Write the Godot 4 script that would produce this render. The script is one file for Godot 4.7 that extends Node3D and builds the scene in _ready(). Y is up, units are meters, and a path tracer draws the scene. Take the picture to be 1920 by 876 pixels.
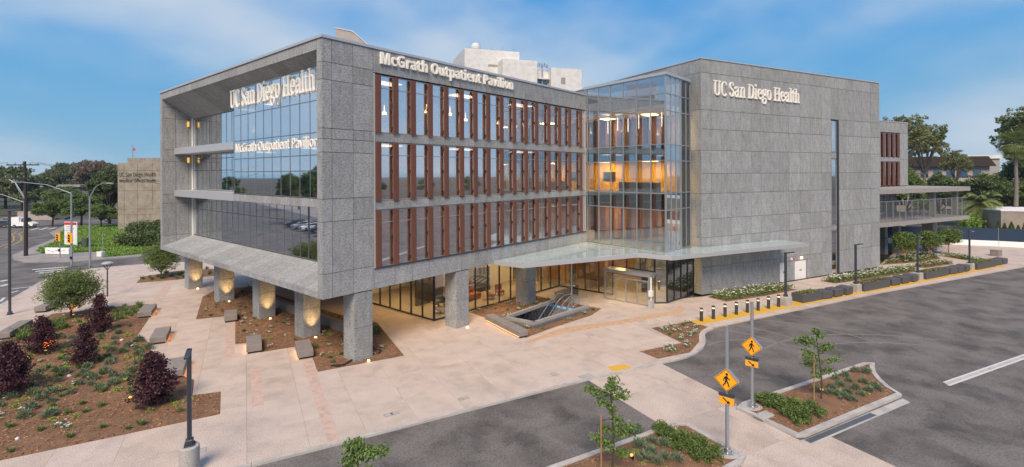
extends Node3D
# An outpatient pavilion of concrete panels with a glass entrance hall, its plaza, driveway and street, under a soft evening sky.

var rng := RandomNumberGenerator.new()
var taken := {}
var mats := {}
var noises := {}
var unit_box := BoxMesh.new()
var front_frame := Transform3D(Basis(Vector3.UP, deg_to_rad(49.94)), Vector3(-10.93, 0, -28.37))
var wing_frame := Transform3D(Basis(Vector3.UP, deg_to_rad(26.7)), Vector3(17.75, 0, -46.2))
var lead := deg_to_rad(28.4)   # the plaza's joints run along this bearing


# ---------- mesh building ----------
class Shape:
	var v := PackedVector3Array()
	var n := PackedVector3Array()
	var c := PackedColorArray()
	var tint := Color.WHITE

	func tri(a: Vector3, b: Vector3, d: Vector3) -> void:
		var m := (d - a).cross(b - a).normalized()
		v.append(a); v.append(b); v.append(d)
		for i in 3:
			n.append(m)
			c.append(tint)

	func smooth(a: Vector3, b: Vector3, d: Vector3, na: Vector3, nb: Vector3, nd: Vector3) -> void:
		if (d - a).cross(b - a).dot(na + nb + nd) < 0.0:
			var t := b; b = d; d = t
			t = nb; nb = nd; nd = t
		v.append(a); v.append(b); v.append(d)
		n.append(na); n.append(nb); n.append(nd)
		for i in 3:
			c.append(tint)

	func quad(a: Vector3, b: Vector3, d: Vector3, e: Vector3) -> void:
		tri(a, b, d)
		tri(a, d, e)

	# four corners, the face turned to look along m
	func face(a: Vector3, b: Vector3, d: Vector3, e: Vector3, m: Vector3) -> void:
		if (d - a).cross(b - a).dot(m) < 0.0:
			quad(a, e, d, b)
		else:
			quad(a, b, d, e)

	func box(at: Vector3, size: Vector3, turn := Basis()) -> void:
		var h := size * 0.5
		for k in 3:
			for s in [-1.0, 1.0]:
				var m := Vector3.ZERO
				m[k] = s
				var p := Vector3.ZERO
				var q := Vector3.ZERO
				p[(k + 1) % 3] = h[(k + 1) % 3]
				q[(k + 2) % 3] = h[(k + 2) % 3]
				var o := m * h[k]
				face(at + turn * (o - p - q), at + turn * (o + p - q), at + turn * (o + p + q), at + turn * (o - p + q), turn * m)

	# a box with chamfered edges
	func chamfer(at: Vector3, size: Vector3, b: float, turn := Basis()) -> void:
		var h := size * 0.5
		var i := h - Vector3(b, b, b)
		for k in 3:
			var k1 := (k + 1) % 3
			var k2 := (k + 2) % 3
			for s in [-1.0, 1.0]:
				var o := Vector3.ZERO
				o[k] = s * h[k]
				var p := Vector3.ZERO
				p[k1] = i[k1]
				var q := Vector3.ZERO
				q[k2] = i[k2]
				face(at + turn * (o - p - q), at + turn * (o + p - q), at + turn * (o + p + q), at + turn * (o - p + q), turn * o)
				for t in [-1.0, 1.0]:   # edge strip between +-k and +-k1, running along k2
					var a1 := Vector3.ZERO
					a1[k] = s * h[k]
					a1[k1] = t * i[k1]
					var a2 := Vector3.ZERO
					a2[k] = s * i[k]
					a2[k1] = t * h[k1]
					face(at + turn * (a1 - q), at + turn * (a1 + q), at + turn * (a2 + q), at + turn * (a2 - q), turn * (a1 + a2))
		for x in [-1.0, 1.0]:
			for y in [-1.0, 1.0]:
				for z in [-1.0, 1.0]:
					var s := Vector3(x, y, z)
					var p := at + turn * (s * Vector3(h.x, i.y, i.z))
					var q := at + turn * (s * Vector3(i.x, h.y, i.z))
					var r := at + turn * (s * Vector3(i.x, i.y, h.z))
					if (r - p).cross(q - p).dot(turn * s) < 0.0:
						tri(p, r, q)
					else:
						tri(p, q, r)

	# an outline on the ground (x, z) raised from y0 to y1
	func prism(o: PackedVector2Array, y0: float, y1: float, bottom := false) -> void:
		var idx := Geometry2D.triangulate_polygon(o)
		for k in range(0, idx.size(), 3):
			var a := Vector3(o[idx[k]].x, y1, o[idx[k]].y)
			var b := Vector3(o[idx[k + 1]].x, y1, o[idx[k + 1]].y)
			var d := Vector3(o[idx[k + 2]].x, y1, o[idx[k + 2]].y)
			if (d - a).cross(b - a).y < 0.0:
				var t := b; b = d; d = t
			tri(a, b, d)
			if bottom:
				var w := Vector3(0, y0 - y1, 0)
				tri(a + w, d + w, b + w)
		if y1 - y0 < 0.001:
			return
		var ccw := not Geometry2D.is_polygon_clockwise(o)
		for k in o.size():
			var p := o[k]
			var q := o[(k + 1) % o.size()]
			var e := (q - p).normalized()
			var m := Vector3(e.y, 0, -e.x)
			if not ccw:
				m = -m
			face(Vector3(p.x, y0, p.y), Vector3(q.x, y0, q.y), Vector3(q.x, y1, q.y), Vector3(p.x, y1, p.y), m)

	# an outline in the x-y plane of a frame, extruded along that frame's z
	func extrude(o: PackedVector2Array, z0: float, z1: float, f := Transform3D()) -> void:
		var idx := Geometry2D.triangulate_polygon(o)
		for s in [[z0, -1.0], [z1, 1.0]]:
			for k in range(0, idx.size(), 3):
				var a: Vector3 = f * Vector3(o[idx[k]].x, o[idx[k]].y, s[0])
				var b: Vector3 = f * Vector3(o[idx[k + 1]].x, o[idx[k + 1]].y, s[0])
				var d: Vector3 = f * Vector3(o[idx[k + 2]].x, o[idx[k + 2]].y, s[0])
				if (d - a).cross(b - a).dot(f.basis.z * s[1]) < 0.0:
					tri(a, d, b)
				else:
					tri(a, b, d)
		var cw := Geometry2D.is_polygon_clockwise(o)
		for k in o.size():
			var p := o[k]
			var q := o[(k + 1) % o.size()]
			var e := (q - p).normalized()
			var m := Vector3(e.y, -e.x, 0)
			if cw:
				m = -m
			face(f * Vector3(p.x, p.y, z0), f * Vector3(q.x, q.y, z0), f * Vector3(q.x, q.y, z1), f * Vector3(p.x, p.y, z1), f.basis * m)

	# a round tube through points, a radius at each
	func tube(path: Array, radii: Array, sides := 8, caps := true) -> void:
		var rings := []
		var side := Vector3.RIGHT
		for k in path.size():
			var a: Vector3 = path[maxi(k - 1, 0)]
			var b: Vector3 = path[mini(k + 1, path.size() - 1)]
			var d := (b - a).normalized()
			side = (side - d * side.dot(d))
			if side.length() < 0.05:
				side = d.cross(Vector3.BACK) if absf(d.z) < 0.9 else d.cross(Vector3.UP)
			side = side.normalized()
			var up := d.cross(side)
			var ring := []
			for j in sides:
				var t := TAU * j / sides
				ring.append(side * cos(t) + up * sin(t))
			rings.append(ring)
		for k in path.size() - 1:
			for j in sides:
				var j2 := (j + 1) % sides
				var p0: Vector3 = path[k] + rings[k][j] * radii[k]
				var p1: Vector3 = path[k] + rings[k][j2] * radii[k]
				var q0: Vector3 = path[k + 1] + rings[k + 1][j] * radii[k + 1]
				var q1: Vector3 = path[k + 1] + rings[k + 1][j2] * radii[k + 1]
				smooth(p0, p1, q1, rings[k][j], rings[k][j2], rings[k + 1][j2])
				smooth(p0, q1, q0, rings[k][j], rings[k + 1][j2], rings[k + 1][j])
		if caps:
			for e in [0, path.size() - 1]:
				var m: Vector3 = (path[0] - path[1]) if e == 0 else (path[e] - path[e - 1])
				for j in range(1, sides - 1):
					var a: Vector3 = path[e] + rings[e][0] * radii[e]
					var b: Vector3 = path[e] + rings[e][j] * radii[e]
					var d: Vector3 = path[e] + rings[e][j + 1] * radii[e]
					if (d - a).cross(b - a).dot(m) < 0.0:
						tri(a, d, b)
					else:
						tri(a, b, d)

	# a profile (radius, height) turned round the y axis
	func lathe(prof: Array, at := Vector3.ZERO, sides := 20, squash := Vector2.ONE) -> void:
		for k in prof.size() - 1:
			var a: Vector2 = prof[k]
			var b: Vector2 = prof[k + 1]
			var e := (b - a).normalized()
			for j in sides:
				var t0 := TAU * j / sides
				var t1 := TAU * (j + 1) / sides
				var d0 := Vector3(cos(t0) * squash.x, 0, sin(t0) * squash.y)
				var d1 := Vector3(cos(t1) * squash.x, 0, sin(t1) * squash.y)
				var n0 := (d0 * e.y + Vector3(0, -e.x, 0)).normalized()
				var n1 := (d1 * e.y + Vector3(0, -e.x, 0)).normalized()
				var p0 := at + d0 * a.x + Vector3(0, a.y, 0)
				var p1 := at + d1 * a.x + Vector3(0, a.y, 0)
				var q0 := at + d0 * b.x + Vector3(0, b.y, 0)
				var q1 := at + d1 * b.x + Vector3(0, b.y, 0)
				if a.x > 0.0005:
					smooth(p0, p1, q1, n0, n1, n1)
				if b.x > 0.0005:
					smooth(p0, q1, q0, n0, n1, n0)

	# a pointed leaf folded along its midrib
	func leaf(at: Vector3, along: Vector3, up: Vector3, length: float, width: float) -> void:
		var side := along.cross(up).normalized() * width * 0.5
		var m := along.cross(side).normalized()
		var mid := at + along * length * 0.45 - m * width * 0.12
		var tip := at + along * length
		tri(at, mid + side + m * width * 0.16, tip)
		tri(at, tip, mid - side + m * width * 0.16)

	func mesh() -> ArrayMesh:
		var a := []
		a.resize(Mesh.ARRAY_MAX)
		a[Mesh.ARRAY_VERTEX] = v
		a[Mesh.ARRAY_NORMAL] = n
		a[Mesh.ARRAY_COLOR] = c
		var m := ArrayMesh.new()
		m.add_surface_from_arrays(Mesh.PRIMITIVE_TRIANGLES, a)
		return m


# ---------- nodes ----------
func numbered(called: String) -> String:
	var k: int = taken.get(called, -1) + 1
	taken[called] = k
	return called if k == 0 else "%s_%03d" % [called, k]


func thing(called: String, label: String, category: String, at := Transform3D(), group := "") -> Node3D:
	var o := Node3D.new()
	o.name = numbered(called)
	o.transform = at
	add_child(o)
	tag(o, label, category, group)
	return o


func tag(o: Node, label: String, category: String, group := "") -> Node:
	o.set_meta("label", label)
	o.set_meta("category", category)
	if group:
		o.set_meta("group", group)
	return o


func put(called: String, m: Mesh, material: Material, parent: Node = null) -> MeshInstance3D:
	var o := MeshInstance3D.new()
	o.mesh = m
	o.material_override = material
	if parent == null:
		o.name = numbered(called)
		add_child(o)
	else:
		o.name = called
		parent.add_child(o, true)
	return o


func shape(called: String, s: Shape, material: Material, parent: Node = null) -> MeshInstance3D:
	return put(called, s.mesh(), material, parent)


func block(called: String, at: Vector3, size: Vector3, material: Material, parent: Node = null, turn := Basis()) -> MeshInstance3D:
	var o := put(called, unit_box, material, parent)
	o.transform = Transform3D(turn * Basis.from_scale(size), at)
	return o


# a block between two corners
func span(called: String, a: Vector3, b: Vector3, material: Material, parent: Node = null) -> MeshInstance3D:
	return block(called, (a + b) * 0.5, (b - a).abs(), material, parent)


func structure(o: Node) -> Node:
	o.set_meta("kind", "structure")
	return o


func stuff(o: Node) -> Node:
	o.set_meta("kind", "stuff")
	return o


func copy_of(o: Node3D, at: Transform3D, label := "", group := "") -> Node3D:
	var r: Node3D = o.duplicate()
	r.name = numbered(o.get_meta("base"))
	r.set_meta("base", o.get_meta("base"))
	add_child(r)
	r.transform = at
	if label:
		r.set_meta("label", label)
	if group:
		r.set_meta("group", group)
	return r


func standing(p: Vector2, turn := 0.0, y := 0.0, scale := 1.0) -> Transform3D:
	return Transform3D(Basis(Vector3.UP, turn).scaled(Vector3.ONE * scale), Vector3(p.x, y, p.y))


# ---------- materials ----------
func noise_map(key: String, frequency: float, octaves: int, stops: Array, size := 512, kind := FastNoiseLite.TYPE_SIMPLEX_SMOOTH, warp := 0.0) -> NoiseTexture2D:
	if noises.has(key):
		return noises[key]
	var f := FastNoiseLite.new()
	f.seed = 11 + noises.size()
	f.noise_type = kind
	f.frequency = frequency
	f.fractal_octaves = octaves
	f.fractal_gain = 0.6
	if warp > 0.0:
		f.domain_warp_enabled = true
		f.domain_warp_amplitude = warp
		f.domain_warp_frequency = frequency
	var t := NoiseTexture2D.new()
	t.width = size
	t.height = size
	t.seamless = true
	t.noise = f
	if stops:
		var g := Gradient.new()
		var at := PackedFloat32Array()
		var cs := PackedColorArray()
		for s in stops:
			at.append(s[0])
			cs.append(s[1] if s[1] is Color else Color(s[1], s[1], s[1]))
		g.offsets = at
		g.colors = cs
		t.color_ramp = g
	noises[key] = t
	return t


# base colours are given as linear values
func mat(called: String, r: float, g: float, b: float, rough := 0.8, metal := 0.0) -> StandardMaterial3D:
	var m := StandardMaterial3D.new()
	m.resource_name = called
	m.albedo_color = Color(r, g, b).linear_to_srgb()
	m.roughness = rough
	m.metallic = metal
	mats[called] = m
	return m


func grain(m: StandardMaterial3D, t: Texture2D, metres: float, coarse: Texture2D = null, coarse_metres := 8.0, relief: Texture2D = null, depth := 0.0) -> StandardMaterial3D:
	m.albedo_texture = t
	m.uv1_triplanar = true
	m.uv1_world_triplanar = true
	m.uv1_scale = Vector3.ONE / metres
	if coarse:
		m.detail_enabled = true
		m.detail_albedo = coarse
		m.detail_blend_mode = BaseMaterial3D.BLEND_MODE_MUL
		m.detail_uv_layer = BaseMaterial3D.DETAIL_UV_2
		m.uv2_triplanar = true
		m.uv2_world_triplanar = true
		m.uv2_scale = Vector3.ONE / coarse_metres
	if relief:
		m.heightmap_enabled = true
		m.heightmap_texture = relief
		m.heightmap_scale = depth
	return m


func glass(called: String, r: float, g: float, b: float, alpha: float, mirror: float) -> StandardMaterial3D:
	var m := mat(called, r, g, b, 0.02, mirror)
	m.albedo_color.a = alpha
	m.transparency = BaseMaterial3D.TRANSPARENCY_ALPHA
	return m


# coated glass: a share of the light is mirrored, the rest passes
func coated(called: String, r: float, g: float, b: float, share: float) -> StandardMaterial3D:
	var m := mat(called, r, g, b, 0.02, 1.0)
	m.albedo_color.a = share
	m.transparency = BaseMaterial3D.TRANSPARENCY_ALPHA
	if not noises.has("plain"):
		var im := Image.create(4, 4, false, Image.FORMAT_RGBA8)
		im.fill(Color.WHITE)
		noises["plain"] = ImageTexture.create_from_image(im)
	m.albedo_texture = noises["plain"]
	return m


func glow(called: String, r: float, g: float, b: float, energy: float) -> StandardMaterial3D:
	var m := mat(called, minf(r, 0.8), minf(g, 0.8), minf(b, 0.8), 0.5)
	m.emission_enabled = true
	m.emission = Color(r, g, b).linear_to_srgb()
	m.emission_energy_multiplier = energy
	return m


func make_materials() -> void:
	var fine := noise_map("fine", 0.05, 5, [[0.0, 0.62], [0.35, 0.86], [0.65, 0.95], [1.0, 1.0]])
	var blotch := noise_map("blotch", 0.008, 5, [[0.0, 0.80], [0.45, 0.92], [0.75, 0.98], [1.0, 1.0]], 512, FastNoiseLite.TYPE_SIMPLEX_SMOOTH, 20.0)
	var soft := noise_map("soft", 0.01, 4, [[0.0, 0.86], [0.5, 0.95], [1.0, 1.0]])
	var grit := noise_map("grit", 0.12, 3, [[0.0, 0.2], [0.5, 0.5], [1.0, 0.9]])
	var speck := noise_map("speck", 0.09, 3, [[0.0, Color(0.74, 0.6, 0.53)], [0.42, Color(0.9, 0.81, 0.75)], [0.55, Color(0.97, 0.92, 0.88)], [0.7, Color(0.82, 0.68, 0.6)], [1.0, Color(1, 0.96, 0.93)]])
	# concrete wall panels in slightly different casts of grey
	var tones := [0.395, 0.43, 0.465, 0.41, 0.448]
	var stone := noise_map("stone", 0.06, 5, [[0.0, 0.56], [0.36, 0.82], [0.6, 0.94], [1.0, 1.0]])
	for k in 5:
		grain(mat("panel%d" % k, tones[k], tones[k] * 1.035, tones[k] * (1.01 + 0.01 * k), 0.85), stone, 4.2, blotch, 6.5 + k, grit, 0.25)
		mats["panel%d" % k].uv2_scale = Vector3(0.5, 0.14 + 0.01 * k, 0.5)
	grain(mat("joint", 0.05, 0.05, 0.05, 0.95), fine, 1.0)
	grain(mat("smooth_concrete", 0.42, 0.40, 0.37, 0.85), fine, 3.0, soft, 4.0, grit, 0.1)
	grain(mat("pale_concrete", 0.55, 0.52, 0.48, 0.85), fine, 2.0, soft, 5.0, grit, 0.1)
	grain(mat("bench_concrete", 0.33, 0.29, 0.26, 0.8), fine, 1.5, soft, 3.0)
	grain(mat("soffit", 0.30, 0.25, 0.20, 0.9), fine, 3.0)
	var casts := [[0.70, 0.57, 0.465], [0.72, 0.585, 0.48], [0.685, 0.55, 0.445], [0.705, 0.58, 0.478], [0.73, 0.60, 0.495]]
	for k in 5:
		grain(mat("paving%d" % k, casts[k][0], casts[k][1], casts[k][2], 0.82), fine, 1.7, soft, 9.0 + k * 1.3, grit, 0.12)
	grain(mat("sidewalk", 0.42, 0.38, 0.345, 0.88), fine, 1.4, blotch, 9.0)
	grain(mat("kerb", 0.62, 0.58, 0.53, 0.85), fine, 0.9, blotch, 5.0)
	grain(mat("aggregate", 0.74, 0.68, 0.64, 0.9), speck, 0.7, soft, 3.0, grit, 0.4)
	grain(mat("tan_band", 0.72, 0.47, 0.28, 0.85), fine, 1.2, soft, 3.0)
	var patches := noise_map("patches", 0.009, 6, [[0.0, 0.6], [0.32, 0.77], [0.5, 0.87], [0.72, 0.95], [1.0, 1.0]], 1024, FastNoiseLite.TYPE_SIMPLEX_SMOOTH, 60.0)
	grain(mat("asphalt", 0.222, 0.2, 0.178, 0.9), fine, 3.4, patches, 31.0, grit, 0.5)
	grain(mat("street_asphalt", 0.22, 0.2, 0.182, 0.92), fine, 4.0, patches, 34.0)
	var mulch_map := noise_map("mulch", 0.07, 4, [[0.0, 0.3], [0.35, 0.62], [0.6, 0.85], [1.0, 1.0]])
	grain(mat("mulch", 0.50, 0.275, 0.145, 1.0), mulch_map, 1.1, blotch, 4.0, mulch_map, 3.0)
	grain(mat("lawn", 0.16, 0.33, 0.04, 1.0), mulch_map, 1.5, blotch, 11.0)
	grain(mat("dry_ground", 0.19, 0.165, 0.105, 1.0), mulch_map, 7.0, blotch, 60.0)
	grain(mat("hill_grass", 0.14, 0.15, 0.07, 1.0), mulch_map, 9.0, blotch, 70.0)
	grain(mat("dust", 0.235, 0.222, 0.208, 0.95), fine, 1.0)
	mat("line_paint", 0.72, 0.70, 0.66, 0.7)
	grain(mats.line_paint, fine, 0.8)
	grain(mat("yellow_paint", 0.5, 0.3, 0.05, 0.7), fine, 0.8)
	grain(mat("tactile", 0.80, 0.46, 0.045, 0.65), fine, 0.6)
	mat("cap_metal", 0.48, 0.49, 0.50, 0.4, 0.35)
	mat("frame_metal", 0.40, 0.42, 0.44, 0.35, 0.6)
	mat("dark_frame", 0.045, 0.05, 0.055, 0.4, 0.4)
	mat("mullion", 0.22, 0.235, 0.25, 0.35, 0.6)
	grain(mat("fin_red", 0.15, 0.056, 0.032, 0.55), soft, 1.5)
	grain(mat("fin_red_b", 0.165, 0.062, 0.036, 0.55), soft, 1.9)
	mat("bracket", 0.02, 0.02, 0.02, 0.5, 0.3)
	mat("pole_dark", 0.055, 0.062, 0.075, 0.42, 0.3)
	mat("pole_grey", 0.36, 0.39, 0.42, 0.4, 0.55)
	mat("steel", 0.55, 0.57, 0.58, 0.25, 0.9)
	mat("planter_grey", 0.075, 0.076, 0.08, 0.75)
	mat("white_paint", 0.72, 0.71, 0.68, 0.7)
	grain(mat("far_white", 0.74, 0.73, 0.70, 0.85), soft, 9.0)
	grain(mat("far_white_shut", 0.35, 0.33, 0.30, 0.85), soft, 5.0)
	grain(mat("beige_wall", 0.42, 0.37, 0.295, 0.88), fine, 3.0, blotch, 8.0)
	grain(mat("penthouse", 0.40, 0.36, 0.325, 0.8), soft, 4.0)
	mat("sign_orange", 0.95, 0.40, 0.012, 0.5)
	mat("sign_black", 0.012, 0.012, 0.012, 0.5)
	mat("sign_white", 0.8, 0.8, 0.78, 0.5)
	mat("sign_red", 0.6, 0.03, 0.03, 0.5)
	mat("rubber", 0.02, 0.02, 0.02, 0.8)
	mat("black_pipe", 0.012, 0.012, 0.012, 0.6)
	mat("stone", 0.6, 0.57, 0.52, 0.9)
	mat("wood_stake", 0.36, 0.2, 0.09, 0.85)
	grain(mat("bark", 0.13, 0.095, 0.07, 0.95), mulch_map, 0.6)
	grain(mat("pale_bark", 0.33, 0.29, 0.24, 0.95), mulch_map, 0.8)
	grain(mat("utility_wood", 0.07, 0.055, 0.045, 0.95), mulch_map, 1.0)
	mat("navy_screen", 0.012, 0.032, 0.07, 0.8)
	mat("blind", 0.76, 0.71, 0.63, 0.9)
	mat("room_wall", 0.62, 0.58, 0.52, 0.9)
	mat("room_floor", 0.34, 0.29, 0.24, 0.5)
	mat("room_grey", 0.28, 0.29, 0.31, 0.8)
	mat("amber_wall", 0.72, 0.46, 0.06, 0.7)
	grain(mat("timber_wall", 0.34, 0.18, 0.075, 0.6), soft, 0.9)
	mat("furniture_dark", 0.04, 0.042, 0.05, 0.6)
	mat("furniture_rust", 0.33, 0.09, 0.035, 0.6)
	mat("furniture_light", 0.6, 0.55, 0.48, 0.6)
	mat("screen_grey", 0.5, 0.55, 0.55, 0.4)
	# glass: the front rooms are coated and mirror the sky, the hall is clearer
	coated("pane_front", 0.97, 0.95, 0.98, 0.62)
	coated("pane_left", 0.86, 0.91, 0.97, 0.74)
	coated("pane_hall", 0.76, 0.85, 0.92, 0.34)
	coated("pane_spandrel", 0.55, 0.68, 0.76, 0.62)
	coated("pane_clear", 0.8, 0.82, 0.8, 0.2)
	coated("pane_rail", 0.85, 0.9, 0.92, 0.22)
	glass("pane_canopy", 0.60, 0.74, 0.72, 0.5, 0.14)
	coated("pane_dark", 0.22, 0.27, 0.32, 0.75)
	glow("lamp_warm", 1.0, 0.62, 0.25, 2.6)
	glow("lamp_amber", 1.0, 0.5, 0.1, 0.3)
	glow("lamp_white", 1.0, 0.86, 0.66, 0.9)
	glow("bollard_lamp", 1.0, 0.72, 0.32, 0.75)
	glow("led_strip", 1.0, 0.55, 0.2, 0.9)
	glow("letter_face", 1.0, 0.93, 0.82, 0.04)
	mats.letter_face.albedo_color = Color(0.74, 0.70, 0.62).linear_to_srgb()
	mat("letter_side", 0.62, 0.58, 0.52, 0.6)
	leaf_mat("leaf_green", 0.13, 0.19, 0.048)
	leaf_mat("leaf_bright", 0.2, 0.32, 0.05)
	leaf_mat("leaf_olive", 0.18, 0.195, 0.075)
	leaf_mat("leaf_dark", 0.1, 0.14, 0.045)
	leaf_mat("leaf_far", 0.13, 0.155, 0.065)
	leaf_mat("leaf_rust", 0.17, 0.125, 0.09)
	leaf_mat("leaf_purple", 0.075, 0.021, 0.032)
	leaf_mat("leaf_blue", 0.17, 0.235, 0.14)
	leaf_mat("leaf_lime", 0.3, 0.36, 0.08)
	leaf_mat("leaf_cream", 0.62, 0.58, 0.46)
	leaf_mat("leaf_palm", 0.2, 0.25, 0.07)
	leaf_mat("leaf_sapling", 0.125, 0.205, 0.045)
	leaf_mat("leaf_round", 0.15, 0.2, 0.055)
	leaf_mat("leaf_white", 0.8, 0.78, 0.72)


func leaf_mat(called: String, r: float, g: float, b: float) -> void:
	var m := mat(called, r, g, b, 0.6)
	m.vertex_color_use_as_albedo = true
	m.backlight_enabled = true
	m.backlight = Color(0.55, 0.55, 0.4)


# a rectangle of light looking along its own -z; the caller builds the fitting's glowing face
func area_lamp(at: Vector3, size: Vector2, energy: float, color: Color, parent: Node, turn := Basis(Vector3.RIGHT, -PI / 2)) -> void:
	var l := AreaLight3D.new()
	l.name = "area_light"
	l.area_size = size
	l.light_energy = energy * 0.45
	l.light_color = color
	l.shadow_enabled = true
	l.area_range = 30.0
	l.transform = Transform3D(turn, at)
	parent.add_child(l, true)


func spot_lamp(at: Vector3, towards: Vector3, angle: float, energy: float, color: Color, parent: Node, size := 0.05) -> void:
	var l := SpotLight3D.new()
	l.name = "spot_light"
	l.light_energy = energy * 0.45
	l.light_color = color
	l.spot_angle = angle
	l.spot_range = 12.0
	l.spot_attenuation = 2.0
	l.light_size = size
	l.shadow_enabled = true
	var up := Vector3.UP if absf(towards.normalized().y) < 0.95 else Vector3.RIGHT
	l.transform = Transform3D(Basis.looking_at(towards, up), at)
	parent.add_child(l, true)


# ---------- the whole scene ----------
func _ready() -> void:
	rng.seed = 20240
	# camera: level, a wide lens shifted down
	var cam := Camera3D.new()
	cam.name = "camera"
	cam.projection = Camera3D.PROJECTION_FRUSTUM
	cam.near = 0.1
	cam.far = 4000.0
	cam.size = 0.1 * 876.0 / 924.0
	cam.frustum_offset = Vector2(0.0, -0.1 * 113.0 / 924.0)
	cam.transform = Transform3D(Basis(Vector3.BACK, -0.0044), Vector3(0, 11.5, 0))
	add_child(cam)
	cam.current = true
	# sky, sun, exposure
	var env := Environment.new()
	env.background_mode = Environment.BG_SKY
	env.tonemap_mode = Environment.TONE_MAPPER_LINEAR
	env.tonemap_exposure = 3.1
	env.background_energy_multiplier = 1.0
	env.fog_enabled = true
	env.fog_density = 0.00013
	env.fog_light_color = Color(0.80, 0.86, 0.92)
	env.sdfgi_enabled = true
	env.ssao_enabled = true
	env.ssil_enabled = true
	var sky := Sky.new()
	sky.sky_material = evening_sky()
	env.sky = sky
	var we := WorldEnvironment.new()
	we.name = "environment"
	we.environment = env
	add_child(we)
	var sun := DirectionalLight3D.new()
	sun.name = "sun"
	sun.light_energy = 0.5
	sun.light_color = Color(1.0, 0.915, 0.825)
	sun.light_angular_distance = 30.0
	sun.shadow_enabled = true
	sun.rotation_degrees = Vector3(-46, -8, 0)
	add_child(sun)
	make_materials()
	build_ground()
	tyre_marks()
	build_pavilion()
	build_hall()
	build_wing()
	build_terrace()
	build_canopy()
	build_far_buildings()
	build_site()
	build_street()
	build_green()


func evening_sky() -> PanoramaSkyMaterial:
	var w := 1024
	var h := 512
	var im := Image.create(w, h, false, Image.FORMAT_RGBF)
	var f := FastNoiseLite.new()
	f.seed = 5
	f.noise_type = FastNoiseLite.TYPE_SIMPLEX_SMOOTH
	f.frequency = 1.0
	f.fractal_octaves = 5
	f.fractal_gain = 0.52
	var low := Color(0.086, 0.160, 0.214)
	var mid := Color(0.033, 0.122, 0.236)
	var high := Color(0.011, 0.082, 0.232)
	var cloud := Color(0.198, 0.222, 0.252)
	for j in h:
		var up := (0.5 - (j + 0.5) / h) * PI
		var s := sin(up)
		for i in w:
			var col := low
			if up > 0.0:
				var a := TAU * (i + 0.5) / w
				var t := clampf(s / 0.55, 0.0, 1.0)
				col = low.lerp(mid, clampf(t * 2.4, 0.0, 1.0)).lerp(high, clampf(t * 1.6 - 0.6, 0.0, 1.0))
				var d := Vector3(cos(a) * cos(up), s, sin(a) * cos(up))
				var p := Vector3(d.x, d.y * 3.2, d.z * 1.2) / (0.45 + s) * 0.9
				var n := f.get_noise_3d(p.x, p.y, p.z) * 0.75 + f.get_noise_3d(d.x * 1.6 + 7.0, d.y * 3.0, d.z * 1.6) * 0.7
				var k := smoothstep(-0.5, 0.75, n) * 0.85
				col = col.lerp(cloud, k)
			im.set_pixel(i, j, col)
	var m := PanoramaSkyMaterial.new()
	m.panorama = ImageTexture.create_from_image(im)
	return m


# ---------- ground helpers ----------
func v2(a: Array) -> PackedVector2Array:
	return PackedVector2Array(a)


func local2(f: Transform3D, x: float, z: float) -> Vector2:
	var p := f * Vector3(x, 0, z)
	return Vector2(p.x, p.z)


func flat(called: String, o: PackedVector2Array, y0: float, y1: float, m: Material, parent: Node = null) -> MeshInstance3D:
	var s := Shape.new()
	s.prism(o, y0, y1)
	return shape(called, s, m, parent)


# paving cut into slabs with open joints, the holes left free
func pave(called: String, piece: String, area: PackedVector2Array, holes: Array, along: float, across: float, bearing: float, y0: float, y1: float, kinds: Array) -> void:
	var root := Node3D.new()
	root.name = numbered(called)
	add_child(root)
	structure(root)
	var e := Vector2(cos(bearing), -sin(bearing))
	var n := Vector2(-e.y, e.x)
	var lo := Vector2(1e9, 1e9)
	var hi := -lo
	for p in area:
		var q := Vector2(p.dot(e), p.dot(n))
		lo = lo.min(q)
		hi = hi.max(q)
	var i0 := floori(lo.x / along)
	var j0 := floori(lo.y / across)
	var gap := 0.004
	for i in range(i0, ceili(hi.x / along)):
		for j in range(j0, ceili(hi.y / across)):
			var x0 := i * along + gap
			var x1 := (i + 1) * along - gap
			var z0 := j * across + gap
			var z1 := (j + 1) * across - gap
			var cell := v2([e * x0 + n * z0, e * x1 + n * z0, e * x1 + n * z1, e * x0 + n * z1])
			var left: Array = Geometry2D.intersect_polygons(cell, area)
			for hole in holes:
				var next := []
				for p in left:
					for q in Geometry2D.clip_polygons(p, hole):
						if not Geometry2D.is_polygon_clockwise(q):
							next.append(q)
				left = next
			for p in left:
				if absf(polygon_area(p)) > 0.02:
					flat(piece, p, y0, y1, mats[kinds[rng.randi() % kinds.size()]], root)


func polygon_area(p: PackedVector2Array) -> float:
	var a := 0.0
	for k in p.size():
		a += p[k].cross(p[(k + 1) % p.size()])
	return a * 0.5


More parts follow.
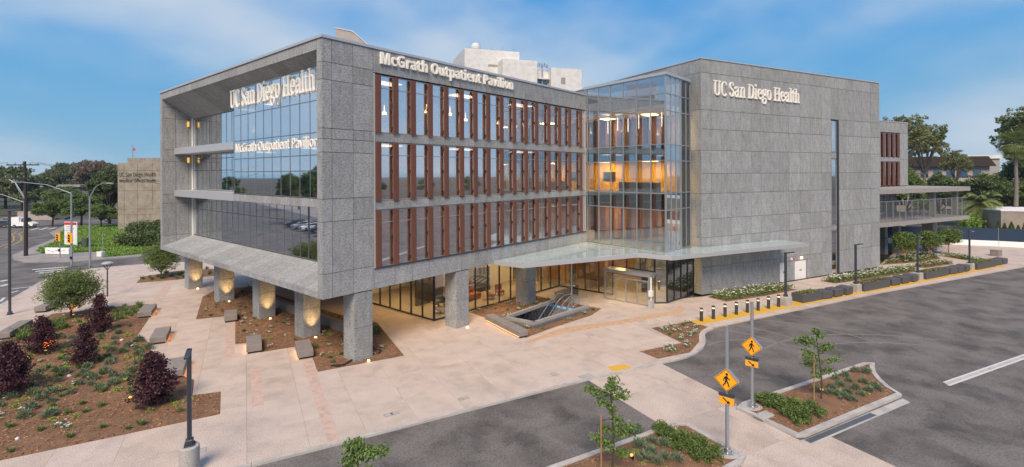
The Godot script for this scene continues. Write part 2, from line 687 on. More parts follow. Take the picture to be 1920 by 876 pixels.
# a row of kerb stones along a line, laid to its left (+) or right (-)
func kerb_row(called: String, line: Array, width: float, y0: float, y1: float, step: float, m: Material, piece := "kerb_stone", parent: Node = null) -> Node3D:
	var root := parent
	if root == null:
		root = Node3D.new()
		root.name = numbered(called)
		add_child(root)
		structure(root)
	var pts := []
	for k in line.size() - 1:
		var a: Vector2 = line[k]
		var b: Vector2 = line[k + 1]
		var cuts := maxi(1, roundi(a.distance_to(b) / step))
		for j in cuts:
			pts.append(a.lerp(b, float(j) / cuts))
	pts.append(line[-1])
	var outer := []
	for k in pts.size():
		var a: Vector2 = pts[maxi(0, k - 1)]
		var b: Vector2 = pts[mini(pts.size() - 1, k + 1)]
		var d := (b - a).normalized()
		outer.append(pts[k] + Vector2(-d.y, d.x) * width)
	for k in pts.size() - 1:
		var d: Vector2 = (pts[k + 1] - pts[k]).normalized() * 0.006
		flat(piece, v2([pts[k] + d, pts[k + 1] - d, outer[k + 1] - d, outer[k] + d]), y0, y1, m, root)
	return root


# soil or mulch in an outline, heaped a little and uneven
func bed_mesh(o: PackedVector2Array, y: float, rise: float, step: float, hole := PackedVector2Array()) -> ArrayMesh:
	var pts := PackedVector2Array()
	var edge := {}
	for k in o.size():
		var a := o[k]
		var b := o[(k + 1) % o.size()]
		var cuts := maxi(1, roundi(a.distance_to(b) / step))
		for j in cuts:
			edge[pts.size()] = true
			pts.append(a.lerp(b, float(j) / cuts))
	for k in hole.size():
		for j in 8:
			edge[pts.size()] = true
			pts.append(hole[k].lerp(hole[(k + 1) % hole.size()], j / 8.0))
	var lo := o[0]
	var hi := o[0]
	for p in o:
		lo = lo.min(p)
		hi = hi.max(p)
	var x := lo.x
	while x < hi.x:
		var z := lo.y
		while z < hi.y:
			var p := Vector2(x + rng.randf_range(-0.3, 0.3) * step, z + rng.randf_range(-0.3, 0.3) * step)
			if Geometry2D.is_point_in_polygon(p, o) and edge_distance(p, o) > step * 0.4 and not (hole.size() and Geometry2D.is_point_in_polygon(p, hole)):
				pts.append(p)
			z += step
		x += step
	var ys := PackedFloat32Array()
	for k in pts.size():
		ys.append(y if edge.has(k) else y + rise * minf(1.0, edge_distance(pts[k], o)) + rng.randf_range(-0.02, 0.03))
	var idx := Geometry2D.triangulate_delaunay(pts)
	var s := Shape.new()
	for k in range(0, idx.size(), 3):
		var a := pts[idx[k]]
		var b := pts[idx[k + 1]]
		var d := pts[idx[k + 2]]
		if not Geometry2D.is_point_in_polygon((a + b + d) / 3.0, o) or (hole.size() and Geometry2D.is_point_in_polygon((a + b + d) / 3.0, hole)):
			continue
		var p := Vector3(a.x, ys[idx[k]], a.y)
		var q := Vector3(b.x, ys[idx[k + 1]], b.y)
		var r := Vector3(d.x, ys[idx[k + 2]], d.y)
		if (r - p).cross(q - p).y < 0.0:
			s.tri(p, r, q)
		else:
			s.tri(p, q, r)
	return s.mesh()


func edge_distance(p: Vector2, o: PackedVector2Array) -> float:
	var best := 1e9
	for k in o.size():
		best = minf(best, p.distance_to(Geometry2D.get_closest_point_to_segment(p, o[k], o[(k + 1) % o.size()])))
	return best


var beds := {}


func bed(key: String, corners: Array, y := -0.01, rise := 0.06, called := "mulch_bed") -> void:
	var o := v2(corners)
	beds[key] = o
	var m := put(called, bed_mesh(o, y, rise, 0.55, pit if key == "stair" else PackedVector2Array()), mats.mulch)
	structure(m)


var kerb_line := []
var pit := PackedVector2Array()


func build_ground() -> void:
	# the wide ground, open where the sunken stair goes down
	var g := Shape.new()
	for q in [[-1600, -1600, 1600, -46], [-1600, -34, 1600, 900], [-1600, -46, -2, -34], [8, -46, 1600, -34]]:
		g.face(Vector3(q[0], -0.3, q[1]), Vector3(q[2], -0.3, q[1]), Vector3(q[2], -0.3, q[3]), Vector3(q[0], -0.3, q[3]), Vector3.UP)
	structure(shape("ground", g, mats.dry_ground))
	pit = v2([local2(front_frame, 13.75, 1.7), local2(front_frame, 14.1, 4.5), local2(front_frame, 20.7, 5.2), local2(front_frame, 20.6, 1.7)])
	var e := Vector2(cos(lead), -sin(lead))
	kerb_line = [Vector2(-7.82, -21.10) - e * 45.0, Vector2(-7.82, -21.10), Vector2(-2.84, -23.85), Vector2(4.28, -27.77), Vector2(5.79, -28.42), Vector2(7.00, -28.95), Vector2(8.19, -29.63), Vector2(9.07, -30.08), Vector2(10.05, -30.50), Vector2(10.80, -30.94), Vector2(11.57, -31.58), Vector2(12.31, -32.44), Vector2(12.80, -33.25), Vector2(13.17, -34.21), Vector2(13.48, -35.12), Vector2(13.95, -35.83), Vector2(14.68, -36.50)]
	var far_end := Vector2(61.55, -59.29) + Vector2(0.9, -0.43) * 60.0
	# driveway asphalt, one sheet in front of the kerb and past the frame
	var drive := []
	drive.append_array(kerb_line)
	drive.append_array([Vector2(35.21, -47.01), Vector2(61.55, -59.29), far_end, far_end + Vector2(60, 40), Vector2(120, 30), Vector2(-40, 30)])
	structure(flat("driveway", v2(drive), -0.28, -0.1, mats.asphalt))
	# planting beds
	bed("west", [Vector2(-20.70, -19.87), Vector2(-17.70, -21.55), Vector2(-14.05, -23.64), Vector2(-15.49, -26.13), Vector2(-16.72, -25.71), Vector2(-17.88, -27.64), Vector2(-19.51, -28.55), Vector2(-22.31, -29.85), Vector2(-24.39, -33.41), Vector2(-26.83, -35.20), Vector2(-29.06, -39.36), Vector2(-32.41, -43.91), Vector2(-34.97, -42.90), Vector2(-36.66, -41.76), Vector2(-38.25, -40.99), Vector2(-36.90, -37.42), Vector2(-35.58, -34.19), Vector2(-33.23, -29.48), Vector2(-22.22, -18.97)])
	bed("columns", [Vector2(-25.18, -39.15), Vector2(-29.25, -46.51), Vector2(-29.52, -48.62), Vector2(-26.59, -50.87), Vector2(-24.10, -48.31), Vector2(-13.06, -39.41), Vector2(-10.48, -38.10), Vector2(-9.80, -36.78), Vector2(-6.86, -31.15), Vector2(-11.35, -28.65), Vector2(-12.90, -31.50), Vector2(-14.42, -32.88), Vector2(-16.31, -31.82), Vector2(-18.04, -33.65), Vector2(-18.78, -33.34), Vector2(-21.94, -38.96), Vector2(-23.21, -40.00)])
	bed("corner", [Vector2(-40.01, -52.37), Vector2(-41.85, -55.65), Vector2(-40.25, -58.96), Vector2(-36.53, -60.19), Vector2(-33.72, -56.06), Vector2(-36.79, -53.88)])
	bed("stair", [Vector2(-3.49, -40.77), Vector2(-0.78, -44.66), Vector2(1.22, -47.00), Vector2(7.53, -41.71), Vector2(6.31, -39.70), Vector2(3.35, -36.98), Vector2(0.88, -34.38), Vector2(-1.95, -38.95)])
	bed("kerb", [Vector2(10.24, -36.50), Vector2(13.72, -38.02), Vector2(14.56, -36.69), Vector2(13.75, -35.83), Vector2(13.25, -35.01), Vector2(12.66, -33.46), Vector2(11.33, -31.49), Vector2(8.97, -30.43), Vector2(8.14, -31.71), Vector2(11.40, -33.27)])
	bed("wing", [Vector2(17.97, -45.49), Vector2(18.99, -43.77), Vector2(23.14, -45.59), Vector2(27.97, -48.22), Vector2(26.31, -49.50), Vector2(22.85, -48.10)])
	bed("wing_end", [Vector2(32.39, -51.95), Vector2(33.24, -50.68), Vector2(39.05, -53.13), Vector2(46.78, -56.72), Vector2(47.27, -58.62), Vector2(42.60, -57.12), Vector2(36.77, -54.00)])
	bed("terrace_a", [Vector2(45.41, -60.71), Vector2(53.01, -67.16), Vector2(58.02, -68.36), Vector2(56.56, -64.97), Vector2(52.56, -62.72)])
	bed("terrace_b", [Vector2(47.69, -59.61), Vector2(54.22, -62.68), Vector2(54.92, -61.19), Vector2(49.08, -58.58)])
	bed("terrace_c", [Vector2(58.00, -67.47), Vector2(60.44, -66.54), Vector2(60.90, -63.28), Vector2(58.96, -61.82)])
	var cut := [pit]
	for k in beds:
		cut.append(beds[k])
	# the aggregate bands and the tan band are set into the paving
	var bands := {
		"a": [Vector2(-22.05, -38.00), Vector2(-21.43, -37.99), Vector2(-17.48, -30.92), Vector2(-18.07, -30.83)], "b": [Vector2(-15.57, -29.21), Vector2(-15.05, -29.36), Vector2(-12.40, -24.54), Vector2(-12.90, -24.32)],
		"c": [Vector2(-13.10, -30.60), Vector2(-12.61, -30.86), Vector2(-7.52, -21.36), Vector2(-7.95, -21.12)], "d": [Vector2(-32.02, -43.37), Vector2(-31.59, -43.36), Vector2(-36.28, -52.55), Vector2(-36.79, -52.31)],
	}
	for k in bands:
		cut.append(v2(bands[k]))
	var tan_band := v2([Vector2(0.86, -33.62), Vector2(3.50, -36.47), Vector2(8.26, -38.38), Vector2(13.34, -40.98), Vector2(14.42, -42.44), Vector2(14.64, -41.76), Vector2(13.69, -40.19), Vector2(8.49, -37.56), Vector2(3.79, -35.49), Vector2(1.11, -33.40)])
	cut.append(tan_band)
	var plate := v2([Vector2(5.58, -29.21), Vector2(6.68, -29.61), Vector2(7.05, -29.03), Vector2(5.81, -28.50)])
	cut.append(plate)
	var paving := ["paving0", "paving1", "paving2", "paving3", "paving4"]
	var front := []
	front.append_array(kerb_line)
	front.append_array([Vector2(17.65, -45.69), Vector2(13.89, -44.41), Vector2(9.62, -47.05), Vector2(6.23, -50.48), Vector2(2.60, -48.92), Vector2(-3.78, -43.08), Vector2(-6.54, -39.16), Vector2(-12.73, -45.05), Vector2(-13.25, -40.00), Vector2(-24.32, -48.75), Vector2(-26.59, -50.87), Vector2(-29.25, -46.51), Vector2(-25.18, -39.15), Vector2(-29.27, -39.65), Vector2(-32.41, -43.91), Vector2(-36.90, -37.42), Vector2(-35.58, -34.19), Vector2(-33.60, -28.70)])
	pave("plaza", "paving_slab", v2(front), cut, 2.35, 3.1, lead, -0.27, 0.0, paving)
	var back := [Vector2(-36.90, -37.42), Vector2(-35.58, -34.19), Vector2(-33.60, -28.70), Vector2(-30.92, -22.63), Vector2(-34.61, -24.75), Vector2(-39.31, -32.68), Vector2(-45.53, -43.77), Vector2(-52.51, -55.59), Vector2(-51.91, -60.88), Vector2(-47.09, -64.01), Vector2(-38.24, -65.34), Vector2(-28.76, -66.31), Vector2(-21.25, -61.21), Vector2(-12.66, -44.30), Vector2(-13.25, -40.00), Vector2(-24.32, -48.75), Vector2(-26.59, -50.87), Vector2(-29.25, -46.51), Vector2(-25.18, -39.15), Vector2(-29.27, -39.65), Vector2(-32.41, -43.91)]
	pave("plaza", "paving_slab", v2(back), cut, 3.4, 4.2, lead, -0.27, 0.0, paving)
	var walk := [Vector2(14.68, -36.50), Vector2(35.21, -47.01), Vector2(61.55, -59.29), Vector2(88.52, -71.79), Vector2(88.82, -78.96), Vector2(70.62, -77.74), Vector2(59.82, -75.79), Vector2(42.45, -57.75), Vector2(35.58, -54.88), Vector2(25.97, -50.10), Vector2(17.65, -45.69)]
	var strip := v2([local2(wing_frame, -7.3, 5.35), local2(wing_frame, 44.0, 5.75), local2(wing_frame, 44.0, 6.85), local2(wing_frame, -7.3, 6.45)])
	cut.append(strip)
	pave("sidewalk", "paving_slab", v2(walk), cut, 2.6, 3.0, deg_to_rad(26.7), -0.27, 0.0, paving)
	for k in bands:
		structure(flat("aggregate_band", v2(bands[k]), -0.27, 0.002, mats.aggregate))
	structure(flat("paver_band", tan_band, -0.27, 0.003, mats.tan_band))
	structure(tactile_plate("tactile_plate", plate, 0.003))
	structure(tactile_plate("tactile_strip", strip, 0.002))
	# kerb along the plaza
	var stones := kerb_line.duplicate()
	kerb_row("kerb", stones, 0.2, -0.27, 0.006, 3.0, mats.kerb)
	# concrete crossing over the driveway, level with the asphalt
	var crossing := v2([Vector2(4.24, -27.51), Vector2(6.98, -28.89), Vector2(9.02, -29.92), Vector2(11.20, -25.23), Vector2(11.11, -23.88), Vector2(12.39, -21.29), Vector2(13.88, -21.63), Vector2(15.12, -19.20), Vector2(15.87, -17.73), Vector2(10.51, -12.20), Vector2(5.77, -12.22), Vector2(9.04, -19.53), Vector2(7.30, -22.50), Vector2(6.81, -22.65)])
	pave("crossing", "paving_slab", crossing, [], 2.9, 3.3, lead, -0.2, -0.094, paving)
	# pale strip between two painted lines on the driveway
	var strip_d: Vector2 = (Vector2(32.93, -31.41) - Vector2(23.68, -27.07)).normalized() * 9.0
	structure(flat("concrete_strip", v2([Vector2(23.68, -27.07), Vector2(32.93, -31.41) + strip_d, Vector2(32.76, -31.00) + strip_d, Vector2(23.61, -26.69)]), -0.1, -0.098, mats.kerb))
	for a in [[Vector2(23.68, -27.07), Vector2(32.93, -31.41)], [Vector2(23.61, -26.69), Vector2(32.76, -31.00)]]:
		var d: Vector2 = (a[1] - a[0]).normalized()
		var nn := Vector2(-d.y, d.x) * 0.06
		var b: Vector2 = a[1] + d * 9.0
		structure(flat("lane_line", v2([a[0] - nn, b - nn, b + nn, a[0] + nn]), -0.1, -0.096, mats.line_paint))


func tyre_marks() -> void:
	var sets := [[Vector2(13.2, -31.6), 5.2, 0.2, 1.9], [Vector2(13.2, -31.6), 6.9, 0.1, 1.8], [Vector2(15.8, -30.0), 4.1, 0.6, 2.3], [Vector2(16.6, -30.6), 8.6, 0.3, 1.2], [Vector2(24.0, -24.0), 9.5, 1.2, 2.2], [Vector2(24.0, -24.0), 11.2, 1.1, 2.3]]
	for q in sets:
		var o := PackedVector2Array()
		var w := 0.07
		for s in [1.0, -1.0]:
			for k in 25:
				var t: float = lerpf(q[2], q[3], (k if s > 0.0 else 24 - k) / 24.0)
				o.append(q[0] + Vector2(cos(t), -sin(t)) * (q[1] + s * w))
		structure(flat("tyre_mark", o, -0.1, -0.0975, mats.dust))


func tactile_plate(called: String, o: PackedVector2Array, y: float) -> MeshInstance3D:
	var s := Shape.new()
	s.prism(o, -0.27, y)
	return shape(called, s, mats.tactile)


# ---------- facades ----------
# concrete panels on a wall plane: ux runs along the wall, xs and ys are the joints; cells inside a rectangle of skip are left out
func panels(parent: Node, o: Vector3, ux: Vector3, normal: Vector3, xs: Array, ys: Array, skip := [], called := "concrete_panel", kinds := 5) -> void:
	var turn := Basis(ux, Vector3.UP, normal)
	for i in xs.size() - 1:
		for j in ys.size() - 1:
			var c := Vector2((xs[i] + xs[i + 1]) * 0.5, (ys[j] + ys[j + 1]) * 0.5)
			var out := false
			for r in skip:
				if c.x > r[0] and c.x < r[1] and c.y > r[2] and c.y < r[3]:
					out = true
			if out:
				continue
			block(called, o + ux * c.x + Vector3.UP * c.y + normal * (0.04 + rng.randf_range(-0.002, 0.002)), Vector3(xs[i + 1] - xs[i] - 0.03, ys[j + 1] - ys[j] - 0.03, 0.08), mats["panel%d" % (rng.randi() % kinds)], parent, turn)


# lettering: one mesh a letter, all children of one sign; returns nothing
func lettering(called: String, label: String, text: String, face: String, cap: float, width: float, at: Transform3D, depth: float, m: Material, bold := true) -> void:
	var root := thing(called, label, "sign", at)
	var font := SystemFont.new()
	font.font_names = PackedStringArray([face])
	font.font_weight = 700 if bold else 400
	var size := 64
	var total := font.get_string_size(text, HORIZONTAL_ALIGNMENT_LEFT, -1, size).x
	var px := cap / (size * 0.714)
	var squeeze := width / (total * px)
	for k in text.length():
		var ch := text[k]
		if ch == " ":
			continue
		var x := font.get_string_size(text.substr(0, k), HORIZONTAL_ALIGNMENT_LEFT, -1, size).x * px * squeeze
		var t := TextMesh.new()
		t.text = ch
		t.font = font
		t.font_size = size
		t.pixel_size = px
		t.depth = depth
		t.curve_step = 2.0
		t.horizontal_alignment = HORIZONTAL_ALIGNMENT_LEFT
		t.vertical_alignment = VERTICAL_ALIGNMENT_BOTTOM
		var o := put("letter", t, m, root)
		o.transform = Transform3D(Basis.from_scale(Vector3(squeeze, 1, 1)), Vector3(x, -font.get_descent(size) * px, 0))


var fin_x := [3.71, 5.06, 6.5, 8.0, 9.5, 11.05, 12.52, 13.97, 15.57, 17.2, 18.79, 20.31, 22.18, 23.9, 25.63, 27.65]


func warm_room(parent: Node, a: Vector3, b: Vector3, energy: float, color: Color, fitting: Material) -> void:
	# a ceiling lamp panel and its light, centred in a room given by two corners
	var c := (a + b) * 0.5
	var sx := minf(2.4, absf(b.x - a.x) * 0.4)
	var sz := minf(1.2, absf(b.z - a.z) * 0.4)
	var top := maxf(a.y, b.y)
	block("ceiling_lamp", Vector3(c.x, top - 0.04, c.z), Vector3(sx, 0.06, sz), fitting, parent)
	area_lamp(Vector3(c.x, top - 0.09, c.z), Vector2(sx, sz), energy, color, parent)


func build_pavilion() -> void:
	var b := thing("pavilion_building", "grey concrete pavilion raised on square columns, brown fins over three rows of windows", "building", front_frame)
	var yb := 4.24
	var yt := 19.56
	var rows := [[14.13, 17.82], [9.8, 13.52], [5.55, 9.2]]
	var wx1 := 28.6
	# --- backing walls of the front, behind the panels ---
	var jm: Material = mats.joint
	span("wall", Vector3(0.05, yb + 0.02, -0.35), Vector3(3.5, yt - 0.15, -0.09), jm, b)
	span("wall", Vector3(3.5, 17.86, -0.35), Vector3(28.9, yt - 0.15, -0.09), jm, b)
	span("wall", Vector3(3.5, 13.56, -0.35), Vector3(28.9, 14.09, -0.09), jm, b)
	span("wall", Vector3(3.5, 9.24, -0.35), Vector3(28.9, 9.76, -0.09), jm, b)
	span("wall", Vector3(3.5, yb + 0.02, -0.35), Vector3(28.9, 5.51, -0.09), jm, b)
	var o := Vector3(0, 0, -0.085)
	panels(b, o, Vector3.RIGHT, Vector3.BACK, [0.0, 0.62, 2.02, 3.45], [yb, 5.7, 8.72, 10.05, 12.78, 13.55, 14.17, 17.0, 18.02, yt - 0.15])
	var fx := [3.45]
	for k in range(1, fin_x.size()):
		fx.append(fin_x[k] + 0.0)
	fx.append(28.85)
	panels(b, o, Vector3.RIGHT, Vector3.BACK, fx, [17.9, yt - 0.15])
	panels(b, o, Vector3.RIGHT, Vector3.BACK, fx, [13.54, 14.11])
	panels(b, o, Vector3.RIGHT, Vector3.BACK, fx, [9.22, 9.78])
	panels(b, o, Vector3.RIGHT, Vector3.BACK, fx, [yb, 5.52])
	# metal trim round the window field and coping on the roof edge
	span("window_trim", Vector3(3.46, 5.5, -0.2), Vector3(3.54, 17.86, 0.05), mats.cap_metal, b)
	span("window_trim", Vector3(3.46, 5.5, -0.2), Vector3(28.8, 5.545, 0.07), mats.dark_frame, b)
	span("window_trim", Vector3(28.6, 5.56, -0.2), Vector3(28.68, 17.86, 0.03), mats.cap_metal, b)
	span("coping", Vector3(-0.06, yt - 0.16, -0.6), Vector3(28.9, yt, 0.06), mats.cap_metal, b)
	span("coping", Vector3(-0.07, yt - 0.158, -30.5), Vector3(0.6, yt - 0.002, -0.6), mats.cap_metal, b)
	# --- windows and fins of the three rows ---
	for r in rows.size():
		var y0: float = rows[r][0]
		var y1: float = rows[r][1]
		for k in fin_x.size():
			var x0: float = fin_x[k]
			var x1: float = fin_x[k + 1] if k + 1 < fin_x.size() else wx1
			var f := Shape.new()
			var ty := y1 - 0.82
			for fr in [[x0, y0, x0 + 0.05, y1], [x1 - 0.05, y0, x1, y1]]:
				f.box(Vector3((fr[0] + fr[2]) * 0.5, (fr[1] + fr[3]) * 0.5, -0.14), Vector3(0.045, y1 - y0, 0.1))
			for fy in [y0 + 0.03, ty, y1 - 0.03]:
				f.box(Vector3((x0 + x1) * 0.5, fy, -0.14), Vector3(x1 - x0 - 0.1, 0.05, 0.09))
			var w := shape("window", f, mats.frame_metal, b)
			span("pane", Vector3(x0 + 0.05, y0 + 0.05, -0.145), Vector3(x1 - 0.05, ty - 0.02, -0.135), mats.pane_front, w)
			span("pane", Vector3(x0 + 0.05, ty + 0.02, -0.145), Vector3(x1 - 0.05, y1 - 0.05, -0.135), mats.pane_front, w)
			# roller blinds drawn part of the way behind many panes
			var drawn: float = [0.28 if k % 4 == 2 else 0.0, 0.36, 0.62][r] + rng.randf_range(-0.06, 0.06)
			if r == 1 and k % 3 == 1:
				drawn = 0.2
			if r == 2 and k % 6 == 5:
				drawn = 0.25
			if drawn > 0.1:
				span("blind", Vector3(x0 + 0.07, y0 + 0.05, -0.22), Vector3(x1 - 0.07, y0 + 0.05 + (y1 - y0) * drawn, -0.208), mats.blind, w)
			var s := Shape.new()
			s.chamfer(Vector3(x0 + 0.05, (y0 + y1) * 0.5 - 0.02, 0.055), Vector3(0.42, y1 - y0 - 0.02, 0.12), 0.012)
			var fin := shape("fin", s, mats.fin_red if (k + r) % 3 else mats.fin_red_b, b)
			var br := Shape.new()
			for by in [y0 + 0.35, (y0 + y1) * 0.5, y1 - 0.3]:
				br.box(Vector3(x0 - 0.13, by, -0.04), Vector3(0.07, 0.2, 0.1))
			shape("bracket", br, mats.bracket, fin)
	# --- left end: frame, sloping soffit and sill, recessed glass and the bay that carries the signs ---
	var zr := -29.93      # far reveal
	var ze := -30.52      # far end
	span("wall", Vector3(0.09, yb + 0.02, -0.55), Vector3(2.9, yt - 0.17, -0.35), jm, b)
	span("wall", Vector3(0.09, yb + 0.02, ze + 0.02), Vector3(2.9, yt - 0.17, zr - 0.09), jm, b)
	span("wall", Vector3(0.09, 18.9, zr - 0.09), Vector3(0.6, yt - 0.17, -0.55), jm, b)
	var lo := Vector3(0.085, 0, 0)
	var ends := [yb, 5.7, 8.72, 10.05, 12.78, 13.55, 14.17, 17.0, 18.02, yt - 0.16]
	panels(b, lo, Vector3.BACK, Vector3.LEFT, [-0.6, -0.01], ends)
	panels(b, lo, Vector3.BACK, Vector3.LEFT, [ze, zr], ends)
	var zs := []
	for k in 19:
		zs.append(lerpf(zr, -0.6, k / 18.0))
	panels(b, lo, Vector3.BACK, Vector3.LEFT, zs, [18.76, yt - 0.16])
	panels(b, lo, Vector3.BACK, Vector3.LEFT, zs, [yb, 4.64])
	# reveals
	panels(b, Vector3(0, 0, zr - 0.085), Vector3.RIGHT, Vector3.BACK, [0.02, 1.15, 2.25, 2.65], [4.3, 5.6, 8.72, 9.6, 12.78, 14.0, 17.0, 18.1, 19.2])
	panels(b, Vector3(0, 0, -0.515), Vector3.LEFT, Vector3.FORWARD, [-2.65, -1.3, -0.02], [4.3, 5.7, 8.72, 10.05, 12.78, 14.17, 17.0, 18.02, 19.2])
	# slanted soffit and sill planks
	for k in 18:
		var za: float = zs[k] + 0.012
		var zb: float = zs[k + 1] - 0.012
		for e in [[Vector2(0.09, 18.76), Vector2(2.65, 17.1), 0.12], [Vector2(0.09, 4.63), Vector2(2.65, 5.45), -0.12]]:
			var s := Shape.new()
			var p: Vector2 = e[0]
			var q: Vector2 = e[1]
			s.extrude(v2([p, q, q + Vector2(0, e[2]), p + Vector2(0, e[2])]), za, zb)
			shape("soffit_panel" if e[2] > 0.0 else "sill_panel", s, mats["panel%d" % (rng.randi() % 5)], b)
	span("slab", Vector3(0.15, 4.25, zr), Vector3(2.9, 4.42, -0.6), jm, b)
	var gm: Material = mats.pane_left
	# back glazing: three storeys; the bay covers the upper two on the near half
	left_glass(b, 2.65, zr + 0.12, -0.62, 5.5, 9.39, [8.1], 24, gm)
	left_glass(b, 2.65, zr + 0.12, -15.3, 9.99, 13.5, [13.0, 11.9], 12, gm)
	left_glass(b, 2.65, zr + 0.12, -15.3, 14.1, 17.08, [], 12, gm)
	left_glass(b, 1.0, -15.3, -0.62, 9.99, 18.15, [16.1, 14.1, 12.7, 11.7], 11, gm)
	span("pane", Vector3(1.04, 10.0, -15.33), Vector3(2.6, 18.1, -15.31), mats.pane_dark, b)
	span("corner_post", Vector3(2.5, 5.4, zr + 0.005), Vector3(2.62, 17.15, zr + 0.13), mats.white_paint, b)
	span("beam", Vector3(1.0, 13.5, zr + 0.005), Vector3(2.7, 14.1, -15.36), mats.cap_metal, b)
	span("beam", Vector3(1.0, 9.39, zr + 0.005), Vector3(2.7, 9.99, -15.5), mats.cap_metal, b)
	span("beam", Vector3(1.06, 9.39, -15.5), Vector3(2.7, 9.985, -0.62), jm, b)
	var bz := []
	for k in 12:
		bz.append(lerpf(-15.48, -0.62, k / 11.0))
	panels(b, Vector3(1.06, 0, 0), Vector3.BACK, Vector3.LEFT, bz, [9.4, 9.97])
	span("bay_head", Vector3(0.96, 18.1, -15.5), Vector3(2.6, 18.3, -0.62), mats.cap_metal, b)
	for y in [16.55, 12.95]:
		block("sconce", Vector3(2.2, y, zr + 0.07), Vector3(0.16, 0.5, 0.1), mats.lamp_amber, b)
	# --- floors, roof and rooms ---
	span("roof", Vector3(0.62, 18.95, ze + 0.05), Vector3(32.0, 19.3, -0.4), mats.smooth_concrete, b)
	span("floor_slab", Vector3(2.72, 13.62, ze + 0.05), Vector3(31.0, 14.0, -0.37), mats.room_wall, b)
	span("floor_slab", Vector3(2.72, 9.3, ze + 0.05), Vector3(31.0, 9.7, -0.37), mats.room_wall, b)
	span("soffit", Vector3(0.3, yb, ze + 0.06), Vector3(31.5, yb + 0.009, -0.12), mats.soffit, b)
	span("floor_slab", Vector3(2.92, yb + 0.01, ze + 0.06), Vector3(31.0, 5.4, -0.37), mats.room_floor, b)
	span("wall", Vector3(29.0, 5.4, -29.0), Vector3(29.2, 18.9, -0.36), mats.room_wall, b)
	span("wall", Vector3(0.1, yb + 0.02, ze + 0.02), Vector3(31.5, yt - 0.2, ze + 0.04), mats["panel1"], b)
	for y in [[5.4, 9.3], [9.7, 13.62], [14.0, 18.95]]:
		span("partition", Vector3(8.6, y[0] + 0.002, -7.2), Vector3(28.98, y[1] - 0.002, -7.0), mats.room_wall, b)
		span("partition", Vector3(8.4, y[0] + 0.002, -29.8), Vector3(8.6, y[1] - 0.002, -7.2), mats.room_grey, b)
		span("curtain", Vector3(3.2, y[0] + 0.05, -27.6), Vector3(3.28, y[1] - 0.25, -29.7), mats.room_grey, b)
	var warm := Color(1.0, 0.75, 0.48)
	for y in [9.28, 13.6, 18.2]:
		for x in [7.0, 15.0, 23.0]:
			warm_room(b, Vector3(x - 3, y - 3, -6.5), Vector3(x + 3, y, -1.2), 4.0, warm, mats.lamp_white)
		for z in [-11.0, -21.0]:
			warm_room(b, Vector3(3.2, y - 3, z - 3), Vector3(8.0, y, z + 3), 2.0, warm, mats.lamp_white)
	for k in 9:
		var s := Shape.new()
		s.lathe([Vector2(0.02, 0.7), Vector2(0.03, 0.25), Vector2(0.16, 0.16), Vector2(0.18, 0.0), Vector2(0.0, 0.0)], Vector3.ZERO, 12)
		var p := shape("pendant_lamp", s, mats.lamp_warm, b)
		p.position = Vector3(4.6 + k * 2.6 + rng.randf_range(-0.5, 0.5), 16.0 + rng.randf_range(-0.3, 0.3), -2.2 - rng.randf() * 2.0)
	# --- columns ---
	var spots := [[2.2, -29.86], [2.2, -21.89], [2.2, -13.65], [2.2, -6.6], [2.08, 0.0], [10.57, 0.0], [18.96, 0.0]]
	for k in spots.size():
		var x: float = spots[k][0]
		var z: float = spots[k][1] - 0.02
		var w := 1.25
		var c := span("column", Vector3(x + 0.03, -0.1, z - w + 0.03), Vector3(x + w - 0.03, yb - 0.002, z - 0.03), jm, b)
		for y in [[0.0, 2.05], [2.05, 4.2]]:
			for d in 4:
				var n := Vector3(cos(d * PI / 2), 0, sin(d * PI / 2))
				var p := block("concrete_panel", Vector3(x + w / 2, (y[0] + y[1]) * 0.5, z - w / 2) + n * (w / 2 - 0.02), Vector3(w - 0.006 if absf(n.z) > 0.5 else 0.05, y[1] - y[0] - 0.025, w - 0.105 if absf(n.x) > 0.5 else 0.05), mats["panel%d" % ((k + d) % 5)], b)
				p.name = "column_panel" if d == 0 and y[0] == 0.0 else p.name
		if k < 6:
			# recessed ground lamp shining up the face that looks to the plaza
			var l := Shape.new()
			l.lathe([Vector2(0.0, 0.06), Vector2(0.07, 0.06), Vector2(0.08, 0.0)], Vector3.ZERO, 12)
			var lamp := shape("uplight", l, mats.lamp_warm, b)
			lamp.position = Vector3(x + w * 0.5, 0.06, z + 0.5)
			if k < 4:
				spot_lamp(lamp.position + Vector3(0, 0.08, 0), Vector3(0.0, 1.0, -0.14), 33.0, 9.0, Color(1.0, 0.78, 0.48), b, 0.03)
	# pale wall behind the sheltered bed
	span("low_wall", Vector3(4.6, -0.1, -20.0), Vector3(5.0, 0.75, -4.6), mats.bench_concrete, b)
	# --- signs ---
	lettering("building_sign", "raised cream sans-serif lettering along the top of the finned concrete facade", "McGrath Outpatient Pavilion", "Droid Sans", 0.74, 13.25, front_frame * Transform3D(Basis(), Vector3(3.85, 18.52, 0.07)), 0.16, mats.letter_face)
	var side := Basis(Vector3.BACK, Vector3.UP, Vector3.LEFT)
	lettering("building_sign", "large cream serif lettering standing before the mirrored end windows under the soffit", "UC San Diego Health", "Droid Serif", 1.34, 13.2, front_frame * Transform3D(side, Vector3(0.78, 16.7, -15.4)), 0.09, mats.letter_face, false)
	lettering("building_sign", "white condensed lettering on the end windows below the large serif sign", "McGrath Outpatient Pavilion", "Droid Sans", 0.66, 12.75, front_frame * Transform3D(side, Vector3(0.93, 13.22, -14.85)), 0.06, mats.letter_face, false)
	# plant room on the roof
	var ph := thing("roof_plant_room", "beige sloped plant room standing on the pavilion roof", "plant room", Transform3D(Basis(Vector3.UP, 0.12), Vector3(-15.5, 19.3, -43.5)))
	var ps := Shape.new()
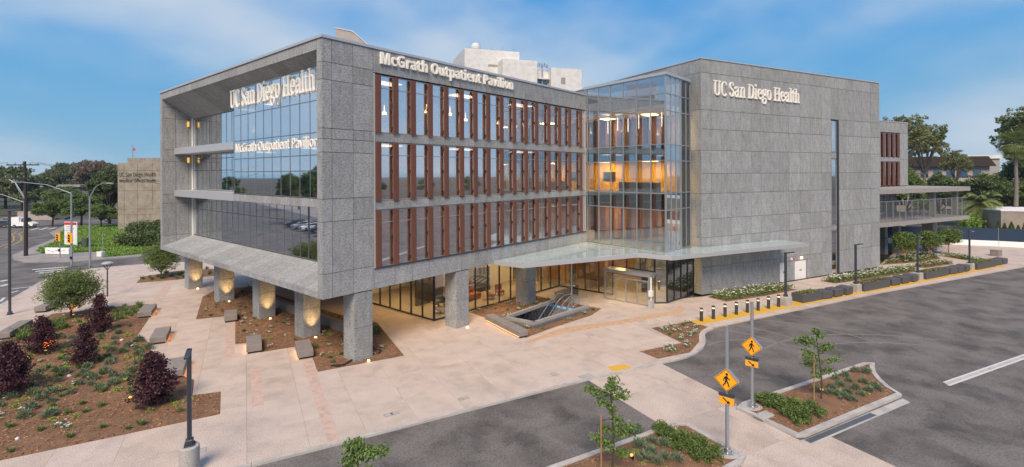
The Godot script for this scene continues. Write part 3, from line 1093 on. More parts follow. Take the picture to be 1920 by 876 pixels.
	ps.extrude(v2([Vector2(0, 0), Vector2(3.6, 0), Vector2(3.6, 2.8), Vector2(1.4, 4.8), Vector2(0, 5.05)]), -4.0, 0.0)
	shape("wall", ps, mats.penthouse, ph)
	var pv := Shape.new()
	pv.extrude(v2([Vector2(-0.05, 5.06), Vector2(1.42, 4.81), Vector2(3.66, 2.8), Vector2(3.7, 2.86), Vector2(1.45, 4.89), Vector2(-0.05, 5.14)]), -4.05, 0.05)
	shape("coping", pv, mats.cap_metal, ph)


# glazing on a plane x = const of the pavilion, divided into n lights, with rails at some heights
func left_glass(b: Node, x: float, z0: float, z1: float, y0: float, y1: float, rails: Array, n: int, gm: Material) -> void:
	var levels := [y0]
	var inner := rails.duplicate()
	inner.sort()
	levels.append_array(inner)
	levels.append(y1)
	for k in n:
		var a := lerpf(z0, z1, float(k) / n)
		var c := lerpf(z0, z1, float(k + 1) / n)
		var f := Shape.new()
		f.box(Vector3(x, (y0 + y1) * 0.5, a + 0.02), Vector3(0.05, y1 - y0, 0.035))
		for y in levels:
			f.box(Vector3(x, clampf(y, y0 + 0.03, y1 - 0.03), (a + c) * 0.5 + 0.02), Vector3(0.045, 0.04, c - a - 0.045))
		var w := shape("window", f, mats.mullion, b)
		for j in levels.size() - 1:
			span("pane", Vector3(x - 0.006, levels[j] + 0.03, a + 0.045), Vector3(x + 0.006, levels[j + 1] - 0.03, c - 0.005), gm, w)


# a glazed wall between two ground points of a frame, with mullions and rails; returns nothing
func curtain_wall(parent: Node, a: Vector2, c: Vector2, y0: float, y1: float, n: int, rails: Array, gm: Material, fm: Material, called := "window", bar := 0.06) -> void:
	var d := (c - a).normalized()
	var turn := Basis(Vector3(d.x, 0, d.y), Vector3.UP, Vector3(-d.y, 0, d.x))
	var levels := [y0]
	levels.append_array(rails)
	levels.append(y1)
	var step := a.distance_to(c) / n
	for k in n:
		var p := a + d * step * k
		var mid := Vector3(p.x, 0, p.y) + turn.x * step * 0.5
		var f := Shape.new()
		f.box(Vector3(p.x, (y0 + y1) * 0.5, p.y) + turn.x * bar * 0.5, Vector3(bar, y1 - y0, 0.14), turn)
		if k == n - 1:
			f.box(Vector3(p.x, (y0 + y1) * 0.5, p.y) + turn.x * (step - bar * 0.5 + 0.005), Vector3(bar, y1 - y0, 0.14), turn)
		for y in levels:
			f.box(mid + Vector3.UP * clampf(y, y0 + 0.04, y1 - 0.04), Vector3(step - bar, 0.08, 0.12), turn)
		var w := shape(called, f, fm, parent)
		for j in levels.size() - 1:
			block("pane", mid + turn.x * bar * 0.5 + Vector3.UP * (levels[j] + levels[j + 1]) * 0.5, Vector3(step - bar - 0.01, levels[j + 1] - levels[j] - 0.085, 0.012), mats.pane_spandrel if gm == mats.pane_hall and (j == 1 or j == 3) else gm, w, turn)


func chair(parent_frame: Transform3D, label: String, m: Material) -> void:
	var c := thing("lobby_chair", label, "chair", parent_frame, "chairs in the lit entrance hall")
	var s := Shape.new()
	s.chamfer(Vector3(0, 0.36, 0), Vector3(0.72, 0.22, 0.7), 0.04)
	shape("seat", s, m, c)
	s = Shape.new()
	s.chamfer(Vector3(0, 0.68, -0.3), Vector3(0.72, 0.55, 0.14), 0.04)
	shape("backrest", s, m, c)
	for x in [-0.3, 0.3]:
		for z in [-0.28, 0.28]:
			block("leg", Vector3(x, 0.125, z), Vector3(0.05, 0.25, 0.05), mats.bracket, c)


func build_hall() -> void:
	# entrance hall below and the glass box above, in the pavilion's axes
	var b := thing("entrance_hall", "three storey glass entrance hall between the pavilion and the plain concrete wing", "building", front_frame)
	var A := Vector2(28.93, 0.02)
	var B := Vector2(26.77, 9.25)
	var C := Vector2(32.05, 9.45)
	var rails := [8.19, 9.66, 12.57, 14.0, 16.96, 18.46]
	curtain_wall(b, A, B, 4.5, 20.05, 6, rails, mats.pane_hall, mats.frame_metal, "window", 0.06)
	curtain_wall(b, B, Vector2(29.9, 9.37), 4.5, 20.05, 3, rails, mats.pane_hall, mats.frame_metal, "window", 0.075)
	curtain_wall(b, Vector2(29.95, 9.37), C, 4.5, 20.05, 2, rails, mats.pane_dark, mats.frame_metal, "window", 0.075)
	var rim := v2([A + Vector2(-0.12, -0.3), B + Vector2(-0.14, 0.14), C + Vector2(0, 0.14), Vector2(32.3, -0.3)])
	for y in [[20.05, 20.3, mats.cap_metal, "coping"], [4.25, 4.5, mats.mullion, "base_slab"]]:
		var s := Shape.new()
		s.prism(rim, y[0], y[1], true)
		shape(y[3], s, y[2], b)
	var inner := v2([A + Vector2(0.15, 0.1), B + Vector2(0.2, -0.12), C + Vector2(0, -0.12), Vector2(33.0, 8), Vector2(36, -8), Vector2(29.3, -8)])
	for y in [[8.3, 9.55], [12.68, 13.9]]:
		var s := Shape.new()
		s.prism(inner, y[0], y[1], true)
		shape("floor_slab", s, mats.furniture_dark if y[0] < 9.0 else mats.far_white, b)
	var s1 := Shape.new()
	s1.prism(inner, 17.2, 17.5, true)
	shape("ceiling", s1, mats.room_wall, b)
	# back walls of the upper halls: brown timber above and below, amber in the middle
	for y in [[4.5, 8.3, "timber_wall"], [9.55, 12.68, "amber_wall"], [13.9, 17.2, "timber_wall"]]:
		span("back_wall", Vector3(33.3, y[0], -7.9), Vector3(33.5, y[1], 8.0), mats[y[2]], b)
		span("back_wall", Vector3(29.3, y[0], -8.2), Vector3(33.5, y[1], -7.95), mats[y[2]], b)
	for y in [4.5, 13.9]:
		for k in 14:
			block("timber_post", Vector3(33.1, y + 1.65, -6.5 + k * 1.0), Vector3(0.2, 3.28, 0.4), mats.furniture_dark if k % 2 else mats.fin_red, b)
	warm_room(b, Vector3(29.5, 5, -1), Vector3(33, 8.29, 3), 20.0, Color(1, 0.8, 0.55), mats.lamp_warm)
	warm_room(b, Vector3(28.5, 5, 4), Vector3(32, 8.29, 8), 20.0, Color(1, 0.8, 0.55), mats.lamp_warm)
	warm_room(b, Vector3(30.5, 9, -2), Vector3(33.2, 12.67, 2.5), 20.0, Color(1, 0.78, 0.36), mats.lamp_warm)
	warm_room(b, Vector3(29.5, 9, 3.5), Vector3(33.0, 12.67, 8), 20.0, Color(1, 0.78, 0.36), mats.lamp_warm)
	warm_room(b, Vector3(30, 14, -1), Vector3(33, 17.19, 3), 13.0, Color(1, 0.8, 0.55), mats.lamp_warm)
	warm_room(b, Vector3(29, 14, 4), Vector3(32.5, 17.19, 8), 13.0, Color(1, 0.8, 0.55), mats.lamp_warm)
	for k in 7:
		var t := k / 6.0
		block("hanging_lamp", Vector3(lerpf(29.9, 28.0, t), 16.3 - 0.2 * (k % 2), lerpf(0.8, 8.4, t)), Vector3(0.05, 1.3, 0.05), mats.lamp_white, b)
	var desk := thing("reception_desk", "dark low desk with papers in the amber lit room of the glass hall", "desk", front_frame * Transform3D(Basis(Vector3.UP, 1.35), Vector3(29.6, 9.56, 5.4)))
	block("front_panel", Vector3(0, 0.5, 0), Vector3(4.6, 1.0, 0.5), mats.furniture_dark, desk)
	block("desk_top", Vector3(0, 1.03, 0.05), Vector3(4.8, 0.06, 0.8), mats.furniture_light, desk)
	var bd := thing("display_board", "pale board hanging in the amber lit room of the glass hall", "board", front_frame * Transform3D(Basis(Vector3.UP, 1.35), Vector3(30.2, 11.1, 1.9)))
	block("board", Vector3.ZERO, Vector3(1.5, 0.9, 0.05), mats.screen_grey, bd)
	block("board_frame", Vector3(0, 0, -0.04), Vector3(1.6, 1.0, 0.03), mats.mullion, bd)
	# --- ground floor glazing under the pavilion and the box ---
	var line := [Vector2(10.75, -11.3), Vector2(10.75, -2.75), Vector2(26.6, -1.9), Vector2(26.75, 4.1)]
	curtain_wall(b, line[0], line[1], 0.05, 4.2, 6, [], mats.pane_clear, mats.dark_frame)
	curtain_wall(b, line[1], line[2], 0.05, 4.2, 11, [], mats.pane_clear, mats.dark_frame)
	curtain_wall(b, line[2], line[3], 0.05, 4.2, 4, [], mats.pane_clear, mats.dark_frame)
	curtain_wall(b, Vector2(26.45, 8.35), Vector2(27.15, 9.15), 0.05, 4.2, 1, [], mats.pane_hall, mats.dark_frame)
	curtain_wall(b, Vector2(27.2, 9.15), Vector2(31.6, 9.9), 0.05, 4.2, 4, [], mats.pane_dark, mats.dark_frame)
	curtain_wall(b, line[3], Vector2(26.45, 8.35), 2.75, 4.2, 3, [], mats.pane_clear, mats.dark_frame)
	# sliding door portal standing out to the plaza
	var d := Shape.new()
	d.box(Vector3(25.9, 2.62, 6.2), Vector3(1.3, 0.28, 4.5))
	for z in [4.05, 8.35]:
		d.box(Vector3(25.3, 1.24, z), Vector3(0.12, 2.48, 0.12))
	d.box(Vector3(25.3, 2.1, 6.2), Vector3(0.1, 0.1, 4.2))
	d.box(Vector3(25.3, 0.06, 6.2), Vector3(0.1, 0.08, 4.2))
	var portal := shape("door_frame", d, mats.frame_metal, b)
	for k in 4:
		var f := Shape.new()
		var z := 4.62 + k * 1.04
		f.box(Vector3(25.3, 1.08, z - 0.5), Vector3(0.05, 1.94, 0.05))
		f.box(Vector3(25.3, 1.08, z + 0.5), Vector3(0.05, 1.94, 0.05))
		f.box(Vector3(25.3, 0.95, z), Vector3(0.05, 0.05, 0.94))
		var leaf_door := shape("sliding_door", f, mats.frame_metal, b)
		span("pane", Vector3(25.295, 0.12, z - 0.46), Vector3(25.305, 2.04, z + 0.46), mats.pane_clear, leaf_door)
	span("pane", Vector3(25.36, 0.05, 4.0), Vector3(26.6, 2.48, 4.01), mats.pane_clear, portal)
	span("pane", Vector3(25.36, 0.05, 8.39), Vector3(26.4, 2.48, 8.4), mats.pane_clear, portal)
	# hall floor, ceiling, walls
	var hall := v2([Vector2(10.8, -14.0), line[1] + Vector2(0.05, -0.02), line[2], line[3], Vector2(26.5, 8.3), Vector2(27.2, 9.1), Vector2(31.6, 9.85), Vector2(36.0, 6.0), Vector2(36.0, -14.0)])
	var s2 := Shape.new()
	s2.prism(hall, -0.25, 0.008)
	shape("floor", s2, mats.room_floor, b)
	var s3 := Shape.new()
	s3.prism(v2([Vector2(10.9, -13.9), Vector2(10.9, -2.85), Vector2(26.6, -2.0), Vector2(26.85, 4.1), Vector2(26.6, 8.3), Vector2(27.2, 9.05), Vector2(31.5, 9.75), Vector2(36.0, 6.0), Vector2(36.0, -13.9)]), 4.1, 4.2, true)
	shape("ceiling", s3, mats.room_wall, b)
	span("back_wall", Vector3(10.8, 0, -14.2), Vector3(36, 4.2, -14.0), mats.room_wall, b)
	span("back_wall", Vector3(35.8, 0, -14.0), Vector3(36.0, 4.2, 8.0), mats.timber_wall, b)
	span("core_wall", Vector3(15.5, 0.01, -10.0), Vector3(20.5, 4.1, -9.0), mats.timber_wall, b)
	span("core_wall", Vector3(29.0, 0.01, -6.0), Vector3(29.6, 4.1, 2.0), mats.timber_wall, b)
	span("core_wall", Vector3(22.0, 0.01, -12.5), Vector3(26.0, 4.1, -7.5), mats.room_wall, b)
	for q in [[12.6, -7.4, 1.6, 0.2, 2.6], [14.6, -8.5, 0.3, 2.2, 3.2], [19.0, -6.6, 2.2, 0.15, 2.3], [23.4, -4.6, 0.5, 0.5, 4.1], [27.9, -1.5, 0.5, 0.5, 4.1], [29.6, 5.6, 0.5, 0.5, 4.1], [13.0, -3.6, 0.15, 0.9, 1.7]]:
		span("dark_screen", Vector3(q[0], 0.01, q[1]), Vector3(q[0] + q[2], q[4], q[1] + q[3]), mats.furniture_dark, b)
	span("side_wall", Vector3(10.6, 0.0, -30.3), Vector3(10.85, 4.2, -11.35), mats.panel2, b)
	var lamps := [[12.8, -5.5], [12.8, -10.0], [17.0, -5.5], [21.0, -5.0], [25.0, -5.0], [28.5, 4.0], [30.5, 7.5], [33.0, 0.0]]
	for p in lamps:
		block("ceiling_lamp", Vector3(p[0], 4.075, p[1]), Vector3(1.8, 0.04, 0.5), mats.lamp_warm, b)
		area_lamp(Vector3(p[0], 4.04, p[1]), Vector2(1.8, 0.5), 10.0, Color(1.0, 0.84, 0.56), b)
	# warm strip lamps in the soffit outside
	for p in [[9.0, -3.5], [9.0, -8.5], [15.0, -1.2], [22.5, -0.8]]:
		block("soffit_lamp", Vector3(p[0], 4.2, p[1]), Vector3(0.5, 0.05, 0.18), mats.lamp_warm, b)
		area_lamp(Vector3(p[0], 4.16, p[1]), Vector2(0.5, 0.18), 3.0, Color(1.0, 0.78, 0.5), b)
	var seats := [[12.6, -4.2, 0.3, "furniture_dark", "dark chair nearest the corner of the lobby glass"], [13.9, -4.6, -0.6, "furniture_dark", "dark chair behind the lobby glass beside the corner chair"], [18.6, -4.0, 0.9, "furniture_rust", "rust coloured chair behind the lobby glass by the stair bed"], [20.2, -4.3, -0.4, "furniture_rust", "rust coloured chair in the lobby nearer the door"], [28.3, 1.2, 1.8, "furniture_dark", "dark chair inside the sliding doors"]]
	for q in seats:
		chair(front_frame * Transform3D(Basis(Vector3.UP, q[2]), Vector3(q[0], 0.01, q[1])), q[4], mats[q[3]])
	var sofa := thing("lobby_sofa", "long rust coloured sofa behind the lobby glass", "sofa", front_frame * Transform3D(Basis(), Vector3(16.6, 0.01, -5.2)))
	var ss := Shape.new()
	ss.chamfer(Vector3(0, 0.32, 0), Vector3(3.2, 0.5, 0.9), 0.05)
	shape("seat", ss, mats.furniture_rust, sofa)
	ss = Shape.new()
	ss.chamfer(Vector3(0, 0.75, -0.42), Vector3(3.2, 0.9, 0.22), 0.05)
	shape("backrest", ss, mats.furniture_rust, sofa)
	# card post and call box beside the doors
	var post := thing("call_post", "white steel call post beside the sliding doors", "post", front_frame * Transform3D(Basis(), Vector3(24.9, 0.0, 8.7)))
	var cs := Shape.new()
	cs.tube([Vector3(0, 0, 0), Vector3(0, 2.6, 0)], [0.07, 0.07], 12)
	shape("pole", cs, mats.white_paint, post)
	block("call_box", Vector3(-0.06, 1.25, 0.02), Vector3(0.34, 0.5, 0.3), mats.white_paint, post)
	block("housing", Vector3(0, 0.35, 0), Vector3(0.42, 0.7, 0.36), mats.cap_metal, post)


func build_wing() -> void:
	var b := thing("concrete_wing", "tall plain concrete panel wing with one tall slit window and serif sign", "building", wing_frame)
	var top := 22.3
	var xs := [0.0, 1.34, 2.71, 4.05, 5.49, 6.97, 8.41, 9.89, 11.33, 12.89, 14.76, 16.51, 18.51, 20.27, 21.68, 23.1, 24.6, 26.2, 28.1, 30.0]
	var ys := [0.0, 2.55, 5.35, 7.1, 9.5, 11.4, 13.6, 15.6, 17.4, 20.92, top - 0.12]
	var jm: Material = mats.joint
	span("wall", Vector3(0.1, -0.1, -24.9), Vector3(20.3, top - 0.1, -0.09), jm, b)
	span("wall", Vector3(21.65, -0.1, -24.9), Vector3(29.92, top - 0.1, -0.09), jm, b)
	span("wall", Vector3(20.3, 17.35, -24.9), Vector3(21.65, top - 0.1, -0.09), jm, b)
	panels(b, Vector3(0, 0, -0.085), Vector3.RIGHT, Vector3.BACK, xs, ys, [[20.2, 21.7, -1.0, 17.3], [13.7, 15.9, -1.0, 2.4], [11.1, 12.3, -1.0, 2.4]])
	span("concrete_panel", Vector3(11.345, 2.07, -0.085), Vector3(12.875, 2.535, -0.007), mats.panel1, b)
	span("concrete_panel", Vector3(12.905, 2.07, -0.085), Vector3(14.745, 2.535, -0.006), mats.panel3, b)
	span("concrete_panel", Vector3(14.775, 2.07, -0.085), Vector3(16.495, 2.535, -0.007), mats.panel0, b)
	span("concrete_panel", Vector3(12.2, 0.015, -0.085), Vector3(12.88, 2.04, -0.007), mats.panel2, b)
	span("concrete_panel", Vector3(12.905, 0.015, -0.085), Vector3(13.72, 2.04, -0.006), mats.panel4, b)
	span("concrete_panel", Vector3(15.85, 0.015, -0.085), Vector3(16.495, 2.04, -0.006), mats.panel4, b)
	var zs := [-24.9, -21, -17.5, -14.0, -12.4, -10.8, -9.2, -7.6, -6.0, -4.4, -2.9, -1.4, -0.01]
	panels(b, Vector3(0.085, 0, 0), Vector3.BACK, Vector3.LEFT, zs, [0.0, 5.35, 9.5, 13.6, 17.4, 20.92, top - 0.12])
	panels(b, Vector3(29.915, 0, 0), Vector3.FORWARD, Vector3.RIGHT, [0.01, 4, 8, 12, 16, 20, 24.9], [0.0, 5.35, 9.5, 13.6, 17.4, top - 0.12])
	span("coping", Vector3(-0.05, top - 0.11, -24.95), Vector3(30.05, top, 0.05), mats.cap_metal, b)
	# slit window: lit stair behind three lights, dark reveal on its right
	var ss := [[0.05, 4.9], [5.5, 12.95], [13.75, 17.25]]
	span("stair_wall", Vector3(20.28, 0, -3.2), Vector3(21.66, 17.34, -3.0), mats.room_wall, b)
	for y in [4.95, 13.0]:
		span("spandrel", Vector3(20.31, y, -0.3), Vector3(21.27, y + (0.5 if y < 6 else 0.7), -0.02), mats.panel0, b)
	for s in ss:
		var f := Shape.new()
		for x in [20.33, 21.24]:
			f.box(Vector3(x, (s[0] + s[1]) / 2, -0.06), Vector3(0.05, s[1] - s[0], 0.1))
		for y in [s[0] + 0.03, s[1] - 0.03]:
			f.box(Vector3(20.785, y, -0.06), Vector3(0.86, 0.05, 0.1))
		var w := shape("window", f, mats.frame_metal, b)
		span("pane", Vector3(20.36, s[0] + 0.06, -0.065), Vector3(21.21, s[1] - 0.06, -0.055), mats.pane_front, w)
		warm_room(b, Vector3(20.5, s[0], -2.5), Vector3(21.5, s[1] - 0.3, -1.2), 5.0, Color(1, 0.75, 0.5), mats.lamp_white)
	span("slit_fin", Vector3(21.28, 0.0, -0.45), Vector3(21.64, 17.3, 0.05), mats.dark_frame, b)
	# service doors in the base
	for e in [[11.15, 12.15, 1], [13.75, 15.8, 2]]:
		var fr := Shape.new()
		fr.box(Vector3(e[0] + 0.03, 1.0, -0.12), Vector3(0.06, 2.06, 0.14))
		fr.box(Vector3(e[1] - 0.03, 1.0, -0.12), Vector3(0.06, 2.06, 0.14))
		fr.box(Vector3((e[0] + e[1]) / 2, 2.03, -0.12), Vector3(e[1] - e[0] - 0.12, 0.06, 0.14))
		shape("door_frame", fr, mats.frame_metal, b)
		for k in e[2]:
			var w: float = (e[1] - e[0] - 0.12) / e[2]
			var dx: float = e[0] + 0.06 + w * k
			var d := span("door", Vector3(dx + 0.008, 0.01, -0.14), Vector3(dx + w - 0.008, 1.99, -0.07), mats.white_paint, b)
			var h := Shape.new()
			var hx := dx + (w - 0.1 if k == 0 else 0.1)
			h.box(Vector3(hx, 1.0, -0.05), Vector3(0.05, 0.16, 0.03))
			h.box(Vector3(hx, 1.0, -0.02), Vector3(0.12, 0.03, 0.03))
			var hn := shape("handle", h, mats.dark_frame, b)
			hn.name = "door_handle"
			d.name = "door"
	for x in [13.1, 14.8]:
		block("wall_lamp", Vector3(x + 0.02, 2.3, 0.05), Vector3(0.22, 0.22, 0.12), mats.lamp_warm if x > 14 else mats.white_paint, b)
	block("alarm", Vector3(13.55, 2.3, 0.02), Vector3(0.14, 0.2, 0.08), mats.sign_red, b)
	lettering("building_sign", "cream serif lettering high on the blank concrete wing", "UC San Diego Health", "Droid Serif", 1.38, 13.0, wing_frame * Transform3D(Basis(), Vector3(1.6, 18.86, 0.06)), 0.14, mats.letter_face, false)


func build_terrace() -> void:
	var b := thing("terrace_building", "low terrace with glass railing and flat roof behind the concrete wing", "building", wing_frame)
	span("roof_slab", Vector3(30.06, 8.75, -24.0), Vector3(53.1, 9.32, 0.0), mats.smooth_concrete, b)
	span("deck_slab", Vector3(30.06, 4.72, -24.0), Vector3(52.7, 5.22, 0.0), mats.smooth_concrete, b)
	span("deck_finish", Vector3(30.1, 5.225, -8.0), Vector3(52.5, 5.235, -0.2), mats.pale_concrete, b)
	curtain_wall(b, Vector2(30.1, -8.0), Vector2(50.5, -8.0), 5.24, 8.74, 12, [7.3], mats.pane_dark, mats.mullion)
	span("back_wall", Vector3(30.1, 5.23, -12.0), Vector3(50.5, 8.74, -11.8), mats.room_wall, b)
	for x in [34.0, 40.0, 46.0]:
		block("ceiling_lamp", Vector3(x, 8.7, -9.8), Vector3(3.0, 0.06, 0.4), mats.lamp_warm, b)
		area_lamp(Vector3(x, 8.65, -9.8), Vector2(3.0, 0.4), 10.0, Color(1, 0.65, 0.3), b)
	for x in [45.3, 51.6]:
		span("roof_post", Vector3(x, 5.24, -1.6), Vector3(x + 0.6, 8.75, -1.0), mats.smooth_concrete, b)
	# glass railing with posts and a top rail
	for k in 15:
		var x0 := 30.2 + k * 1.48
		var r := Shape.new()
		r.box(Vector3(x0, 6.5, -0.12), Vector3(0.05, 2.6, 0.08))
		r.box(Vector3(x0 + 0.74, 7.82, -0.12), Vector3(1.42, 0.06, 0.1))
		var post := shape("railing", r, mats.frame_metal, b)
		span("pane", Vector3(x0 + 0.04, 5.24, -0.126), Vector3(x0 + 1.44, 7.78, -0.114), mats.pane_rail, post)
	for c in [[38.4, -5.6], [40.9, -4.8], [43.1, -4.2]]:
		span("column", Vector3(c[0], -0.1, c[1] - 0.8), Vector3(c[0] + 0.7, 4.72, c[1]), mats.panel2, b)
	span("column", Vector3(49.0, -0.1, -4.0), Vector3(50.3, 4.72, -2.7), mats.panel1, b)
	# upper block with brown fins set back on the roof
	var u := thing("rear_block", "set back concrete block with two rows of brown fins beyond the plain wing", "building", wing_frame)
	span("wall", Vector3(30.1, 9.33, -24.0), Vector3(49.6, 18.75, -6.1), mats.joint, u)
	panels(u, Vector3(0, 0, -6.09), Vector3.RIGHT, Vector3.BACK, [38.0, 40.2, 42.3, 47.5, 49.62], [9.4, 13.3, 17.2, 18.7], [[42.2, 47.6, 9.0, 17.1]])
	panels(u, Vector3(49.59, 0, 0), Vector3.FORWARD, Vector3.RIGHT, [6.02, 10, 14, 18, 23.9], [9.4, 13.3, 17.2, 18.7])
	span("spandrel", Vector3(42.3, 12.98, -6.09), Vector3(47.5, 13.6, -6.02), mats.panel3, u)
	span("coping", Vector3(30.1, 18.72, -24.0), Vector3(49.7, 18.85, -5.97), mats.cap_metal, u)
	for r in [[9.5, 12.9], [13.65, 17.1]]:
		span("pane", Vector3(42.32, r[0], -6.08), Vector3(47.48, r[1], -6.07), mats.pane_front, u)
		for k in 4:
			var s := Shape.new()
			s.chamfer(Vector3(42.95 + k * 1.3, (r[0] + r[1]) / 2, -5.93), Vector3(0.5, r[1] - r[0], 0.08), 0.015)
			shape("fin", s, mats.fin_red if k % 2 else mats.fin_red_b, u)
	# loose things on the deck
	for q in [[35.0, -3.0], [40.5, -4.2], [47.0, -3.4]]:
		var t := thing("terrace_table", ["white table on the terrace deck nearest the wing", "white table in the middle of the terrace deck", "white table at the far end of the terrace deck"][int(q[0] / 6.0) - 5], "table", wing_frame * Transform3D(Basis(), Vector3(q[0], 5.24, q[1])), "tables on the terrace")
		block("table_top", Vector3(0, 0.74, 0), Vector3(1.4, 0.05, 0.8), mats.white_paint, t)
		for x in [-0.6, 0.6]:
			for z in [-0.32, 0.32]:
				block("leg", Vector3(x, 0.36, z), Vector3(0.05, 0.72, 0.05), mats.frame_metal, t)


func build_canopy() -> void:
	var b := thing("entrance_canopy", "flat white edged canopy with glass top over the entrance", "canopy")
	var o := v2([local2(front_frame, 14.65, 0.05), local2(front_frame, 14.92, 2.74), local2(front_frame, 24.99, 7.52), local2(front_frame, 25.36, 10.36), Vector2(20.13, -44.35), Vector2(29.14, -48.47), local2(wing_frame, 11.0, 0.06), local2(wing_frame, 0.0, 0.06), local2(wing_frame, -0.2, -0.8), local2(front_frame, 26.9, 9.0), local2(front_frame, 28.6, 0.1)])
	var top := 4.52
	var n := o.size()
	var mid := Geometry2D.offset_polygon(o, -0.16)[0]
	# edge beams
	for k in [0, 1, 2, 3, 4, 5]:
		var a := o[k]
		var c := o[k + 1]
		var d := (c - a).normalized()
		var nn := Vector2(-d.y, d.x)
		if not Geometry2D.is_point_in_polygon((a + c) * 0.5 + nn * 0.1, o):
			nn = -nn
		var s := Shape.new()
		s.prism(v2([a, c, c + nn * 0.15, a + nn * 0.15]), top - 0.36, top - 0.02, true)
		shape("edge_beam", s, mats.cap_metal, b)
	# glass roof sheets on thin bars, cut in bays across the canopy
	var e := Vector2(cos(lead), -sin(lead))
	var q := Vector2(-e.y, e.x)
	var lo := 1e9
	var hi := -1e9
	for p in o:
		lo = minf(lo, p.dot(e))
		hi = maxf(hi, p.dot(e))
	var t := lo
	while t < hi:
		var cell := v2([e * (t + 0.01) - q * 100, e * (t + 2.9) - q * 100, e * (t + 2.9) + q * 100, e * (t + 0.01) + q * 100])
		for p in Geometry2D.intersect_polygons(cell, mid):
			if polygon_area(p) > 0.1 or polygon_area(p) < -0.1:
				flat("roof_sheet", p, top - 0.035, top - 0.01, mats.pane_canopy, b)
		for p in Geometry2D.intersect_polygons(v2([e * (t + 2.84) - q * 100, e * (t + 2.98) - q * 100, e * (t + 2.98) + q * 100, e * (t + 2.84) + q * 100]), mid):
			if absf(polygon_area(p)) > 0.02:
				flat("rafter", p, top - 0.3, top - 0.04, mats.cap_metal, b)
		t += 2.91
	var c := Shape.new()
	c.prism(Geometry2D.offset_polygon(o, -0.2)[0], top - 0.34, top - 0.31, true)
	shape("lower_sheet", c, mats.pane_canopy, b)
	var pp := front_frame * Vector3(21.35, 0, 3.03)
	var s := Shape.new()
	s.tube([pp, pp + Vector3(0, top - 0.3, 0)], [0.075, 0.075], 12)
	shape("post", s, mats.pole_grey, b)


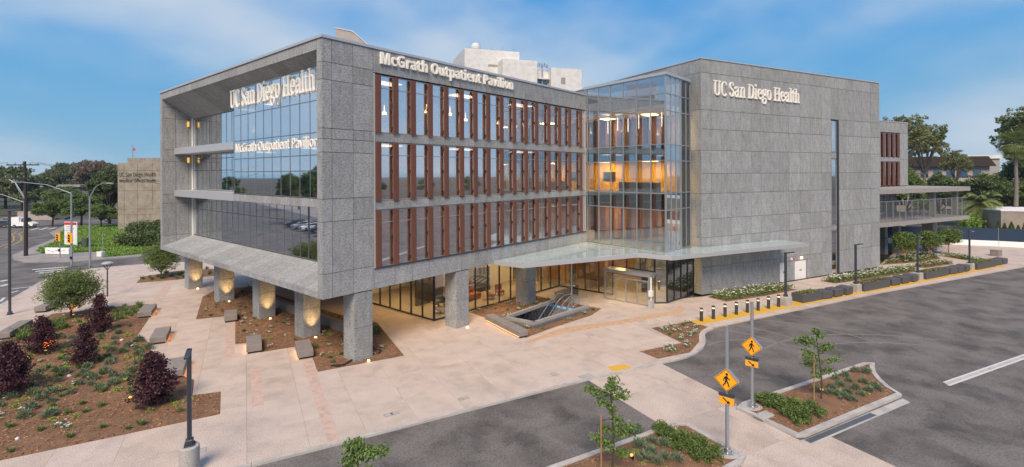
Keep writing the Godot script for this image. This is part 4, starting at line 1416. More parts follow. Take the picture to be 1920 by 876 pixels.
func build_far_buildings() -> void:
	# white hospital blocks behind the pavilion roof
	var f := Transform3D(Basis(Vector3.UP, 0.32), Vector3(-2.0, 0, -124.0))
	var w := thing("hospital_tower", "white stepped hospital block with rounded dome seen over the pavilion roof", "building", f)
	span("wall", Vector3(-10, 0, -14), Vector3(4.2, 42.3, 0.0), mats.far_white, w)
	span("roof_step", Vector3(-1.5, 0, 0.02), Vector3(7.5, 39.4, 4.0), mats.far_white, w)
	span("wall", Vector3(4.25, 0, -14.0), Vector3(15.0, 37.8, 1.4), mats.far_white, w)
	span("wall", Vector3(11.5, 0, 1.42), Vector3(20.0, 38.2, 3.4), mats.far_white, w)
	span("slot", Vector3(-4.0, 38.2, 0.0), Vector3(-1.6, 38.7, 0.06), mats.far_white_shut, w)
	for x in [8.2, 9.5, 10.6]:
		span("window", Vector3(x - 0.55, 33.6, 1.42), Vector3(x + 0.55, 35.2, 1.5), mats.pane_dark, w)
	span("sill", Vector3(7.2, 35.3, 1.42), Vector3(11.4, 35.6, 2.6), mats.far_white, w)
	span("vent", Vector3(14.2, 34.2, 3.42), Vector3(15.4, 35.8, 3.48), mats.far_white_shut, w)
	var s := Shape.new()
	var prof := []
	for k in 9:
		var t := PI * k / 8.0
		prof.append(Vector2(sin(t) * 1.15, 1.15 - cos(t) * 1.15))
	s.lathe(prof, Vector3(-6.5, 42.3, -3.0), 16)
	shape("dome", s, mats.far_white, w)
	for k in 5:
		var a := Shape.new()
		var x := -8.6 + k * 2.9
		a.tube([Vector3(x, 42.2 if x < 4.0 else 37.7, -1.0), Vector3(x, (42.2 if x < 4.0 else 37.7) + 1.2 + 0.4 * (k % 2), -1.0)], [0.07, 0.05], 5)
		shape("aerial", a, mats.frame_metal, w)
	var mast := Shape.new()
	mast.tube([Vector3(9.6, 33.0, 2.0), Vector3(9.6, 39.4, 2.0)], [0.16, 0.12], 6)
	for k in 5:
		mast.box(Vector3(9.6 + (k - 2) * 0.7, 38.7 + 0.3 * (k % 2), 2.0), Vector3(0.35, 0.9, 0.3))
	mast.box(Vector3(9.6, 38.6, 2.0), Vector3(3.2, 0.12, 0.12))
	shape("antenna_mast", mast, mats.frame_metal, w)
	# low curved roof just behind the glass hall
	var r := thing("roof_monitor", "pale low vaulted roof behind the top of the glass hall", "roof", front_frame * Transform3D(Basis(), Vector3(27.0, 19.3, -14.0)))
	var arc := PackedVector2Array()
	for k in 13:
		var t := k / 12.0
		arc.append(Vector2(lerpf(-7.0, 7.0, t), 0.7 + 1.25 * sin(t * PI)))
	arc.append(Vector2(7.0, 0.0))
	arc.append(Vector2(-7.0, 0.0))
	var rs := Shape.new()
	rs.extrude(arc, -4.0, 4.0)
	shape("vault", rs, mats.far_white, r)
	var rc := Shape.new()
	rc.box(Vector3(0, 0.35, 4.05), Vector3(13.9, 0.7, 0.1))
	shape("fascia", rc, mats.frame_metal, r)
	# beige panel building across the lawn
	var bf := Transform3D(Basis(Vector3.UP, 0.05), Vector3(-82.0, 0, -102.4))
	var bb := thing("beige_building", "beige concrete panel building with dark wall lettering across the lawn", "building", bf)
	span("wall", Vector3(0.1, -0.2, -20.0), Vector3(26.0, 14.0, -0.09), mats.joint, bb)
	panels_of(bb, Vector3(0, 0, -0.085), [0, 1.3, 4.0, 7.0, 10.2, 13.4, 16.8, 20.0, 23.0, 26.0], [-0.1, 3.2, 4.4, 8.2, 10.4, 12.4, 14.05], "beige_wall")
	span("roof_step", Vector3(0.6, 14.05, -16.0), Vector3(24.0, 15.1, -2.0), mats.beige_wall, bb)
	span("pilaster", Vector3(7.6, -0.2, 0.0), Vector3(9.4, 4.2, 1.0), mats.beige_wall, bb)
	var fl := thing("flagpole", "bare roof mast with a small red pennant on the beige building", "flagpole", bf * Transform3D(Basis(), Vector3(1.0, 15.1, -3.0)))
	var fs := Shape.new()
	fs.tube([Vector3.ZERO, Vector3(0, 2.9, 0)], [0.07, 0.05], 6)
	shape("pole", fs, mats.frame_metal, fl)
	var pn := Shape.new()
	pn.extrude(v2([Vector2(0.06, 1.6), Vector2(0.5, 1.5), Vector2(0.55, 2.0), Vector2(0.06, 2.2)]), -0.015, 0.015)
	shape("pennant", pn, mats.sign_red, fl)
	lettering("wall_sign", "dark wall lettering, upper line on the beige building", "UC San Diego Health", "Droid Sans", 0.85, 7.4, bf * Transform3D(Basis(), Vector3(0.35, 11.15, 0.01)), 0.08, mats.sign_black, false)
	lettering("wall_sign", "dark wall lettering, lower smaller line on the beige building", "Medical Offices South", "Droid Sans", 0.7, 7.4, bf * Transform3D(Basis(), Vector3(0.35, 9.95, 0.01)), 0.08, mats.sign_black, false)
	# right: pale wall building, brown houses in the trees
	var rb := thing("cream_building", "long cream walled building behind the navy fence", "building", Transform3D(Basis(Vector3.UP, -0.25), Vector3(87.0, 0, -84.0)))
	span("wall", Vector3(-3.0, -0.2, -9.0), Vector3(26.0, 4.6, 0.0), mats.beige_wall, rb)
	span("coping", Vector3(-3.1, 4.6, -9.1), Vector3(26.1, 4.85, 0.1), mats.white_paint, rb)
	for x in [2.0, 9.0]:
		span("vent", Vector3(x, 3.7, 0.0), Vector3(x + 0.7, 3.9, 0.05), mats.bracket, rb)
	var rl := thing("cream_building", "low cream building with small dark windows seen under the terrace", "building", Transform3D(Basis(Vector3.UP, -0.1), Vector3(68.0, 0, -104.0)))
	span("wall", Vector3(-14.0, -0.2, -8.0), Vector3(14.0, 4.4, 0.0), mats.beige_wall, rl)
	for k in 8:
		span("window", Vector3(-11.0 + k * 3.0, 1.8, 0.0), Vector3(-9.6 + k * 3.0, 3.0, 0.06), mats.pane_dark, rl)
	var h := thing("hillside_house", "brown hillside building with dark windows among the eucalyptus trees", "building", Transform3D(Basis(Vector3.UP, -0.3), Vector3(130.0, 0, -152.0)))
	span("wall", Vector3(-8.0, 0, -10.0), Vector3(14.0, 13.0, 0.0), mats.penthouse, h)
	var rf := Shape.new()
	rf.extrude(v2([Vector2(-9.0, 13.0), Vector2(15.0, 13.0), Vector2(13.0, 16.0), Vector2(-7.0, 16.0)]), -10.5, 1.5)
	shape("roof", rf, mats.utility_wood, h)
	for k in 6:
		span("window", Vector3(-6.6 + k * 3.3, 9.6, 0.0), Vector3(-4.6 + k * 3.3, 11.8, 0.08), mats.pane_dark, h)
	var h2 := thing("hillside_house", "flat white roofed building on the hill at right", "building", Transform3D(Basis(Vector3.UP, -0.3), Vector3(165.0, 0, -178.0)))
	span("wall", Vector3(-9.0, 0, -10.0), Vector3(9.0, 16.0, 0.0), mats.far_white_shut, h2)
	span("roof", Vector3(-9.5, 16.0, -10.5), Vector3(9.5, 17.2, 0.5), mats.far_white, h2)
	# navy screen fence along the site's far right edge
	var fe := thing("construction_fence", "long navy blue screened site fence on white barriers", "fence")
	var pts := [Vector2(55.0, -80.5), Vector2(62.0, -79.5), Vector2(69.0, -78.0), Vector2(74.5, -75.5), Vector2(80.0, -72.0), Vector2(86.0, -68.0), Vector2(93.0, -63.5)]
	for k in pts.size() - 1:
		var a: Vector2 = pts[k]
		var c: Vector2 = pts[k + 1]
		var d := (c - a)
		var turn := Basis(Vector3.UP, atan2(-d.y, d.x))
		var m := (a + c) * 0.5
		block("screen_panel", Vector3(m.x, 1.75, m.y), Vector3(d.length() - 0.05, 1.9, 0.04), mats.navy_screen, fe, turn)
		var bs := Shape.new()
		bs.extrude(v2([Vector2(-0.3, 0), Vector2(0.3, 0), Vector2(0.12, 0.8), Vector2(-0.12, 0.8)]), -d.length() * 0.5 + 0.04, d.length() * 0.5 - 0.04)
		var br := shape("barrier", bs, mats.white_paint, fe)
		br.transform = Transform3D(turn * Basis(Vector3.UP, PI / 2), Vector3(m.x, 0, m.y))
		block("post", Vector3(a.x, 1.4, a.y), Vector3(0.08, 2.8, 0.08), mats.frame_metal, fe)


func panels_of(parent: Node, o: Vector3, xs: Array, ys: Array, m: String) -> void:
	for i in xs.size() - 1:
		for j in ys.size() - 1:
			block("concrete_panel", o + Vector3((xs[i] + xs[i + 1]) * 0.5, (ys[j] + ys[j + 1]) * 0.5, 0.04), Vector3(xs[i + 1] - xs[i] - 0.05, ys[j + 1] - ys[j] - 0.05, 0.08), mats[m], parent)


# ---------- street furniture ----------
func lamp_post(called: String, label: String, at: Vector2, height: float, base_h: float, base_r: float, square: bool, arm_turn: float, arm: float, group := "") -> void:
	var t := thing(called, label, "lamp post", standing(at), group)
	var s := Shape.new()
	if square:
		s.chamfer(Vector3(0, base_h * 0.5, 0), Vector3(base_r * 2, base_h + 0.1, base_r * 2), 0.03, Basis(Vector3.UP, lead))
	elif base_h > 0.0:
		s.lathe([Vector2(base_r, -0.05), Vector2(base_r, base_h - 0.04), Vector2(base_r - 0.04, base_h), Vector2(0, base_h)], Vector3.ZERO, 32)
	if base_h > 0.0:
		shape("base", s, mats.pale_concrete, t)
	s = Shape.new()
	var turn := Basis(Vector3.UP, arm_turn)
	s.chamfer(Vector3(0, base_h + 0.02, 0), Vector3(0.36, 0.05, 0.36), 0.01, turn)
	s.chamfer(Vector3(0, base_h + 0.14, 0), Vector3(0.3, 0.22, 0.26), 0.03, turn)
	for x in [-0.14, 0.14]:
		for z in [-0.14, 0.14]:
			s.box(turn * Vector3(x, 0, z) + Vector3(0, base_h + 0.06, 0), Vector3(0.03, 0.05, 0.03))
	shape("base_plate", s, mats.pole_dark, t)
	s = Shape.new()
	s.chamfer(Vector3(0, (base_h + height) * 0.5, 0), Vector3(0.2, height - base_h, 0.15), 0.02, turn)
	shape("pole", s, mats.pole_dark, t)
	s = Shape.new()
	s.chamfer(Vector3(0, height - 0.05, 0) + turn.x * (arm * 0.5), Vector3(arm + 0.2, 0.1, 0.18), 0.02, turn)
	shape("arm", s, mats.pole_dark, t)
	s = Shape.new()
	s.box(Vector3(0, height - 0.115, 0) + turn.x * (arm * 0.72), Vector3(arm * 0.5, 0.03, 0.14), turn)
	shape("lens", s, mats.sign_white, t)


func bench(label: String, at: Vector2, length: float, width: float, high: float, turn: float, glow_side: float) -> void:
	var t := thing("concrete_bench", label, "bench", standing(at, turn), "concrete block benches by the beds")
	var s := Shape.new()
	s.chamfer(Vector3(0, high * 0.5 + 0.06, 0), Vector3(width, high - 0.12, length), 0.02)
	shape("seat", s, mats.bench_concrete, t)
	s = Shape.new()
	s.box(Vector3(0, 0.0, 0), Vector3(width - 0.14, 0.24, length - 0.14))
	shape("plinth", s, mats.joint, t)
	if glow_side != 0.0:
		block("light_strip", Vector3(glow_side * (width * 0.5 - 0.045), 0.095, 0), Vector3(0.03, 0.03, length - 0.2), mats.led_strip, t)
		area_lamp(Vector3(glow_side * (width * 0.5 - 0.02), 0.095, 0), Vector2(length - 0.2, 0.05), 0.35, Color(1, 0.6, 0.25), t, Basis(Vector3(0, 0, -glow_side), Vector3(glow_side, 0, 0).cross(Vector3(0, 0, -glow_side)) * -1.0, Vector3(-glow_side, 0, 0)))


func island(called_bed: String, outline: Array, label_part: String) -> void:
	var o := v2(outline)
	if polygon_area(o) < 0.0:
		o.reverse()
	var line := []
	for p in o:
		line.append(p)
	line.append(o[0])
	kerb_row("island_kerb", line, 0.24, -0.2, 0.045, 2.4, mats.kerb)
	var inner := Geometry2D.offset_polygon(o, -0.235)[0]
	beds[called_bed] = inner
	structure(put("mulch_bed", bed_mesh(inner, 0.0, 0.09, 0.5), mats.mulch))


func walker() -> Array:
	# the walking figure of the warning sign: head apart, then trunk with arms and legs
	var head := PackedVector2Array()
	for k in 12:
		head.append(Vector2(0.02, 0.245) + Vector2(cos(TAU * k / 12), sin(TAU * k / 12)) * 0.052)
	var body := v2([Vector2(-0.01, 0.18), Vector2(0.05, 0.17), Vector2(0.085, 0.10), Vector2(0.15, 0.045), Vector2(0.13, 0.015), Vector2(0.06, 0.06), Vector2(0.04, 0.08), Vector2(0.045, -0.02), Vector2(0.095, -0.12), Vector2(0.13, -0.26), Vector2(0.085, -0.265), Vector2(0.05, -0.14), Vector2(0.0, -0.06), Vector2(-0.03, -0.15), Vector2(-0.115, -0.265), Vector2(-0.155, -0.245), Vector2(-0.08, -0.14), Vector2(-0.045, -0.02), Vector2(-0.045, 0.07), Vector2(-0.08, 0.03), Vector2(-0.085, -0.05), Vector2(-0.12, -0.045), Vector2(-0.115, 0.05), Vector2(-0.06, 0.14)])
	return [head, body]


func crossing_sign(label: String, at: Vector2, height: float, mid: float, turn: float) -> void:
	var t := thing("crossing_sign", label, "road sign", standing(at, 0.0, -0.02), "pedestrian crossing signs on the islands")
	var s := Shape.new()
	s.lathe([Vector2(0.5, 0.0), Vector2(0.5, 0.05), Vector2(0.46, 0.07), Vector2(0, 0.07)], Vector3.ZERO, 28, Vector2(1.0, 0.8))
	shape("footing", s, mats.pale_concrete, t)
	s = Shape.new()
	s.lathe([Vector2(0.24, 0.07), Vector2(0.24, 0.1), Vector2(0.15, 0.12), Vector2(0.13, 0.26), Vector2(0.0, 0.27)], Vector3.ZERO, 16)
	for k in 4:
		var a := TAU * k / 4 + 0.4
		s.tube([Vector3(cos(a) * 0.2, 0.1, sin(a) * 0.2), Vector3(cos(a) * 0.2, 0.15, sin(a) * 0.2)], [0.025, 0.025], 6)
	shape("base_flange", s, mats.steel, t)
	s = Shape.new()
	s.tube([Vector3(0, 0.2, 0), Vector3(0, height, 0)], [0.075, 0.075], 14)
	s.tube([Vector3(0, height, 0), Vector3(0, height + 0.03, 0)], [0.08, 0.07], 14)
	shape("pole", s, mats.pole_grey, t)
	var f := Transform3D(Basis(Vector3.UP, turn), Vector3(0, mid, 0))
	var r := 0.475
	# two back-to-back plates: dark edged box, amber faces, black border and figure
	var dia := v2([Vector2(0, -r), Vector2(r, 0), Vector2(0, r), Vector2(-r, 0)])
	s = Shape.new()
	s.extrude(dia, -0.1, 0.105, f)
	var plate := shape("sign_plate", s, mats.pole_grey, t)
	s = Shape.new()
	s.extrude(dia, 0.106, 0.11, f)
	shape("sign_face", s, mats.sign_orange, plate)
	s = Shape.new()
	for k in 4:
		var a := dia[k] * 0.95
		var b := dia[(k + 1) % 4] * 0.95
		var c := dia[(k + 1) % 4] * 0.90
		var d := dia[k] * 0.90
		s.extrude(v2([a, b, c, d]), 0.111, 0.114, f)
	shape("border", s, mats.sign_black, plate)
	s = Shape.new()
	for p in walker():
		var q := PackedVector2Array()
		for x in p:
			q.append(x * 0.98)
		s.extrude(q, 0.111, 0.115, f)
	shape("figure", s, mats.sign_black, plate)
	# lamp bar with a small solar panel, then the arrow plate
	var ly := mid - r - 0.13
	s = Shape.new()
	s.chamfer(Vector3(0, 0, 0.06), Vector3(0.62, 0.1, 0.12), 0.015)
	s.box(Vector3(0.12, 0.09, -0.05), Vector3(0.5, 0.02, 0.34), Basis(Vector3.RIGHT, -0.35))
	var bar := shape("beacon_bar", s, mats.pole_dark, t)
	bar.transform = Transform3D(f.basis, Vector3(0, ly, 0))
	var g := Transform3D(f.basis, Vector3(0, ly - 0.24, 0))
	s = Shape.new()
	s.extrude(v2([Vector2(-0.3, -0.15), Vector2(0.3, -0.15), Vector2(0.3, 0.15), Vector2(-0.3, 0.15)]), -0.08, 0.085, g)
	var ap := shape("arrow_plate", s, mats.pole_grey, t)
	s = Shape.new()
	s.extrude(v2([Vector2(-0.29, -0.14), Vector2(0.29, -0.14), Vector2(0.29, 0.14), Vector2(-0.29, 0.14)]), 0.086, 0.09, g)
	shape("sign_face", s, mats.sign_orange, ap)
	s = Shape.new()
	var arrow := v2([Vector2(-0.17, 0.085), Vector2(-0.13, 0.115), Vector2(0.05, -0.02), Vector2(0.085, 0.03), Vector2(0.14, -0.11), Vector2(-0.01, -0.105), Vector2(0.02, -0.06)])
	s.extrude(arrow, 0.091, 0.095, g)
	shape("arrow", s, mats.sign_black, ap)


func build_site() -> void:
	var n := Vector2(sin(lead), cos(lead))
	# --- lamp posts ---
	lamp_post("lamp_post", "dark square lamp post on a round white base at the front of the plaza", Vector2(-12.53, -19.07), 4.75, 1.03, 0.34, false, deg_to_rad(-61.6), 0.85)
	lamp_post("lamp_post", "tall dark lamp post at the street edge, left of the wide bed", Vector2(-41.58, -40.74), 8.6, 0.0, 0.2, true, deg_to_rad(120), 1.4)
	var row := [3.56, 14.0, 25.36, 36.92]
	var told := ["dark lamp post on a concrete block between the last bollard and the first planter", "dark lamp post on a concrete block before the second planter from the bollards", "dark lamp post on a concrete block before the third planter from the bollards", "dark lamp post on a concrete block farthest along the wing sidewalk"]
	for k in 4:
		lamp_post("lamp_post", told[k], local2(wing_frame, row[k], 5.9), 4.55, 0.72, 0.36, true, deg_to_rad(26.7), 1.0, "lamp posts along the wing sidewalk")
	# --- bollards ---
	for k in 8:
		var p := local2(wing_frame, lerpf(-6.43, 2.63, k / 7.0), lerpf(5.8, 5.9, k / 7.0))
		var place: String = ["nearest the planted corner", "second from the planted corner", "third from the planted corner", "fourth from the planted corner", "fifth from the planted corner", "sixth from the planted corner", "seventh from the planted corner", "beside the lamp post"][k]
		var t := thing("bollard", "round dark bollard with a lit head, " + place, "bollard", standing(p), "lit bollards on the yellow strip")
		var s := Shape.new()
		s.lathe([Vector2(0.125, 0.0), Vector2(0.125, 0.8), Vector2(0.11, 0.8), Vector2(0.0, 0.8)], Vector3.ZERO, 18)
		shape("post", s, mats.pole_dark, t)
		s = Shape.new()
		s.lathe([Vector2(0.085, 0.8), Vector2(0.085, 0.9)], Vector3.ZERO, 16)
		shape("lamp", s, mats.bollard_lamp, t)
		s = Shape.new()
		s.lathe([Vector2(0.0, 0.9), Vector2(0.125, 0.9), Vector2(0.125, 1.0), Vector2(0.1, 1.025), Vector2(0.0, 1.03)], Vector3.ZERO, 18)
		for j in 3:
			var a := TAU * j / 3
			s.tube([Vector3(cos(a) * 0.11, 0.79, sin(a) * 0.11), Vector3(cos(a) * 0.11, 0.91, sin(a) * 0.11)], [0.012, 0.012], 5)
		shape("cap", s, mats.pole_dark, t)
		var l := OmniLight3D.new()
		l.name = "light"
		l.position = Vector3(0, 0.85, 0)
		l.light_energy = 0.12
		l.light_color = Color(1, 0.8, 0.5)
		l.light_size = 0.07
		l.omni_range = 6.0
		l.omni_attenuation = 2.0
		l.shadow_enabled = true
		t.add_child(l)
	# --- planters and cube seats ---
	var turn := deg_to_rad(26.7)
	var boxes := [[5.5, 8.3, 5.35, "grey planter box nearest the bollards, beside the first lamp post"], [14.75, 19.2, 5.45, "grey planter box second from the bollards"], [26.2, 31.1, 5.45, "grey planter box third from the bollards"], [37.6, 42.3, 5.55, "grey planter box farthest from the bollards"]]
	for q in boxes:
		var c := local2(wing_frame, (q[0] + q[1]) * 0.5, q[2] + 0.3)
		var len: float = q[1] - q[0]
		var t := thing("planter_box", q[3], "planter", standing(c, turn), "grey planter boxes along the sidewalk")
		var s := Shape.new()
		for z in [-0.5, 0.5]:
			s.chamfer(Vector3(0, 0.36, z), Vector3(len, 0.75, 0.09), 0.015)
		for x in [-0.5, 0.5]:
			s.chamfer(Vector3(x * (len - 0.09), 0.36, 0), Vector3(0.09, 0.75, 0.92), 0.015)
		shape("box", s, mats.planter_grey, t)
		block("soil", Vector3(0, 0.32, 0), Vector3(len - 0.18, 0.64, 0.9), mats.mulch, t)
		var pl := Shape.new()
		for k in int(len * 26):
			var at := Vector3(rng.randf_range(-0.5, 0.5) * (len - 0.3), 0.64, rng.randf_range(-0.38, 0.38))
			tuft(pl, at, rng.randf_range(0.14, 0.34), 7, 0.05, [Color(1, 1, 0.9), Color(1.25, 1.15, 0.8), Color(0.85, 1.0, 0.8)])
		shape("plants", pl, mats.leaf_olive, t)
	var sets := [[9.1, 10.75, 12.4], [20.5, 22.35, 24.2], [32.4, 34.0, 35.6], [43.6, 45.3]]
	var where := ["first", "second", "third"]
	for a in sets.size():
		for k in sets[a].size():
			var t := thing("cube_seat", "grey cube seat, %s of the group %s" % [where[k], ["after the first planter", "after the second planter", "after the third planter", "at the far end past the last planter"][a]], "seat", standing(local2(wing_frame, sets[a][k] - 0.1, 5.8), turn + 0.12 * (k - 1)), "grey cube seats along the sidewalk")
			var s := Shape.new()
			s.chamfer(Vector3(0, 0.37, 0), Vector3(1.2, 0.66, 1.05), 0.05)
			shape("block", s, mats.planter_grey, t)
			s = Shape.new()
			s.box(Vector3(0, 0.02, 0), Vector3(1.08, 0.1, 0.93))
			shape("plinth", s, mats.joint, t)
	var crate := thing("utility_box", "small brown grey box on the paving beyond the last planter", "box", standing(Vector2(65.63, -66.83), turn))
	var us := Shape.new()
	us.chamfer(Vector3(0, 0.4, 0), Vector3(1.1, 0.82, 0.9), 0.04)
	shape("cabinet", us, mats.bench_concrete, crate)
	block("lid", Vector3(0, 0.83, 0), Vector3(1.16, 0.05, 0.96), mats.penthouse, crate)
	# --- benches ---
	var bt := lead
	bench("concrete block bench at the back of the wide bed, nearest the aggregate band", Vector2(-30.19, -40.71), 2.7, 0.95, 0.5, bt, 1.0)
	bench("concrete block bench halfway along the wide bed's right edge", Vector2(-24.65, -34.49), 2.5, 0.95, 0.5, bt, 1.0)
	bench("concrete block bench behind the nearest dark purple tree", Vector2(-19.62, -28.70), 2.3, 0.95, 0.5, bt, 1.0)
	bench("concrete block bench at the head of the narrow aggregate band, left of the column bed", Vector2(-22.36, -39.11), 1.8, 0.9, 0.55, bt, 0.0)
	bench("concrete block bench jutting into the middle of the column bed's front edge", Vector2(-17.13, -32.61), 2.2, 0.9, 0.55, bt, -1.0)
	bench("concrete block bench at the head of the widest aggregate band, nearest the front columns", Vector2(-13.39, -31.60), 2.2, 0.9, 0.55, bt, -1.0)
	var w0 := Vector2(-1.84, -38.53)
	var w1 := Vector2(0.77, -34.38)
	bench("long concrete wall bench on the plaza side of the stair bed", (w0 + w1) * 0.5, w0.distance_to(w1), 0.75, 0.5, atan2((w1 - w0).x, (w1 - w0).y), -1.0)
	bench("low concrete seat wall at the street side of the wide bed, nearest the frame", (Vector2(-35.65, -34.41) + Vector2(-37.07, -37.55)) * 0.5, Vector2(-35.65, -34.41).distance_to(Vector2(-37.07, -37.55)), 0.8, 0.5, atan2((Vector2(-37.07, -37.55) - Vector2(-35.65, -34.41)).x, (Vector2(-37.07, -37.55) - Vector2(-35.65, -34.41)).y), 0.0)
	bench("low concrete seat wall behind the round green tree", (Vector2(-39.53, -41.17) + Vector2(-40.01, -42.98)) * 0.5, Vector2(-39.53, -41.17).distance_to(Vector2(-40.01, -42.98)), 0.8, 0.5, atan2((Vector2(-40.01, -42.98) - Vector2(-39.53, -41.17)).x, (Vector2(-40.01, -42.98) - Vector2(-39.53, -41.17)).y), 0.0)
	# --- sunken stair ---
	build_stair()
	# --- islands in the driveway, with gutters and grates ---
	island("island_far", [Vector2(10.91, -24.05), Vector2(12.35, -21.50), Vector2(12.78, -21.51), Vector2(20.03, -25.35), Vector2(20.10, -26.29), Vector2(20.38, -27.28), Vector2(20.78, -28.19), Vector2(21.25, -28.95), Vector2(21.73, -29.56), Vector2(21.13, -29.65), Vector2(11.40, -24.55)], "far")
	island("island_near", [Vector2(7.35, -22.64), Vector2(8.01, -22.56), Vector2(9.44, -19.98), Vector2(9.07, -19.50), Vector2(3.78, -16.08), Vector2(-1.06, -15.52), Vector2(0.35, -18.71), Vector2(2.07, -19.63)], "near")
	structure(flat("gutter", v2([Vector2(12.29, -21.24), Vector2(12.74, -21.41), Vector2(19.91, -25.17), Vector2(19.96, -24.75), Vector2(12.66, -20.90)]), -0.1, -0.09, mats.kerb))
	structure(flat("gutter", v2([Vector2(10.83, -24.10), Vector2(11.45, -24.72), Vector2(21.30, -29.94), Vector2(21.16, -29.61), Vector2(11.43, -24.49)]), -0.1, -0.09, mats.kerb))
	structure(flat("gutter", v2([Vector2(6.50, -22.27), Vector2(7.40, -22.79), Vector2(7.50, -22.64), Vector2(2.07, -19.55), Vector2(-0.05, -18.42), Vector2(-0.25, -18.61)]), -0.1, -0.09, mats.kerb))
	for q in [[Vector2(12.64, -21.17), Vector2(17.22, -23.54), "long steel gutter grate on the lower side of the far island"], [Vector2(11.11, -24.32), Vector2(19.16, -28.62), "long steel gutter grate on the upper side of the far island"], [Vector2(8.92, -19.18), Vector2(6.96, -17.99), "steel gutter grate at the corner of the near island"], [Vector2(7.50, -22.66), Vector2(6.60, -22.27), "short steel gutter grate behind the near island"]]:
		var d: Vector2 = q[1] - q[0]
		var t := thing("drain_grate", q[2], "drain grate", standing((q[0] + q[1]) * 0.5, atan2(-d.y, d.x), -0.094), "steel gutter grates by the islands")
		block("frame", Vector3(0, 0.008, 0), Vector3(d.length(), 0.012, 0.3), mats.steel, t)
		var s := Shape.new()
		var m := int(d.length() / 0.12)
		for k in m:
			s.box(Vector3((k + 0.5) / m * d.length() - d.length() * 0.5, 0.018, 0), Vector3(0.05, 0.012, 0.24))
		shape("bars", s, mats.planter_grey, t)
	# --- pedestrian crossing signs ---
	crossing_sign("amber walking-figure crossing sign on the near island", Vector2(8.75, -20.13), 5.2, 3.06, deg_to_rad(-38))
	crossing_sign("amber walking-figure crossing sign on the far island", Vector2(11.71, -24.10), 5.15, 3.02, deg_to_rad(-42))
	# --- small covers in paving and beds ---
	var covers := [[Vector2(-13.20, -20.46), 0.75, 0.35, "pale rectangular cover in the paving beside the front lamp post"], [Vector2(-5.93, -23.51), 0.4, 0.28, "left of the two small pale covers in the paving near the kerb"], [Vector2(-5.69, -23.66), 0.4, 0.28, "right of the two small pale covers in the paving near the kerb"], [Vector2(-2.53, -25.20), 0.5, 0.3, "pale rectangular cover in the paving at mid kerb"], [Vector2(4.09, -27.92), 0.75, 0.3, "white rectangular cover at the kerb by the pink dashed band"], [Vector2(2.39, -28.16), 0.35, 0.35, "small square cover in the paving by the pink dashed band"]]
	for q in covers:
		var t := thing("pit_cover", q[3], "cover", standing(q[0], lead, 0.0), "covers set in the paving")
		block("lid", Vector3(0, 0.006, 0), Vector3(q[1], 0.012, q[2]), mats.pale_concrete, t)
		block("frame", Vector3(0, 0.002, 0), Vector3(q[1] + 0.06, 0.008, q[2] + 0.06), mats.smooth_concrete, t)
	for q in [[Vector2(11.80, -23.15), "pale concrete lid in the far island's mulch"], [Vector2(6.97, -21.76), "pale concrete lid in the near island's mulch"]]:
		var t := thing("valve_lid", q[1], "cover", standing(q[0], lead, 0.03), "lids in the island mulch")
		var s := Shape.new()
		s.chamfer(Vector3(0, 0.03, 0), Vector3(0.85, 0.1, 0.5), 0.02)
		shape("lid", s, mats.pale_concrete, t)
	# irrigation pipe ends and drip line by the front column
	for q in [[Vector2(-10.31, -29.63), 0.5, "black drip pipe lying left of the nearest column"], [Vector2(-8.80, -31.83), 2.0, "black drip pipe curling right of the nearest column"]]:
		var t := thing("drip_pipe", q[2], "pipe", standing(q[0], q[1], 0.05))
		var s := Shape.new()
		var path := []
		var rr := []
		for k in 9:
			path.append(Vector3(k * 0.16 - 0.6, 0.05 + 0.04 * sin(k * 0.9), 0.25 * sin(k * 0.55)))
			rr.append(0.05)
		s.tube(path, rr, 7)
		shape("hose", s, mats.black_pipe, t)


